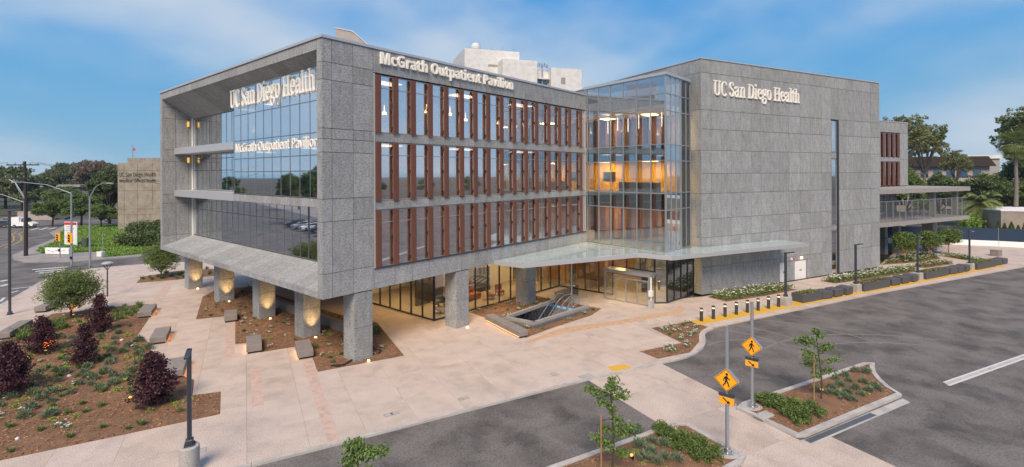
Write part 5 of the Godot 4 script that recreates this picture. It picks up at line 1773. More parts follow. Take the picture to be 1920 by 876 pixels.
func build_stair() -> void:
	var b := thing("sunken_stair", "sunken stair with steel handrails inside a low concrete wall", "stair", front_frame)
	var c := [Vector2(13.75, 1.7), Vector2(14.1, 4.5), Vector2(20.7, 5.2), Vector2(20.6, 1.7)]
	# the well: walls from the floor up past the paving
	for k in [[0, 1, 0.52], [1, 2, 0.52], [3, 0, 0.52]]:
		var p: Vector2 = c[k[0]]
		var q: Vector2 = c[k[1]]
		var d := (q - p).normalized()
		var nn := Vector2(-d.y, d.x)
		if nn.dot(Vector2(17.2, 3.2) - p) < 0.0:
			nn = -nn
		var s := Shape.new()
		s.prism(v2([p - d * 0.0, q, q + nn * 0.02 - d * 0.2, p + nn * 0.02 + d * 0.2]), -4.2, 0.3)
		s.prism(v2([p, q, q + nn * 0.26, p + nn * 0.26]), -4.2, k[2], true)
		shape("wall", s, mats.smooth_concrete, b)
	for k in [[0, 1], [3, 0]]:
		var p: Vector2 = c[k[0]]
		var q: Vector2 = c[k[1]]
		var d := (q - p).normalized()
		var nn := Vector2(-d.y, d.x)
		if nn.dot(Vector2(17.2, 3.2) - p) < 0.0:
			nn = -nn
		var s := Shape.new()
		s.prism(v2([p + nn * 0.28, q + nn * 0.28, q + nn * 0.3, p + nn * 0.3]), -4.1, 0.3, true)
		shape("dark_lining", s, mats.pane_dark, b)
	span("landing", Vector3(13.5, -4.3, 1.6), Vector3(15.0, -4.05, 5.4), mats.bench_concrete, b)
	span("side_wall", Vector3(13.5, -4.3, 1.6), Vector3(13.72, -0.28, 5.4), mats.bench_concrete, b)
	for k in 22:
		span("step", Vector3(20.55 - k * 0.26 - 0.26, -4.3, 2.0), Vector3(20.55 - k * 0.26, -0.18 - k * 0.176, 4.5 + 0.1), mats.bench_concrete, b)
	var line := []
	for z in [2.05, 2.75, 3.35, 3.95, 4.45]:
		var s := Shape.new()
		s.tube([Vector3(21.6, 0.92, z), Vector3(20.6, 0.98, z), Vector3(19.6, 0.62, z), Vector3(15.6, -2.2, z), Vector3(15.2, -2.4, z)], [0.055, 0.055, 0.055, 0.055, 0.055], 8)
		for x in [20.3, 18.7, 17.1, 15.7]:
			var y: float = 0.92 - (20.4 - x) * 0.65
			s.tube([Vector3(x, y - 0.95, z), Vector3(x, y, z)], [0.025, 0.025], 6)
		shape("handrail", s, mats.steel, b)
	var g := thing("guard_rail", "dark glass guard rail leaning beside the top of the sunken stair", "railing", front_frame)
	for k in 3:
		var x0 := 20.9 + k * 1.25
		var s := Shape.new()
		s.box(Vector3(x0, 0.5, 1.6), Vector3(0.06, 1.04, 0.06))
		s.box(Vector3(x0 + 0.62, 1.03, 1.6), Vector3(1.2, 0.05, 0.06))
		if k == 2:
			s.box(Vector3(x0 + 1.25, 0.5, 1.6), Vector3(0.06, 1.04, 0.06))
		var f := shape("frame", s, mats.mullion, g)
		span("pane", Vector3(x0 + 0.05, 0.08, 1.594), Vector3(x0 + 1.2, 0.98, 1.606), mats.pane_dark, f)


# ---------- the street at left ----------
func car(called: String, label: String, at: Transform3D, paint: Material, tall := 0.0, bed_box := false) -> void:
	var t := thing(called, label, "car" if not bed_box else "truck", at, "vehicles on the left street")
	var s := Shape.new()
	var side := Transform3D(Basis(), Vector3.ZERO)
	s.extrude(v2([Vector2(-2.25, 0.35), Vector2(2.2, 0.35), Vector2(2.28, 0.62), Vector2(2.15, 0.85), Vector2(1.2, 0.98 + tall * 0.3), Vector2(-2.1, 1.0 + tall * 0.3), Vector2(-2.28, 0.8)]), -0.88, 0.88, side)
	shape("body", s, paint, t)
	s = Shape.new()
	var h := 1.45 + tall
	var back := -0.2 if bed_box else -1.75
	s.extrude(v2([Vector2(back - 0.25, 0.98), Vector2(1.25, 0.97), Vector2(0.55, h), Vector2(back + 0.1, h)]), -0.76, 0.76, side)
	shape("cabin", s, paint, t)
	for z in [-0.77, 0.77]:
		s = Shape.new()
		s.extrude(v2([Vector2(back - 0.02, 1.04), Vector2(1.08, 1.04), Vector2(0.5, h - 0.08), Vector2(back + 0.16, h - 0.08)]), z - 0.012, z + 0.012, side)
		shape("side_window", s, mats.pane_dark, t)
	s = Shape.new()
	s.quad(Vector3(1.262, 1.0, -0.66), Vector3(1.262, 1.0, 0.66), Vector3(0.6, h - 0.06, 0.62), Vector3(0.6, h - 0.06, -0.62))
	shape("windscreen", s, mats.pane_dark, t)
	for x in [-1.4, 1.4]:
		for z in [-0.8, 0.8]:
			s = Shape.new()
			s.lathe([Vector2(0.0, -0.1), Vector2(0.2, -0.1), Vector2(0.33, -0.1), Vector2(0.34, 0.1), Vector2(0.2, 0.1), Vector2(0.0, 0.11)], Vector3.ZERO, 16)
			var w := shape("wheel", s, mats.rubber, t)
			w.transform = Transform3D(Basis(Vector3.RIGHT, PI / 2), Vector3(x, 0.34, z))
			var r := Shape.new()
			r.lathe([Vector2(0.2, -0.115), Vector2(0.2, 0.115), Vector2(0.0, 0.12)], Vector3.ZERO, 12)
			shape("rim", r, mats.steel, w)
	for z in [-0.6, 0.6]:
		block("headlight", Vector3(2.22, 0.72, z), Vector3(0.08, 0.12, 0.34), mats.sign_white, t)
	if bed_box:
		block("cargo_box", Vector3(-1.4, 1.6, 0), Vector3(1.9, 1.3, 1.8), paint, t)


func build_street() -> void:
	var road := v2([Vector2(-30.92, -22.63), Vector2(-34.61, -24.75), Vector2(-39.31, -32.68), Vector2(-45.53, -43.77), Vector2(-52.51, -55.59), Vector2(-51.91, -60.88), Vector2(-47.09, -64.01), Vector2(-37.99, -66.14), Vector2(-41.61, -72.45), Vector2(-52.19, -69.92), Vector2(-58.85, -65.85), Vector2(-62.83, -65.55), Vector2(-65.02, -65.60), Vector2(-68.59, -67.73), Vector2(-72.51, -71.38), Vector2(-78.88, -82.31), Vector2(-83.92, -90.64), Vector2(-93.07, -99.14), Vector2(-101.66, -111.51), Vector2(-93.57, -117.09), Vector2(-79.47, -116.48), Vector2(-87.10, -127.67), Vector2(-122.84, -129.36), Vector2(-142.00, -136.62), Vector2(-202.84, -148.71), Vector2(-246.44, -122.40), Vector2(-99.62, -46.94)])
	structure(flat("street", road, -0.28, -0.12, mats.street_asphalt))
	structure(flat("parking_lot", v2([Vector2(-62, -30), Vector2(-70, -66), Vector2(-150, -110), Vector2(-230, -90), Vector2(-230, 10), Vector2(-80, 5)]), -0.29, -0.22, mats.sidewalk))
	var corner := v2([Vector2(-41.61, -72.45), Vector2(-52.19, -69.92), Vector2(-58.85, -65.85), Vector2(-62.83, -65.55), Vector2(-65.02, -65.60), Vector2(-68.59, -67.73), Vector2(-72.51, -71.38), Vector2(-78.88, -82.31), Vector2(-83.92, -90.64), Vector2(-93.07, -99.14), Vector2(-101.66, -111.51), Vector2(-93.57, -117.09), Vector2(-79.47, -116.48)])
	structure(flat("street_sidewalk", corner, -0.28, 0.0, mats.sidewalk))
	var lawn := v2([Vector2(-90.12, -98.15), Vector2(-97.83, -108.07), Vector2(-90.58, -113.34), Vector2(-77.57, -112.80), Vector2(-64.61, -94.68), Vector2(-49.60, -72.67), Vector2(-53.60, -71.81), Vector2(-56.15, -69.58), Vector2(-57.17, -68.72), Vector2(-62.04, -74.00), Vector2(-64.10, -73.06), Vector2(-68.84, -72.22), Vector2(-72.93, -75.33), Vector2(-75.71, -79.81), Vector2(-80.76, -87.63)])
	beds["lawn"] = lawn
	structure(put("lawn", bed_mesh(lawn, 0.01, 0.12, 2.5), mats.lawn))
	# kerb between street and plaza
	kerb_row("street_kerb", [Vector2(-37.99, -66.14), Vector2(-47.09, -64.01), Vector2(-51.91, -60.88), Vector2(-52.51, -55.59), Vector2(-45.53, -43.77), Vector2(-39.31, -32.68), Vector2(-34.61, -24.75)], -0.25, -0.27, 0.005, 4.0, mats.kerb)
	# white bars of the crossings, stop line, lane arrows, yellow centre lines
	var bars := [[60, 504, 126, 499], [66, 507.2, 121, 503], [73, 510.4, 116, 506.8], [79, 513.8, 111, 510.6], [56, 430.5, 73, 426.5], [74, 430, 89, 426], [91, 429, 104, 426]]
	var ends := [[Vector2(-59.18, -60.71), Vector2(-56.36, -62.39)], [Vector2(-57.72, -59.61), Vector2(-55.40, -60.96)], [Vector2(-56.25, -58.55), Vector2(-54.55, -59.67)], [Vector2(-54.84, -57.46), Vector2(-53.74, -58.43)], [Vector2(-102.34, -104.66), Vector2(-104.57, -108.88)], [Vector2(-100.83, -105.10), Vector2(-103.14, -109.36)], [Vector2(-99.81, -106.07), Vector2(-101.29, -109.28)], [Vector2(-56.16, -54.00), Vector2(-56.18, -54.82)], [Vector2(-53.70, -51.64), Vector2(-53.89, -52.65)], [Vector2(-51.21, -50.39), Vector2(-50.11, -51.57)], [Vector2(-49.67, -48.77), Vector2(-49.83, -49.67)], [Vector2(-47.28, -45.45), Vector2(-48.32, -46.85)], [Vector2(-43.84, -40.46), Vector2(-51.97, -55.01)]]
	for k in ends.size():
		var a: Vector2 = ends[k][0]
		var c: Vector2 = ends[k][1]
		var d := (c - a).normalized()
		var wdt := 0.28 if k < 9 else 0.12
		var q := Vector2(-d.y, d.x) * wdt
		structure(flat("road_marking", v2([a - q, c - q, c + q, a + q]), -0.119, -0.112, mats.line_paint))
	for off in [-0.25, 0.25]:
		var pts := [Vector2(-81.97, -78.84), Vector2(-85.07, -83.75), Vector2(-88.31, -87.88), Vector2(-93.63, -93.28), Vector2(-98.47, -97.58), Vector2(-102.06, -102.23)]
		for k in pts.size() - 1:
			var a: Vector2 = pts[k]
			var c: Vector2 = pts[k + 1]
			var d := (c - a).normalized()
			var q := Vector2(-d.y, d.x)
			structure(flat("road_marking", v2([a + q * (off * 2.0 - 0.12), c + q * (off * 2.0 - 0.12), c + q * (off * 2.0 + 0.12), a + q * (off * 2.0 + 0.12)]), -0.119, -0.112, mats.yellow_paint))
	# tall utility pole with two cross arms, braces, insulators
	var u := thing("utility_pole", "dark wooden utility pole with two cross arms at the street corner", "utility pole", standing(Vector2(-69.51, -70.38)))
	var s := Shape.new()
	s.tube([Vector3(0, 0, 0), Vector3(0.05, 6, 0), Vector3(-0.1, 13.5, 0)], [0.24, 0.21, 0.16], 10)
	shape("pole", s, mats.utility_wood, u)
	for y in [13.0, 11.1]:
		var hw := 2.3 if y > 12 else 1.9
		s = Shape.new()
		s.box(Vector3(-0.2 if y > 12 else -0.9, y, 0.2), Vector3(hw * 2, 0.16, 0.14))
		var arm := shape("cross_arm", s, mats.utility_wood, u)
		for k in 5:
			s = Shape.new()
			s.lathe([Vector2(0.03, 0.0), Vector2(0.07, 0.08), Vector2(0.05, 0.2), Vector2(0.08, 0.22), Vector2(0.0, 0.3)], Vector3((-0.2 if y > 12 else -0.9) - hw + 0.15 + k * (hw * 2 - 0.3) / 4, y + 0.08, 0.2), 8)
			shape("insulator", s, mats.frame_metal, arm)
	s = Shape.new()
	s.tube([Vector3(-0.1, 8.6, 0.15), Vector3(-1.2, 10.4, 0.2), Vector3(-2.2, 11.0, 0.2)], [0.05, 0.05, 0.05], 5)
	s.tube([Vector3(0, 8.2, 0.15), Vector3(-0.9, 9.6, 0.2), Vector3(-1.5, 11.0, 0.2)], [0.05, 0.05, 0.05], 5)
	shape("cable_riser", s, mats.frame_metal, u)
	for q in [[13.2, 1.9, Vector3(26, 9.5, -30)], [13.2, -2.4, Vector3(-40, 13.6, 6)], [11.3, -2.7, Vector3(-40, 11.8, 6)], [13.2, 1.0, Vector3(30, 7.5, -36)]]:
		s = Shape.new()
		var path := []
		var rr := []
		var a := Vector3(q[1], q[0] + 0.15, 0.2)
		for k in 9:
			var t := k / 8.0
			path.append(a.lerp(q[2], t) - Vector3(0, 1.6 * sin(t * PI), 0))
			rr.append(0.022)
		s.tube(path, rr, 4, false)
		shape("cable", s, mats.rubber, u)
	# steel conduit pole beside it
	var cp := thing("steel_pole", "slim grey pole standing beside the wooden utility pole", "pole", standing(Vector2(-70.17, -70.85)))
	s = Shape.new()
	s.tube([Vector3.ZERO, Vector3(0, 7.8, 0)], [0.11, 0.09], 8)
	shape("pole", s, mats.pole_grey, cp)
	s = Shape.new()
	s.tube([Vector3(0, 7.6, 0), Vector3(-2.4, 8.5, 0), Vector3(-5.5, 9.4, 0)], [0.06, 0.055, 0.05], 7)
	shape("arm", s, mats.pole_grey, cp)
	# street lamps with long arms
	for q in [[Vector2(-55.81, -62.37), 9.3, Vector3(-6.2, 1.35, 0), "tall grey street lamp with a long arm reaching left"], [Vector2(-52.51, -61.24), 8.9, Vector3(1.6, 1.6, 0), "tall grey street lamp with a short curved arm to the right"]]:
		var t := thing("street_lamp", q[3], "street lamp", standing(q[0]), "grey street lamps at the corner")
		s = Shape.new()
		s.tube([Vector3.ZERO, Vector3(0, q[1], 0)], [0.13, 0.085], 10)
		shape("pole", s, mats.pole_grey, t)
		s = Shape.new()
		var e: Vector3 = Vector3(0, q[1], 0) + q[2]
		s.tube([Vector3(0, q[1] - 0.1, 0), Vector3(0, q[1], 0) + q[2] * Vector3(0.5, 0.75, 1), e, e + Vector3(signf(q[2].x) * 0.7, 0.02, 0)], [0.06, 0.05, 0.045, 0.04], 8)
		shape("arm", s, mats.pole_grey, t)
		s = Shape.new()
		s.chamfer(e + Vector3(signf(q[2].x) * 0.95, -0.02, 0), Vector3(0.75, 0.12, 0.3), 0.04)
		shape("lamp_head", s, mats.cap_metal, t)
	# pedestrian signals: amber plates
	for q in [[Vector2(-62.97, -68.44), 2.9, 0.95, 1.1, "amber signal plate on a short post by the low white sign"], [Vector2(-55.55, -62.01), 3.6, 0.95, 1.3, "amber plate with three dark marks on the long armed street lamp"]]:
		var t := thing("signal_plate", q[4], "signal", standing(q[0], -0.35), "amber signal plates at the corner")
		s = Shape.new()
		s.tube([Vector3(0, 0, -0.1), Vector3(0, q[1] + 0.6, -0.1)], [0.07, 0.06], 8)
		shape("post", s, mats.pole_grey, t)
		s = Shape.new()
		s.chamfer(Vector3(0, q[1], 0.12), Vector3(q[2], q[3], 0.1), 0.02)
		shape("plate", s, mats.sign_orange, t)
		for k in 3:
			s = Shape.new()
			s.lathe([Vector2(0.0, 0.0), Vector2(0.12, 0.0), Vector2(0.12, 0.08)], Vector3.ZERO, 10)
			var e := shape("signal_lens", s, mats.sign_black, t)
			e.transform = Transform3D(Basis(Vector3.RIGHT, PI / 2), Vector3(0.03, q[1] + (k - 1) * 0.32, 0.24))
		block("push_button", Vector3(0, 1.1, 0.02), Vector3(0.18, 0.3, 0.16), mats.bracket, t)
	# big notice board
	var nb := thing("notice_board", "tall white notice board with a red header on the lawn corner", "notice board", standing(Vector2(-71.37, -79.68), -0.2))
	s = Shape.new()
	s.chamfer(Vector3(0, 2.1, 0), Vector3(2.55, 3.7, 0.16), 0.03)
	shape("board", s, mats.sign_white, nb)
	block("header", Vector3(0, 3.68, 0.09), Vector3(2.4, 0.42, 0.03), mats.sign_red, nb)
	for k in 9:
		block("text_line", Vector3(-0.3 + 0.28 * sin(k * 2.1), 3.2 - k * 0.31, 0.086), Vector3(1.2 + 0.5 * sin(k * 1.3), 0.07, 0.012), mats.frame_metal, nb)
	for x in [-1.0, 1.0]:
		block("leg", Vector3(x, 0.15, 0), Vector3(0.14, 0.5, 0.14), mats.frame_metal, nb)
	# low white monument sign
	var ms := thing("monument_sign", "low wide white sign wall at the planted corner", "sign", standing(Vector2(-66.14, -71.68), -0.12))
	s = Shape.new()
	s.chamfer(Vector3(0, 0.5, 0), Vector3(3.9, 0.9, 0.3), 0.03)
	shape("wall", s, mats.sign_white, ms)
	for k in 5:
		block("text_line", Vector3(-1.3 + k * 0.62, 0.55 - 0.12 * (k % 2), 0.158), Vector3(0.42, 0.09, 0.012), mats.frame_metal, ms)
	# green cabinet, white cabinet, pole
	var gc := thing("utility_cabinet", "dark green utility cabinet on the lawn beside the street lamps", "cabinet", standing(Vector2(-66.88, -77.29), -0.2))
	s = Shape.new()
	s.chamfer(Vector3(0, 0.85, 0), Vector3(0.95, 1.7, 0.7), 0.03)
	shape("cabinet", s, mats.leaf_dark, gc)
	block("door", Vector3(0, 0.85, 0.36), Vector3(0.8, 1.4, 0.03), mats.planter_grey, gc)
	var wc := thing("utility_cabinet", "small white utility box on the lawn edge by the street", "cabinet", standing(Vector2(-58.15, -69.63), -0.2))
	s = Shape.new()
	s.chamfer(Vector3(0, 0.35, 0), Vector3(0.85, 0.7, 0.6), 0.03)
	shape("cabinet", s, mats.white_paint, wc)
	s = Shape.new()
	s.tube([Vector3(0.35, 0, 0), Vector3(0.3, 3.4, 0)], [0.05, 0.05], 6)
	shape("pole", s, mats.pole_grey, wc)
	# round topped lantern post on the plaza
	var lp := thing("lantern_post", "dark plaza lantern with a flat cone head behind the round tree", "lamp post", standing(Vector2(-38.39, -46.68)))
	s = Shape.new()
	s.tube([Vector3.ZERO, Vector3(0, 2.5, 0)], [0.06, 0.05], 10)
	shape("pole", s, mats.pole_dark, lp)
	s = Shape.new()
	for k in 6:
		var a := TAU * k / 6
		s.tube([Vector3(0, 2.45, 0), Vector3(cos(a) * 0.42, 3.12, sin(a) * 0.42)], [0.022, 0.022], 5)
	shape("cage", s, mats.pole_dark, lp)
	s = Shape.new()
	s.lathe([Vector2(0.0, 3.1), Vector2(0.46, 3.1), Vector2(0.46, 3.16), Vector2(0.3, 3.27), Vector2(0.0, 3.3)], Vector3.ZERO, 20)
	shape("lamp_head", s, mats.cap_metal, lp)
	# vehicles
	var white: Material = mats.sign_white
	car("parked_truck", "white utility truck parked by the brown wall", standing(Vector2(-108.44, -109.57), 0.12), white, 0.7, true)
	car("parked_car", "dark car parked left of the white truck", standing(Vector2(-113.14, -109.76), 0.1), mats.pole_dark)
	car("parked_car", "silver car parked behind the white truck", standing(Vector2(-118.49, -116.92), 0.05), mats.cap_metal, 0.1)
	car("parked_car", "dark car parked beside the beige building", standing(Vector2(-100.14, -123.97), 0.3), mats.rubber)
	car("parked_car", "white car left of the beige building by the yellow car", standing(Vector2(-107.38, -130.15), 0.2), white)
	car("parked_car", "amber car farthest along the cross street", standing(Vector2(-122.76, -152.40), 0.0), mats.sign_orange)
	# brown retaining wall beyond the street, far road
	var rw := thing("retaining_wall", "low brown retaining wall behind the parked truck", "wall", standing(Vector2(-123.53, -127.91), 0.05))
	block("wall", Vector3(0, 1.0, 0), Vector3(9.0, 2.2, 0.5), mats.penthouse, rw)
	block("coping", Vector3(0, 2.15, 0), Vector3(9.2, 0.12, 0.6), mats.smooth_concrete, rw)
	structure(flat("far_road", v2([Vector2(-182.58, -186.36), Vector2(-207.31, -216.39), Vector2(-419.16, -456.67), Vector2(-453.50, -498.78), Vector2(-280.89, -301.74), Vector2(-204.03, -216.14), Vector2(-171.21, -179.71)]), -0.2, 0.3, mats.street_asphalt))
	var sl := v2([Vector2(-126.21, -129.52), Vector2(-154.93, -160.80), Vector2(-252.25, -270.96), Vector2(-415.72, -456.15), Vector2(-397.52, -453.41), Vector2(-130.45, -148.75), Vector2(-117.42, -129.11)])
	structure(flat("grass_slope", sl, -0.2, 0.15, mats.hill_grass))
	var sl2 := v2([Vector2(-190.91, -152.03), Vector2(-318.46, -253.63), Vector2(-279.48, -286.88), Vector2(-158.06, -163.31), Vector2(-139.27, -141.67)])
	structure(flat("grass_slope", sl2, -0.2, 0.15, mats.hill_grass))
	var br := thing("overpass", "pale distant road bridge at the foot of the hill", "bridge", standing(Vector2(-212.58, -208.91), 0.1))
	block("deck", Vector3(0, 7.0, 0), Vector3(60, 0.8, 8), mats.smooth_concrete, br)
	for x in [-24.0, -8.0, 8.0, 24.0]:
		block("pier", Vector3(x, 3.3, 0), Vector3(1.2, 6.8, 4), mats.smooth_concrete, br)


# ---------- plants ----------
func spray() -> Vector3:
	while true:
		var p := Vector3(rng.randf_range(-1, 1), rng.randf_range(-1, 1), rng.randf_range(-1, 1))
		if p.length_squared() < 1.0 and p.length_squared() > 0.01:
			return p
	return Vector3.UP


func tuft(s: Shape, at: Vector3, high: float, n: int, width: float, tints: Array) -> void:
	for k in n:
		var a := rng.randf() * TAU
		var out := Vector3(cos(a), 0, sin(a))
		s.tint = tints[rng.randi() % tints.size()]
		var along := (out * rng.randf_range(0.2, 0.9) + Vector3.UP).normalized()
		s.leaf(at + out * rng.randf() * 0.05, along, out.cross(Vector3.UP).cross(along), high * rng.randf_range(0.6, 1.15), width)


# leaves in clumps through an uneven volume
func crown(s: Shape, mid: Vector3, radius: Vector3, clumps: int, each: int, leaf: float, tints: Array, shell := 0.45, clump_r := 0.3) -> void:
	for c in clumps:
		var d := spray()
		var r := lerpf(shell, 1.0, rng.randf())
		var p := mid + d.normalized() * radius * r * rng.randf_range(0.75, 1.0)
		var cr := radius.length() * clump_r * rng.randf_range(0.5, 1.1) * 0.6
		var shade: Color = tints[rng.randi() % tints.size()]
		for k in each:
			var q := spray()
			q = q * cr * Vector3(1.0, 0.7, 1.0)
			s.tint = shade * rng.randf_range(0.8, 1.2)
			var along := (q.normalized() * 0.6 + spray() + Vector3(0, -0.25, 0)).normalized()
			s.leaf(p + q, along, spray(), leaf * rng.randf_range(0.7, 1.3), leaf * rng.randf_range(0.5, 0.8))


func branches(s: Shape, foot: Vector3, fork: Vector3, mid: Vector3, radius: Vector3, n: int, thick: float) -> void:
	s.tube([foot, foot.lerp(fork, 0.5) + spray() * thick * 0.5, fork], [thick, thick * 0.85, thick * 0.7], 8)
	for k in n:
		var d := spray().normalized()
		d.y = absf(d.y) * 0.9 + 0.1
		var tip := mid + d * radius * 0.75
		var half := fork.lerp(tip, 0.5) + spray() * radius.x * 0.12
		s.tube([fork, half, tip], [thick * 0.55, thick * 0.35, thick * 0.12], 6, false)


const GREENS := [Color(1, 1, 1), Color(0.8, 0.88, 0.8), Color(1.2, 1.15, 0.9), Color(0.9, 1.05, 1.0), Color(1.35, 1.3, 1.0)]

var tree_kit := {}


func tree_mesh(key: String, height: float, radius: Vector3, bare: float, clumps: int, each: int, leaf: float, shell := 0.4, clump_r := 0.3, thick := 0.14, forks := 9, lobes := 1) -> Array:
	if tree_kit.has(key):
		return tree_kit[key]
	var c := Shape.new()
	var t := Shape.new()
	var mid := Vector3(0, height - radius.y * 0.92, 0)
	if lobes == 1:
		crown(c, mid, radius, clumps, each, leaf, GREENS, shell, clump_r)
		branches(t, Vector3(0, -0.1, 0), Vector3(0, bare, 0), mid, radius, forks, thick)
	else:
		t.tube([Vector3(0, -0.1, 0), Vector3(0.1, bare, 0.1)], [thick, thick * 0.75], 8)
		for k in lobes:
			var a := TAU * k / lobes + rng.randf()
			var up := rng.randf_range(-0.5, 0.62)
			var wide := rng.randf_range(0.3, 0.75) if up < 0.4 else rng.randf_range(0.0, 0.4)
			var p := mid + Vector3(cos(a) * radius.x * wide, up * radius.y, sin(a) * radius.z * wide)
			var lr := radius * rng.randf_range(0.34, 0.5)
			crown(c, p, lr * Vector3(1, 0.8, 1), int(clumps / lobes), each, leaf, GREENS, shell, clump_r)
			t.tube([Vector3(0.1, bare, 0.1), Vector3(0.1, bare, 0.1).lerp(p, 0.55) + spray() * 0.4, p], [thick * 0.5, thick * 0.35, thick * 0.12], 6, false)
	tree_kit[key] = [c.mesh(), t.mesh()]
	return tree_kit[key]


# a dense crown that narrows to a point, leafy down to the ground
func cone_mesh(key: String, height: float, wide: float, clumps: int, each: int, leaf: float) -> Array:
	var c := Shape.new()
	var t := Shape.new()
	var path := []
	var rr := []
	for k in 5:
		path.append(Vector3(0.05 * sin(k * 2.0), height * 0.95 * k / 4.0 - 0.05, 0.05 * cos(k * 1.7)))
		rr.append(lerpf(0.05, 0.01, k / 4.0))
	t.tube(path, rr, 7)
	for k in clumps:
		var u := pow(rng.randf(), 1.1)
		var a := rng.randf() * TAU
		var full := (0.6 + 1.6 * u) if u < 0.25 else pow(1.0 - (u - 0.25) / 0.75 * 0.96, 0.75)
		var r := wide * full * sqrt(rng.randf()) * (0.78 + 0.42 * sin(a * 2.0 + u * 7.0 + key.length()) * sin(a * 3.0 - u * 5.0)) 
		var p := Vector3(cos(a) * r, 0.34 + u * (height - 0.3), sin(a) * r) + spray() * Vector3(0.16, 0.2, 0.16)
		if k % 5 == 0:
			t.tube([Vector3(0, p.y * 0.7, 0), p], [0.018, 0.006], 5, false)
		var shade: Color = [Color(1, 1, 1), Color(0.6, 0.6, 0.7), Color(1.5, 1.1, 1.1), Color(0.8, 0.8, 0.9)][rng.randi() % 4]
		for j in each:
			c.tint = shade * rng.randf_range(0.7, 1.3)
			var q := spray() * Vector3(0.2, 0.13, 0.2)
			c.leaf(p + q, (q.normalized() * 0.7 + spray() + Vector3(0, -0.2, 0)).normalized(), spray(), leaf * rng.randf_range(0.7, 1.3), leaf * rng.randf_range(0.6, 0.9))
	tree_kit[key] = [c.mesh(), t.mesh()]
	return tree_kit[key]


func tree(called: String, label: String, at: Vector2, kit: Array, leaf: Material, bark: Material, turn: float, scale := Vector3.ONE, group := "", category := "tree") -> Node3D:
	var o := thing(called, label, category, Transform3D(Basis(Vector3.UP, turn).scaled(scale), Vector3(at.x, 0.0, at.y)), group)
	put("crown", kit[0], leaf, o)
	put("trunk", kit[1], bark, o)
	return o


func ground_lamp(label: String, at: Vector2, aim: Vector3, energy: float, angle := 38.0) -> void:
	var t := thing("garden_spotlight", label, "spotlight", standing(at, 0.0, 0.03), "small lit spotlights in the beds")
	var s := Shape.new()
	s.tube([Vector3(0, 0, 0), Vector3(0, 0.16, 0)], [0.02, 0.02], 6)
	s.tube([Vector3(0, 0.15, 0), Vector3(0, 0.15, 0) + aim.normalized() * 0.12], [0.05, 0.06], 10)
	shape("housing", s, mats.bracket, t)
	s = Shape.new()
	var e := Vector3(0, 0.15, 0) + aim.normalized() * 0.125
	s.tube([e, e + aim.normalized() * 0.05], [0.075, 0.06], 10)
	shape("lamp", s, mats.lamp_amber, t)
	spot_lamp(e + aim.normalized() * 0.08, aim, angle, energy, Color(1, 0.6, 0.22), t, 0.04)


func sapling(label: String, at: Vector2, height: float, lean: Vector3, bunches: Array, seed_: int) -> void:
	var t := thing("sapling", label, "tree", standing(at, 0.0, 0.02), "staked young trees on the islands")
	rng.seed = seed_
	var s := Shape.new()
	var path := []
	var rr := []
	for k in 8:
		var u := k / 7.0
		path.append(Vector3(0.07 * sin(u * 5.0), u * height * 0.97, 0.05 * cos(u * 4.0) - 0.05) + lean * u)
		rr.append(lerpf(0.045, 0.012, u))
	s.tube(path, rr, 8)
	var c := Shape.new()
	for q in bunches:
		# q: height share, bearing, reach, leaves
		var u: float = q[0]
		var stem: Vector3 = Vector3(0.07 * sin(u * 5.0), u * height * 0.97, 0.05 * cos(u * 4.0) - 0.05) + lean * u
		var out := Vector3(cos(q[1]), 0.35, sin(q[1])) * float(q[2])
		s.tube([stem, stem + out * 0.5 + Vector3(0, 0.08, 0), stem + out], [0.016, 0.011, 0.006], 5, false)
		for k in int(q[3] * 5.0):
			var w := pow(rng.randf(), 0.7)
			var p := stem + out * w + spray() * Vector3(0.24, 0.2, 0.24) * (0.5 + 0.5 * w)
			var pick := rng.randf()
			c.tint = Color(1, 1, 1) * rng.randf_range(0.7, 1.25) if pick < 0.8 else Color(1.9, 1.7, 0.8)
			var along := (spray() * 0.8 + Vector3(0, -0.55, 0) + out * 0.5).normalized()
			c.leaf(p, along, spray(), rng.randf_range(0.085, 0.145), rng.randf_range(0.06, 0.1))
	shape("trunk", s, mats.bark, t)
	shape("crown", c, mats.leaf_sapling, t)
	s = Shape.new()
	s.tube([Vector3(-0.42, -0.05, 0.1), Vector3(-0.42, height * 0.62, 0.1)], [0.03, 0.03], 8)
	shape("stake", s, mats.wood_stake, t)
	s = Shape.new()
	s.tube([Vector3(-0.42, height * 0.55, 0.1), Vector3(-0.2, height * 0.56, 0.05), Vector3(0.06, height * 0.55, 0)], [0.012, 0.012, 0.012], 5)
	shape("tie", s, mats.rubber, t)


func inside(o: PackedVector2Array, margin: float) -> Vector2:
	var lo := o[0]
	var hi := o[0]
	for p in o:
		lo = lo.min(p)
		hi = hi.max(p)
	for k in 200:
		var p := Vector2(rng.randf_range(lo.x, hi.x), rng.randf_range(lo.y, hi.y))
		if Geometry2D.is_point_in_polygon(p, o) and edge_distance(p, o) > margin and not Geometry2D.is_point_in_polygon(p, pit):
			return p
	return (lo + hi) * 0.5


var plant_kit := {}


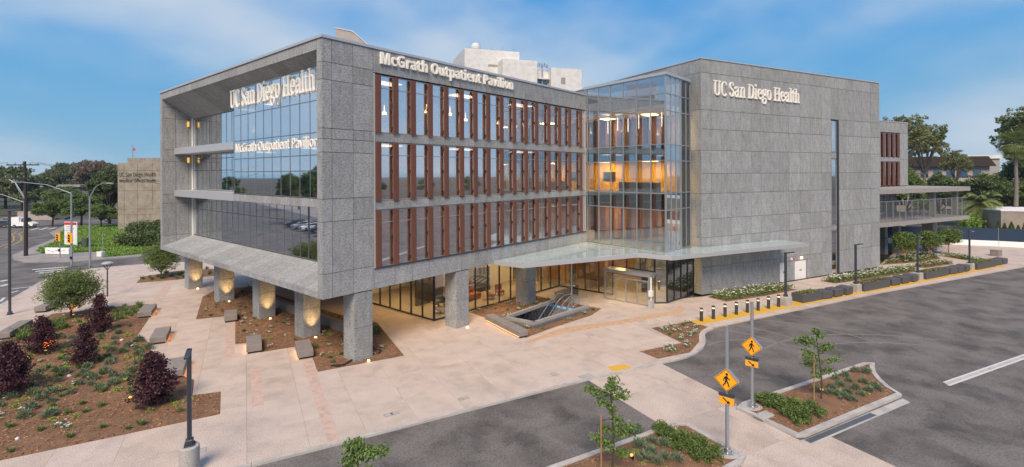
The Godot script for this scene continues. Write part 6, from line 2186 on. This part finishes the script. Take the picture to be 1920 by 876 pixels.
func make_plants() -> void:
	# several meshes of each small plant
	for k in 3:
		var s := Shape.new()
		for j in 150:
			var d := spray()
			d.y = absf(d.y)
			s.tint = Color(1, 1, 1) * rng.randf_range(0.6, 1.3)
			s.leaf(d * Vector3(0.19, 0.24, 0.19) + Vector3(0, 0.04, 0), (d.normalized() + Vector3(0, 0.5, 0) + spray() * 0.4).normalized(), spray(), rng.randf_range(0.1, 0.17), 0.045)
		plant_kit["blue%d" % k] = s.mesh()
		s = Shape.new()
		for j in 3:
			tuft(s, spray() * Vector3(0.12, 0, 0.12), rng.randf_range(0.22, 0.36), 16, 0.035, GREENS)
		plant_kit["grass%d" % k] = s.mesh()
		s = Shape.new()
		for j in 70:
			var d := spray() * Vector3(0.34, 0.05, 0.24)
			s.tint = GREENS[rng.randi() % 5] * rng.randf_range(0.75, 1.2)
			s.leaf(d + Vector3(0, 0.07, 0), (spray() + Vector3(0, 0.8, 0)).normalized(), spray(), rng.randf_range(0.08, 0.14), 0.06)
		plant_kit["low%d" % k] = s.mesh()
		s = Shape.new()
		for j in 40:
			var d := spray() * Vector3(0.3, 0.06, 0.3)
			s.tint = Color(0.15, 0.24, 0.09) * rng.randf_range(0.7, 1.3)
			s.leaf(d + Vector3(0, 0.06, 0), (spray() + Vector3(0, 0.7, 0)).normalized(), spray(), 0.12, 0.05)
		for j in 9:
			var d := spray() * Vector3(0.24, 0.08, 0.24)
			s.tint = Color(1, 1, 1) * rng.randf_range(0.8, 1.0)
			for m in 4:
				var a := TAU * m / 4
				s.leaf(d + Vector3(0, 0.17, 0), Vector3(cos(a), 0.35, sin(a)).normalized(), Vector3.UP, 0.06, 0.05)
		plant_kit["flower%d" % k] = s.mesh()
		s = Shape.new()
		for j in 18:
			var e := spray()
			e.y = absf(e.y)
			for i in 46:
				var d := e * Vector3(0.55, 0.36, 0.5) + spray() * 0.17
				s.tint = GREENS[rng.randi() % 5] * rng.randf_range(0.6, 1.15)
				s.leaf(d + Vector3(0, 0.08, 0), (spray() + e * 0.5 + Vector3(0, 0.3, 0)).normalized(), spray(), rng.randf_range(0.07, 0.12), 0.055)
		plant_kit["spread%d" % k] = s.mesh()


var plant_names := {"blue": ["blue_green_shrub", "leaf_blue"], "grass": ["grass_tuft", "leaf_green"], "low": ["low_leafy_plant", "leaf_lime"], "flower": ["white_flower_plant", "leaf_white"], "spread": ["spreading_shrub", "leaf_green"]}


func plant(kind: String, label: String, group: String, at: Vector2, y: float, size: float) -> void:
	var n: Array = plant_names[kind]
	var o := put(n[0], plant_kit["%s%d" % [kind, rng.randi() % 3]], mats[n[1]])
	tag(o, label, "shrub" if kind in ["blue", "spread"] else "plant", group)
	o.transform = Transform3D(Basis(Vector3.UP, rng.randf() * TAU).scaled(Vector3.ONE * size), Vector3(at.x, y, at.y))


func scatter(key: String, kind: String, n: int, label: String, group: String, margin := 0.3, size := 1.0, apart := 0.5) -> void:
	var had: Array = scattered.get(key, [])
	for k in n:
		var p := inside(beds[key], margin)
		var ok := true
		for q in had:
			if p.distance_to(q) < apart:
				ok = false
		if ok:
			had.append(p)
			plant(kind, label, group, p, 0.03, size * rng.randf_range(0.75, 1.25))
	scattered[key] = had


var scattered := {}


func cover(called: String, label: String, key: String, per: float, flowers: float, leaf: float, high: float, m: Material) -> void:
	# dense ground cover nobody could count, with white blossoms
	var s := Shape.new()
	var f := Shape.new()
	var o: PackedVector2Array = beds[key]
	var n := int(absf(polygon_area(o)) * per)
	for k in n:
		var p := inside(o, 0.15)
		var hgt := high * rng.randf_range(0.4, 1.2)
		for j in 4:
			s.tint = GREENS[rng.randi() % 5] * rng.randf_range(0.7, 1.2)
			s.leaf(Vector3(p.x, 0.05 + hgt * rng.randf(), p.y) + spray() * Vector3(0.16, 0.02, 0.16), (spray() + Vector3(0, 0.7, 0)).normalized(), spray(), leaf, leaf * 0.55)
		if rng.randf() < flowers:
			for j in 4:
				var a := TAU * j / 4 + rng.randf()
				f.tint = Color(1, 1, 0.95)
				f.leaf(Vector3(p.x, 0.1 + hgt, p.y), Vector3(cos(a), 0.4, sin(a)).normalized(), Vector3.UP, leaf * 0.75, leaf * 0.6)
	var t := thing(called, label, "ground cover")
	stuff(t)
	shape("leaves", s, m, t)
	if f.v.size():
		shape("blossoms", f, mats.leaf_white, t)


func build_green() -> void:
	make_plants()
	# --- bark chips over the mulch, one loose mass ---
	var chip := Shape.new()
	chip.box(Vector3.ZERO, Vector3(0.11, 0.015, 0.03))
	for key in ["west", "columns", "stair", "kerb", "island_far", "island_near"]:
		var o: PackedVector2Array = beds[key]
		var n := mini(9000, int(absf(polygon_area(o)) * 45.0))
		var mm := MultiMesh.new()
		mm.transform_format = MultiMesh.TRANSFORM_3D
		mm.use_colors = true
		mm.mesh = chip.mesh()
		mm.instance_count = n
		for k in n:
			var p := inside(o, 0.05)
			var b := Basis(Vector3.UP, rng.randf() * TAU) * Basis(Vector3.RIGHT, rng.randf_range(-0.5, 0.5)) * Basis(Vector3.BACK, rng.randf_range(-0.4, 0.4))
			mm.set_instance_transform(k, Transform3D(b.scaled(Vector3.ONE * rng.randf_range(0.5, 1.3)), Vector3(p.x, 0.06 * minf(1.0, edge_distance(p, o)) + rng.randf_range(0.0, 0.03), p.y)))
			mm.set_instance_color(k, Color(0.46, 0.25, 0.13).lerp(Color(0.14, 0.07, 0.04), rng.randf()))
		var mi := MultiMeshInstance3D.new()
		mi.name = numbered("bark_chips")
		mi.multimesh = mm
		var cm: StandardMaterial3D = mats.get("chip", null)
		if cm == null:
			cm = mat("chip", 1, 1, 1, 0.95)
			cm.vertex_color_use_as_albedo = true
		mi.material_override = cm
		add_child(mi)
		tag(mi, {"west": "loose bark mulch over the wide bed", "columns": "loose bark mulch round the pavilion columns", "stair": "loose bark mulch beside the sunken stair", "kerb": "loose bark mulch in the stepped bed at the kerb", "island_far": "loose bark mulch on the far island", "island_near": "loose bark mulch on the near island"}[key], "mulch")
		stuff(mi)
	# --- wide bed on the left ---
	rng.seed = 41
	var blues := []
	for q in [[Vector2(-24.85, -26.49), 14], [Vector2(-26.07, -28.62), 10], [Vector2(-25.84, -31.56), 12], [Vector2(-27.16, -34.08), 8], [Vector2(-23.41, -27.49), 14], [Vector2(-23.10, -28.59), 8], [Vector2(-24.06, -24.65), 8], [Vector2(-31.08, -34.13), 6], [Vector2(-22.45, -29.36), 5]]:
		for k in q[1]:
			var p: Vector2 = q[0] + Vector2(rng.randf_range(-2.2, 2.2), rng.randf_range(-1.5, 1.5))
			var clear := true
			for w in blues:
				if p.distance_to(w) < 0.62:
					clear = false
			if clear and Geometry2D.is_point_in_polygon(p, beds.west):
				blues.append(p)
				plant("blue", "small round blue green shrub in the wide bed on the left", "blue green shrubs in the wide bed", p, 0.03, rng.randf_range(0.85, 1.3))
	for q in [[Vector2(-32.59, -40.91), Vector2(-31.03, -38.26)], [Vector2(-32.89, -42.03), Vector2(-31.11, -39.10)], [Vector2(-32.56, -43.03), Vector2(-30.91, -40.27)], [Vector2(-34.15, -37.51), Vector2(-33.46, -36.24)], [Vector2(-35.52, -38.47), Vector2(-34.81, -37.26)]]:
		for k in 6:
			plant("grass", "upright green tuft in the rows at the back of the wide bed", "green tufts in rows at the back of the wide bed", q[0].lerp(q[1], k / 5.0) + Vector2(rng.randf_range(-0.3, 0.3), 0), 0.03, rng.randf_range(1.3, 1.9))
	for k in 22:
		plant("grass", "rush like green tuft along the low seat wall of the wide bed", "green tufts along the street side seat wall", Vector2(-34.31, -33.85).lerp(Vector2(-35.69, -36.51), rng.randf()) + Vector2(rng.randf_range(-1.0, 1.0), rng.randf_range(-0.7, 0.7)), 0.03, rng.randf_range(1.4, 2.0))
	scatter("west", "grass", 110, "small green tuft scattered in the wide bed", "green tufts scattered in the wide bed", 0.3, 1.15, 0.5)
	scatter("west", "low", 100, "yellow green low plant scattered in the wide bed", "yellow green plants in the wide bed", 0.3, 1.0, 0.45)
	scatter("west", "flower", 55, "white flowering plant scattered in the wide bed", "white flowering plants in the wide bed", 0.4, 1.0, 0.6)
	# --- bed between the columns and others ---
	scatter("columns", "grass", 60, "green tuft in the bed round the pavilion columns", "green tufts round the columns", 0.4, 0.9, 0.6)
	scatter("columns", "flower", 60, "pale flowering plant in the bed round the pavilion columns", "pale flowers round the columns", 0.4, 0.8, 0.5)
	scatter("columns", "low", 22, "low leafy plant in the bed round the pavilion columns", "leafy plants round the columns", 0.4, 0.9, 0.6)
	for q in [Vector2(-11.34, -33.88), Vector2(-11.23, -34.42), Vector2(-10.69, -33.66), Vector2(-10.15, -36.16), Vector2(-9.71, -35.43)]:
		plant("spread", "bushy green plant behind the nearest column", "bushy plants behind the nearest column", q, 0.0, 0.7)
	scatter("corner", "grass", 26, "green tuft in the bed at the far corner of the pavilion", "tufts at the far corner", 0.3, 1.4, 0.5)
	scatter("stair", "flower", 40, "pale flowering plant in the bed by the sunken stair", "pale flowers by the stair", 0.3, 1.0, 0.45)
	scatter("stair", "grass", 24, "green tuft in the bed by the sunken stair", "green tufts by the stair", 0.3, 0.9, 0.5)
	scatter("kerb", "flower", 40, "pale flowering plant in the stepped bed at the kerb", "pale flowers in the stepped bed", 0.3, 1.0, 0.45)
	scatter("kerb", "grass", 22, "green tuft in the stepped bed at the kerb", "green tufts in the stepped bed", 0.3, 1.0, 0.5)
	for q in [Vector2(12.62, -24.59), Vector2(12.83, -24.20), Vector2(13.02, -23.87), Vector2(13.29, -23.65), Vector2(13.54, -23.39), Vector2(13.55, -22.93), Vector2(14.16, -23.28), Vector2(13.04, -22.74), Vector2(12.49, -24.14), Vector2(12.85, -23.29), Vector2(14.18, -23.64)]:
		plant("spread", "dense green spreading shrub at the sign end of the far island", "spreading shrubs on the far island", q, 0.05, rng.randf_range(0.85, 1.1))
	for q in [Vector2(6.59, -21.76), Vector2(6.83, -21.32), Vector2(7.13, -20.98), Vector2(7.40, -20.74), Vector2(7.56, -20.34), Vector2(7.83, -20.10), Vector2(8.04, -19.87), Vector2(7.29, -19.96), Vector2(7.61, -19.66), Vector2(6.88, -20.66), Vector2(6.55, -21.41)]:
		plant("spread", "dense green spreading shrub at the sign end of the near island", "spreading shrubs on the near island", q, 0.05, rng.randf_range(0.8, 1.05))
	for q in [Vector2(16.79, -25.94), Vector2(17.43, -26.26), Vector2(17.25, -25.37), Vector2(17.98, -25.86), Vector2(18.93, -26.57), Vector2(18.27, -26.78), Vector2(16.60, -25.14), Vector2(16.95, -24.55), Vector2(17.76, -25.13), Vector2(18.47, -25.55), Vector2(19.02, -25.73), Vector2(16.27, -25.26), Vector2(19.55, -28.12), Vector2(20.03, -27.90), Vector2(16.62, -24.73), Vector2(19.26, -26.24), Vector2(15.78, -25.57), Vector2(17.77, -27.13), Vector2(18.53, -27.48)]:
		plant("blue", "small dark shrub planted in rows on the far island", "small shrubs in rows on the far island", q, 0.06, rng.randf_range(0.8, 1.2))
	for q in [Vector2(5.84, -20.79), Vector2(5.27, -20.47), Vector2(5.58, -20.01), Vector2(6.01, -19.52), Vector2(5.23, -19.53), Vector2(5.65, -19.35), Vector2(6.50, -19.52), Vector2(6.30, -20.58), Vector2(5.49, -21.77)]:
		plant("blue", "small dark shrub in the near island's mulch", "small shrubs on the near island", q, 0.06, rng.randf_range(0.9, 1.3))
	scatter("island_far", "low", 14, "pale leafy plant on the far island", "leafy plants on the far island", 0.4, 0.8, 0.8)
	scatter("island_near", "low", 16, "pale leafy plant on the near island", "leafy plants on the near island", 0.4, 0.8, 0.8)
	cover("flowering_cover", "white flowering ground cover against the concrete wing", "wing", 34.0, 0.22, 0.17, 0.42, mats.leaf_green)
	cover("flowering_cover", "white flowering ground cover beyond the slit window", "wing_end", 30.0, 0.26, 0.18, 0.45, mats.leaf_green)
	cover("flowering_cover", "green and white ground cover under the terrace trees", "terrace_a", 20.0, 0.2, 0.2, 0.4, mats.leaf_green)
	cover("flowering_cover", "white flowering ground cover nearest the third planter", "terrace_b", 20.0, 0.2, 0.2, 0.3, mats.leaf_olive)
	cover("flowering_cover", "green ground cover beside the navy fence", "terrace_c", 18.0, 0.2, 0.2, 0.35, mats.leaf_green)
	cover("lawn_grass", "short green lawn grass before the beige building", "lawn", 9.0, 0.0, 0.32, 0.1, mats.leaf_bright)
	# pale stones in the wide bed
	rng.seed = 77
	for k in 9:
		var p := inside(beds.west, 0.8)
		var s := Shape.new()
		s.chamfer(Vector3.ZERO, Vector3(rng.randf_range(0.15, 0.3), 0.14, rng.randf_range(0.12, 0.2)), 0.05, Basis(Vector3.UP, rng.randf() * 3.0))
		var st := shape("pale_stone", s, mats.stone)
		tag(st, "small pale stone lying in the wide bed", "stone", "pale stones in the wide bed")
		st.position = Vector3(p.x, 0.08, p.y)
	# --- purple leaved trees ---
	rng.seed = 9
	var purple: Material = mats.leaf_purple
	var kit_p := cone_mesh("purple_a", 2.6, 1.35, 340, 22, 0.115)
	var kit_q := cone_mesh("purple_b", 2.7, 1.05, 270, 22, 0.11)
	var kit_o := cone_mesh("purple_c", 2.5, 1.2, 280, 22, 0.115)
	tree("purple_tree", "dark purple leaved tree nearest the front lamp post", Vector2(-17.91, -24.48), kit_p, purple, mats.bark, 0.3, Vector3(0.9, 0.98, 0.9), "purple leaved trees in the wide bed")
	tree("purple_tree", "narrow dark purple tree in the middle of the wide bed", Vector2(-25.85, -29.73), kit_q, purple, mats.bark, 1.3, Vector3(0.85, 0.9, 0.85), "purple leaved trees in the wide bed")
	tree("purple_tree", "red glowing purple tree lit from below near the seat wall", Vector2(-30.34, -31.80), kit_o, purple, mats.bark, 2.5, Vector3(0.85, 0.92, 0.85), "purple leaved trees in the wide bed")
	tree("purple_tree", "dark purple tree in front of the round green tree", Vector2(-30.12, -35.95), kit_q, purple, mats.bark, 4.1, Vector3(0.88, 1.0, 0.85), "purple leaved trees in the wide bed")
	tree("purple_tree", "dark purple tree cut by the left edge of the frame", Vector2(-26.29, -25.74), kit_o, purple, mats.bark, 3.3, Vector3(0.98, 1.08, 0.95), "purple leaved trees in the wide bed")
	ground_lamp("lit spotlight in front of the red glowing purple tree", Vector2(-29.84, -31.42), Vector3(-0.05, 1.0, -0.3), 3.5, 50.0)
	ground_lamp("lit spotlight left of the nearest purple tree", Vector2(-19.33, -24.78), Vector3(0.5, 1.0, -0.15), 3.0)
	ground_lamp("lit spotlight under the round green tree", Vector2(-35.19, -39.45), Vector3(-0.1, 1.0, -0.25), 1.6, 45.0)
	# --- green trees of the plaza ---
	var kit_r := tree_mesh("round", 4.2, Vector3(2.15, 1.85, 2.1), 0.6, 420, 46, 0.12, 0.25, 0.22, 0.08, 10)
	tree("round_tree", "round olive green tree at the back of the wide bed", Vector2(-35.49, -39.60), kit_r, mats.leaf_round, mats.bark, 0.5)
	tree("round_tree", "olive green tree against the far corner of the pavilion", Vector2(-39.04, -54.74), kit_r, mats.leaf_round, mats.bark, 2.2, Vector3(0.95, 1.0, 0.95))
	# --- saplings on the islands ---
	sapling("young staked tree at the left end of the near island", Vector2(3.76, -18.81), 3.75, Vector3(0.05, 0, 0), [[0.97, 0.3, 0.12, 22], [0.9, 2.0, 0.3, 22], [0.84, 5.6, 0.45, 24], [0.78, 0.1, 0.62, 34], [0.8, 3.2, 0.85, 34], [0.7, 3.5, 0.5, 26], [0.62, 5.0, 0.3, 20], [0.56, 0.6, 0.3, 18], [0.46, 0.2, 0.6, 28], [0.44, 3.3, 0.4, 26], [0.38, 0.0, 0.8, 30], [0.32, 3.1, 0.75, 34], [0.26, 3.4, 0.5, 24], [0.22, 0.4, 0.55, 26]], 301)
	sapling("young staked tree on the far island", Vector2(15.48, -24.74), 3.7, Vector3(-0.1, 0, 0), [[0.97, 2.6, 0.12, 22], [0.9, 0.4, 0.25, 18], [0.82, 3.0, 0.75, 30], [0.74, 3.3, 0.95, 36], [0.72, 0.1, 0.6, 26], [0.66, 6.0, 0.85, 30], [0.6, 3.4, 0.6, 30], [0.55, 2.8, 1.05, 26], [0.52, 0.2, 0.9, 30], [0.44, 3.5, 0.7, 26], [0.4, 0.3, 0.5, 22], [0.34, 3.0, 0.4, 20]], 302)
	sapling("young tree whose top shows at the bottom edge of the frame", Vector2(-4.89, -15.54), 3.15, Vector3(0, 0, 0), [[0.98, 1.0, 0.12, 22], [0.93, 3.2, 0.28, 24], [0.88, 0.1, 0.35, 20], [0.82, 3.3, 0.35, 26], [0.84, 0.2, 0.75, 30], [0.78, 6.1, 0.9, 30], [0.74, 3.0, 0.4, 26], [0.66, 0.4, 0.5, 22]], 303)
	ground_lamp("lit spotlight beside the young tree on the near island", Vector2(4.75, -19.53), Vector3(-0.45, 1.0, 0.0), 2.2)
	ground_lamp("lit spotlight beside the young tree on the far island", Vector2(15.90, -25.33), Vector3(-0.2, 1.0, 0.1), 2.2)
	# --- small round trees by the terrace ---
	rng.seed = 12
	var kit_s := tree_mesh("small_round", 3.4, Vector3(1.5, 1.15, 1.5), 1.4, 240, 34, 0.16, 0.3, 0.26, 0.07, 9)
	var lit := [[Vector2(49.74, -62.42), "small round tree under the terrace, nearest the wing"], [Vector2(54.97, -65.01), "small round tree under the terrace, in the middle"], [Vector2(60.09, -67.85), "small round tree under the terrace, nearest the fence"]]
	for k in 3:
		tree("small_tree", lit[k][1], lit[k][0], kit_s, mats.leaf_green, mats.pale_bark, k * 2.0, Vector3.ONE * [1.15, 1.1, 1.1][k], "small trees by the terrace")
		ground_lamp(["lit spotlight at the small tree nearest the wing", "lit spotlight at the middle small tree", "lit spotlight at the small tree nearest the fence"][k], lit[k][0] + Vector2(-0.5, 0.7), Vector3(0.35, 1.0, -0.5), 2.5)
	for k in 7:
		var s := Shape.new()
		for j in 420:
			var hh := rng.randf()
			var a := rng.randf() * TAU
			s.tint = GREENS[rng.randi() % 5] * rng.randf_range(0.7, 1.1)
			s.leaf(Vector3(cos(a), 0, sin(a)) * 0.75 * (1.0 - hh) * rng.randf_range(0.7, 1.0) + Vector3(0, 0.2 + hh * 2.5, 0), (Vector3(cos(a) * 0.4, 1, sin(a) * 0.4)).normalized(), spray(), 0.3, 0.14)
		var cy := shape("cypress_shrub", s, mats.leaf_dark)
		tag(cy, "conical dark cypress shrub against the cream wall", "shrub", "cypress shrubs against the cream wall")
		cy.transform = standing(Vector2(81.24, -84.39).lerp(Vector2(84.51, -80.96), k / 6.0) + Vector2(0, 2.0), k, 0.0, rng.randf_range(0.85, 1.15))
	# hedge and low bushes at the beige building
	rng.seed = 15
	for q in [[Vector2(-59.46, -79.33), Vector3(5.2, 1.5, 2.2), "dense dark clipped hedge on the lawn by the beige building", "leaf_dark", "hedge"], [Vector2(-62.27, -79.41), Vector3(1.7, 0.9, 1.2), "yellow green round bush left of the dark hedge", "leaf_lime", "bush"], [Vector2(-69.34, -94.85), Vector3(6.0, 1.6, 1.6), "dark foundation hedge along the beige building", "leaf_dark", "hedge"]]:
		var s := Shape.new()
		crown(s, Vector3(0, q[1].y * 0.8, 0), q[1], 240, 30, 0.3, GREENS, 0.5, 0.14)
		var h := shape("hedge", s, mats[q[3]])
		tag(h, q[2], q[4])
		h.transform = standing(q[0])
	# --- street trees and the tree lines far away ---
	rng.seed = 21
	var kit_b := tree_mesh("broad", 7.5, Vector3(4.6, 2.9, 4.2), 2.2, 560, 36, 0.28, 0.2, 0.24, 0.22, 12, 10)
	var kit_t := tree_mesh("tall", 15.0, Vector3(4.2, 6.8, 4.2), 3.0, 600, 36, 0.36, 0.2, 0.24, 0.3, 12, 12)
	var kit_e := tree_mesh("gum", 20.0, Vector3(7.0, 7.0, 6.5), 9.0, 330, 34, 0.34, 0.4, 0.12, 0.36, 14, 13)
	var kit_f := tree_mesh("far_round", 12.0, Vector3(8.0, 5.4, 8.0), 3.0, 480, 36, 0.6, 0.25, 0.22, 0.4, 10, 9)
	var street := [[Vector2(-104.17, -111.61), 0.86, 1.0, "broad green street tree left of the notice board"], [Vector2(-97.41, -111.33), 1.0, 2.4, "broad green street tree behind the notice board"], [Vector2(-88.95, -106.67), 0.72, 3.9, "small broad tree right of the street lamps"], [Vector2(-128.33, -141.11), 1.15, 5.0, "broad green tree behind the other street trees"]]
	for q in street:
		tree("street_tree", q[3], q[0], kit_b, mats.leaf_green, mats.bark, q[2], Vector3.ONE * q[1], "street trees by the lawn")
	tree("tall_tree", "tall dark tree left of the beige building", Vector2(-94.76, -115.91), kit_t, mats.leaf_dark, mats.bark, 0.6)
	tree("tall_tree", "tall dark tree rising behind the beige building", Vector2(-78, -128), kit_t, mats.leaf_dark, mats.bark, 2.6, Vector3(1.0, 1.1, 1.0))
	var far := [[10, 392, 1.15, "leaf_far"], [40, 396, 1.05, "leaf_far"], [66, 392, 0.9, "leaf_far"], [-30, 390, 1.2, "leaf_far"], [88, 372, 1.0, "leaf_far"], [112, 371, 1.1, "leaf_far"], [130, 366, 1.35, "leaf_far"], [150, 368, 1.5, "leaf_far"], [168, 372, 1.35, "leaf_rust"], [185, 376, 1.25, "leaf_rust"], [200, 366, 1.4, "leaf_far"], [225, 364, 1.5, "leaf_far"]]
	var far_at := [Vector2(-173.96, -169.15), Vector2(-158.08, -158.71), Vector2(-163.07, -168.49), Vector2(-187.79, -175.22), Vector2(-232.38, -246.18), Vector2(-230.77, -251.39), Vector2(-255.62, -284.52), Vector2(-236.26, -269.45), Vector2(-209.36, -244.19), Vector2(-187.33, -223.28), Vector2(-232.16, -282.19), Vector2(-236.38, -297.10)]
	var far_told := ["rounded distant tree just left of the utility pole", "rounded distant tree right behind the utility pole", "rounded distant tree just right of the utility pole", "distant tree cut by the left edge of the frame", "distant tree at the foot of the grass slope, left of the far road", "distant tree where the far road ends", "distant tree right of the far road's end", "tall distant tree above the broad street trees", "rust brown distant tree, left of the two", "rust brown distant tree, right of the two", "distant tree behind the tall dark tree by the beige building", "distant tree hidden low behind the beige building"]
	for k in far.size():
		tree("distant_tree", far_told[k], far_at[k], kit_f, mats[far[k][3]], mats.bark, k * 1.7, Vector3.ONE * far[k][2] * Vector3(1, rng.randf_range(0.9, 1.2), 1), "rust brown distant trees" if far[k][3] == "leaf_rust" else "grey green distant trees")
	# right: gum trees, dark trees, palms
	var right := [[Vector2(90, -114), "gum", 1.25, "leaf_olive", "tall open gum tree just right of the rear block"], [Vector2(104, -124), "gum", 1.2, "leaf_olive", "open gum tree second from the rear block"], [Vector2(83, -104), "tall", 0.95, "leaf_green", "dense green tree right of the terrace, nearest the rear block"], [Vector2(92, -106), "tall", 0.85, "leaf_dark", "dense dark tree second from the rear block"], [Vector2(100, -104), "broad", 1.5, "leaf_dark", "broad dark tree above the terrace roof end"], [Vector2(126, -140), "gum", 0.9, "leaf_olive", "thin gum tree standing before the hillside house"], [Vector2(112, -112), "tall", 0.85, "leaf_far", "grey green tree right of the hillside house"], [Vector2(104, -100), "broad", 1.35, "leaf_olive", "broad olive tree left of the short palm"], [Vector2(109, -102), "tall", 1.35, "leaf_dark", "tall dark tree behind the short palm"], [Vector2(113, -108), "gum", 1.25, "leaf_dark", "tall dark gum tree left of the fan palm"], [Vector2(118, -110), "gum", 1.35, "leaf_olive", "tall olive tree behind the fan palm"], [Vector2(120, -100), "tall", 1.0, "leaf_dark", "dark tree at the right edge of the frame"]]
	for q in right:
		tree("hill_tree", q[4], q[0], {"gum": kit_e, "tall": kit_t, "broad": kit_b}[q[1]], mats[q[3]], mats.pale_bark if q[1] == "gum" else mats.bark, q[0].x, Vector3.ONE * q[2], "trees beyond the terrace")
	palm("fan_palm", "tall fan palm at the right edge of the frame", Vector2(93.0, -91.0), 19.0, 3.4, 90, true)
	palm("feather_palm", "short feather palm beside the end of the terrace", Vector2(86.0, -90.0), 9.0, 4.2, 60, false)
	for q in [[Vector2(83.68, -89.44), 1.2, "light green bush at the end of the terrace"], [Vector2(90.95, -92.40), 1.5, "light green bush below the fan palm"], [Vector2(97.72, -95.59), 1.4, "light green bush at the right edge of the frame"], [Vector2(93.41, -97.58), 1.4, "light green bush under the short palm"]]:
		var s := Shape.new()
		crown(s, Vector3(0, 1.4, 0), Vector3(2.6, 1.7, 2.0), 110, 24, 0.3, GREENS, 0.4, 0.22)
		var h := shape("bush", s, mats.leaf_bright)
		tag(h, q[2], "bush", "light green bushes by the cream wall")
		h.transform = standing(q[0], q[1], 0.0, q[1])
	# beyond the frame's left edge, across the street: what the end windows mirror
	rng.seed = 33
	var mirror := [[Vector2(-104, -50), "tall", 1.0], [Vector2(-150, -68), "tall", 0.9], [Vector2(-190, -50), "far", 0.75], [Vector2(-200, -80), "far", 0.8], [Vector2(-196, -20), "far", 0.8], [Vector2(-215, -110), "far", 0.9], [Vector2(-220, -60), "far", 0.8]]
	for k in mirror.size():
		var q: Array = mirror[k]
		tree("street_tree", "green tree across the street, mirrored in the end windows", q[0], kit_t if q[1] == "tall" else kit_f, mats.leaf_green, mats.bark, k * 1.3, Vector3.ONE * q[2], "trees across the street")
	for k in 6:
		car("parked_car", "parked car across the street, mirrored in the end windows", standing(Vector2(-72 - k * 4.2, -42 - k * 2.6), 1.0), [mats.sign_white, mats.cap_metal, mats.pole_dark][k % 3])
	# beyond the right edge: the tree line that the front windows mirror
	for k in 7:
		tree("hill_tree", "tree across the driveway, mirrored in the front windows", Vector2(230 + (k % 2) * 24, -10 - k * 24), kit_f, mats.leaf_green, mats.bark, k * 0.9, Vector3.ONE * (0.6 + 0.12 * (k % 3)), "trees across the driveway")


func palm(called: String, label: String, at: Vector2, height: float, reach: float, fronds: int, fan: bool) -> void:
	var t := thing(called, label, "palm", standing(at))
	var s := Shape.new()
	var top := Vector3(0, height - reach * 0.7, 0)
	s.tube([Vector3(0, -0.1, 0), Vector3(0.15, height * 0.5, 0), top], [0.4, 0.28, 0.26], 10)
	shape("trunk", s, mats.pale_bark, t)
	var c := Shape.new()
	for k in fronds:
		var a := rng.randf() * TAU
		var lift := rng.randf_range(-1.1, 1.3)
		var out := (Vector3(cos(a), 0, sin(a)) * cos(lift) + Vector3.UP * sin(lift)).normalized()
		c.tint = (Color(1, 1, 1) if lift > -0.45 else Color(1.5, 1.2, 0.85)) * rng.randf_range(0.65, 1.25)
		if fan:
			var hub := top + out * reach * 0.45 + Vector3(0, -0.1, 0)
			c.leaf(top, out, Vector3.UP, reach * 0.5, 0.06)
			var side := out.cross(Vector3.UP).normalized()
			for j in 11:
				var u := (j - 5) / 5.0 * 1.25
				var along := (out * cos(u) + side * sin(u) + Vector3(0, -0.35, 0)).normalized()
				c.leaf(hub, along, out.cross(side), reach * rng.randf_range(0.42, 0.58), 0.13)
			continue
		var pts := []
		for j in 8:
			var u := j / 7.0
			pts.append(top + out * reach * u - Vector3(0, reach * 0.5 * u * u, 0))
		for j in 7:
			var p: Vector3 = pts[j]
			var q: Vector3 = pts[j + 1]
			var d := (q - p).normalized()
			var side := d.cross(Vector3.UP).normalized()
			for e in [-1.0, 1.0]:
				for m in 3:
					c.leaf(p.lerp(q, m / 3.0), (d * 0.7 + side * e * 0.7 + Vector3(0, -0.55, 0)).normalized(), Vector3.UP, reach * 0.26, 0.1)
			c.leaf(p, d, Vector3.UP, (q - p).length() * 1.2, 0.07)
	shape("crown", c, mats.leaf_palm, t)
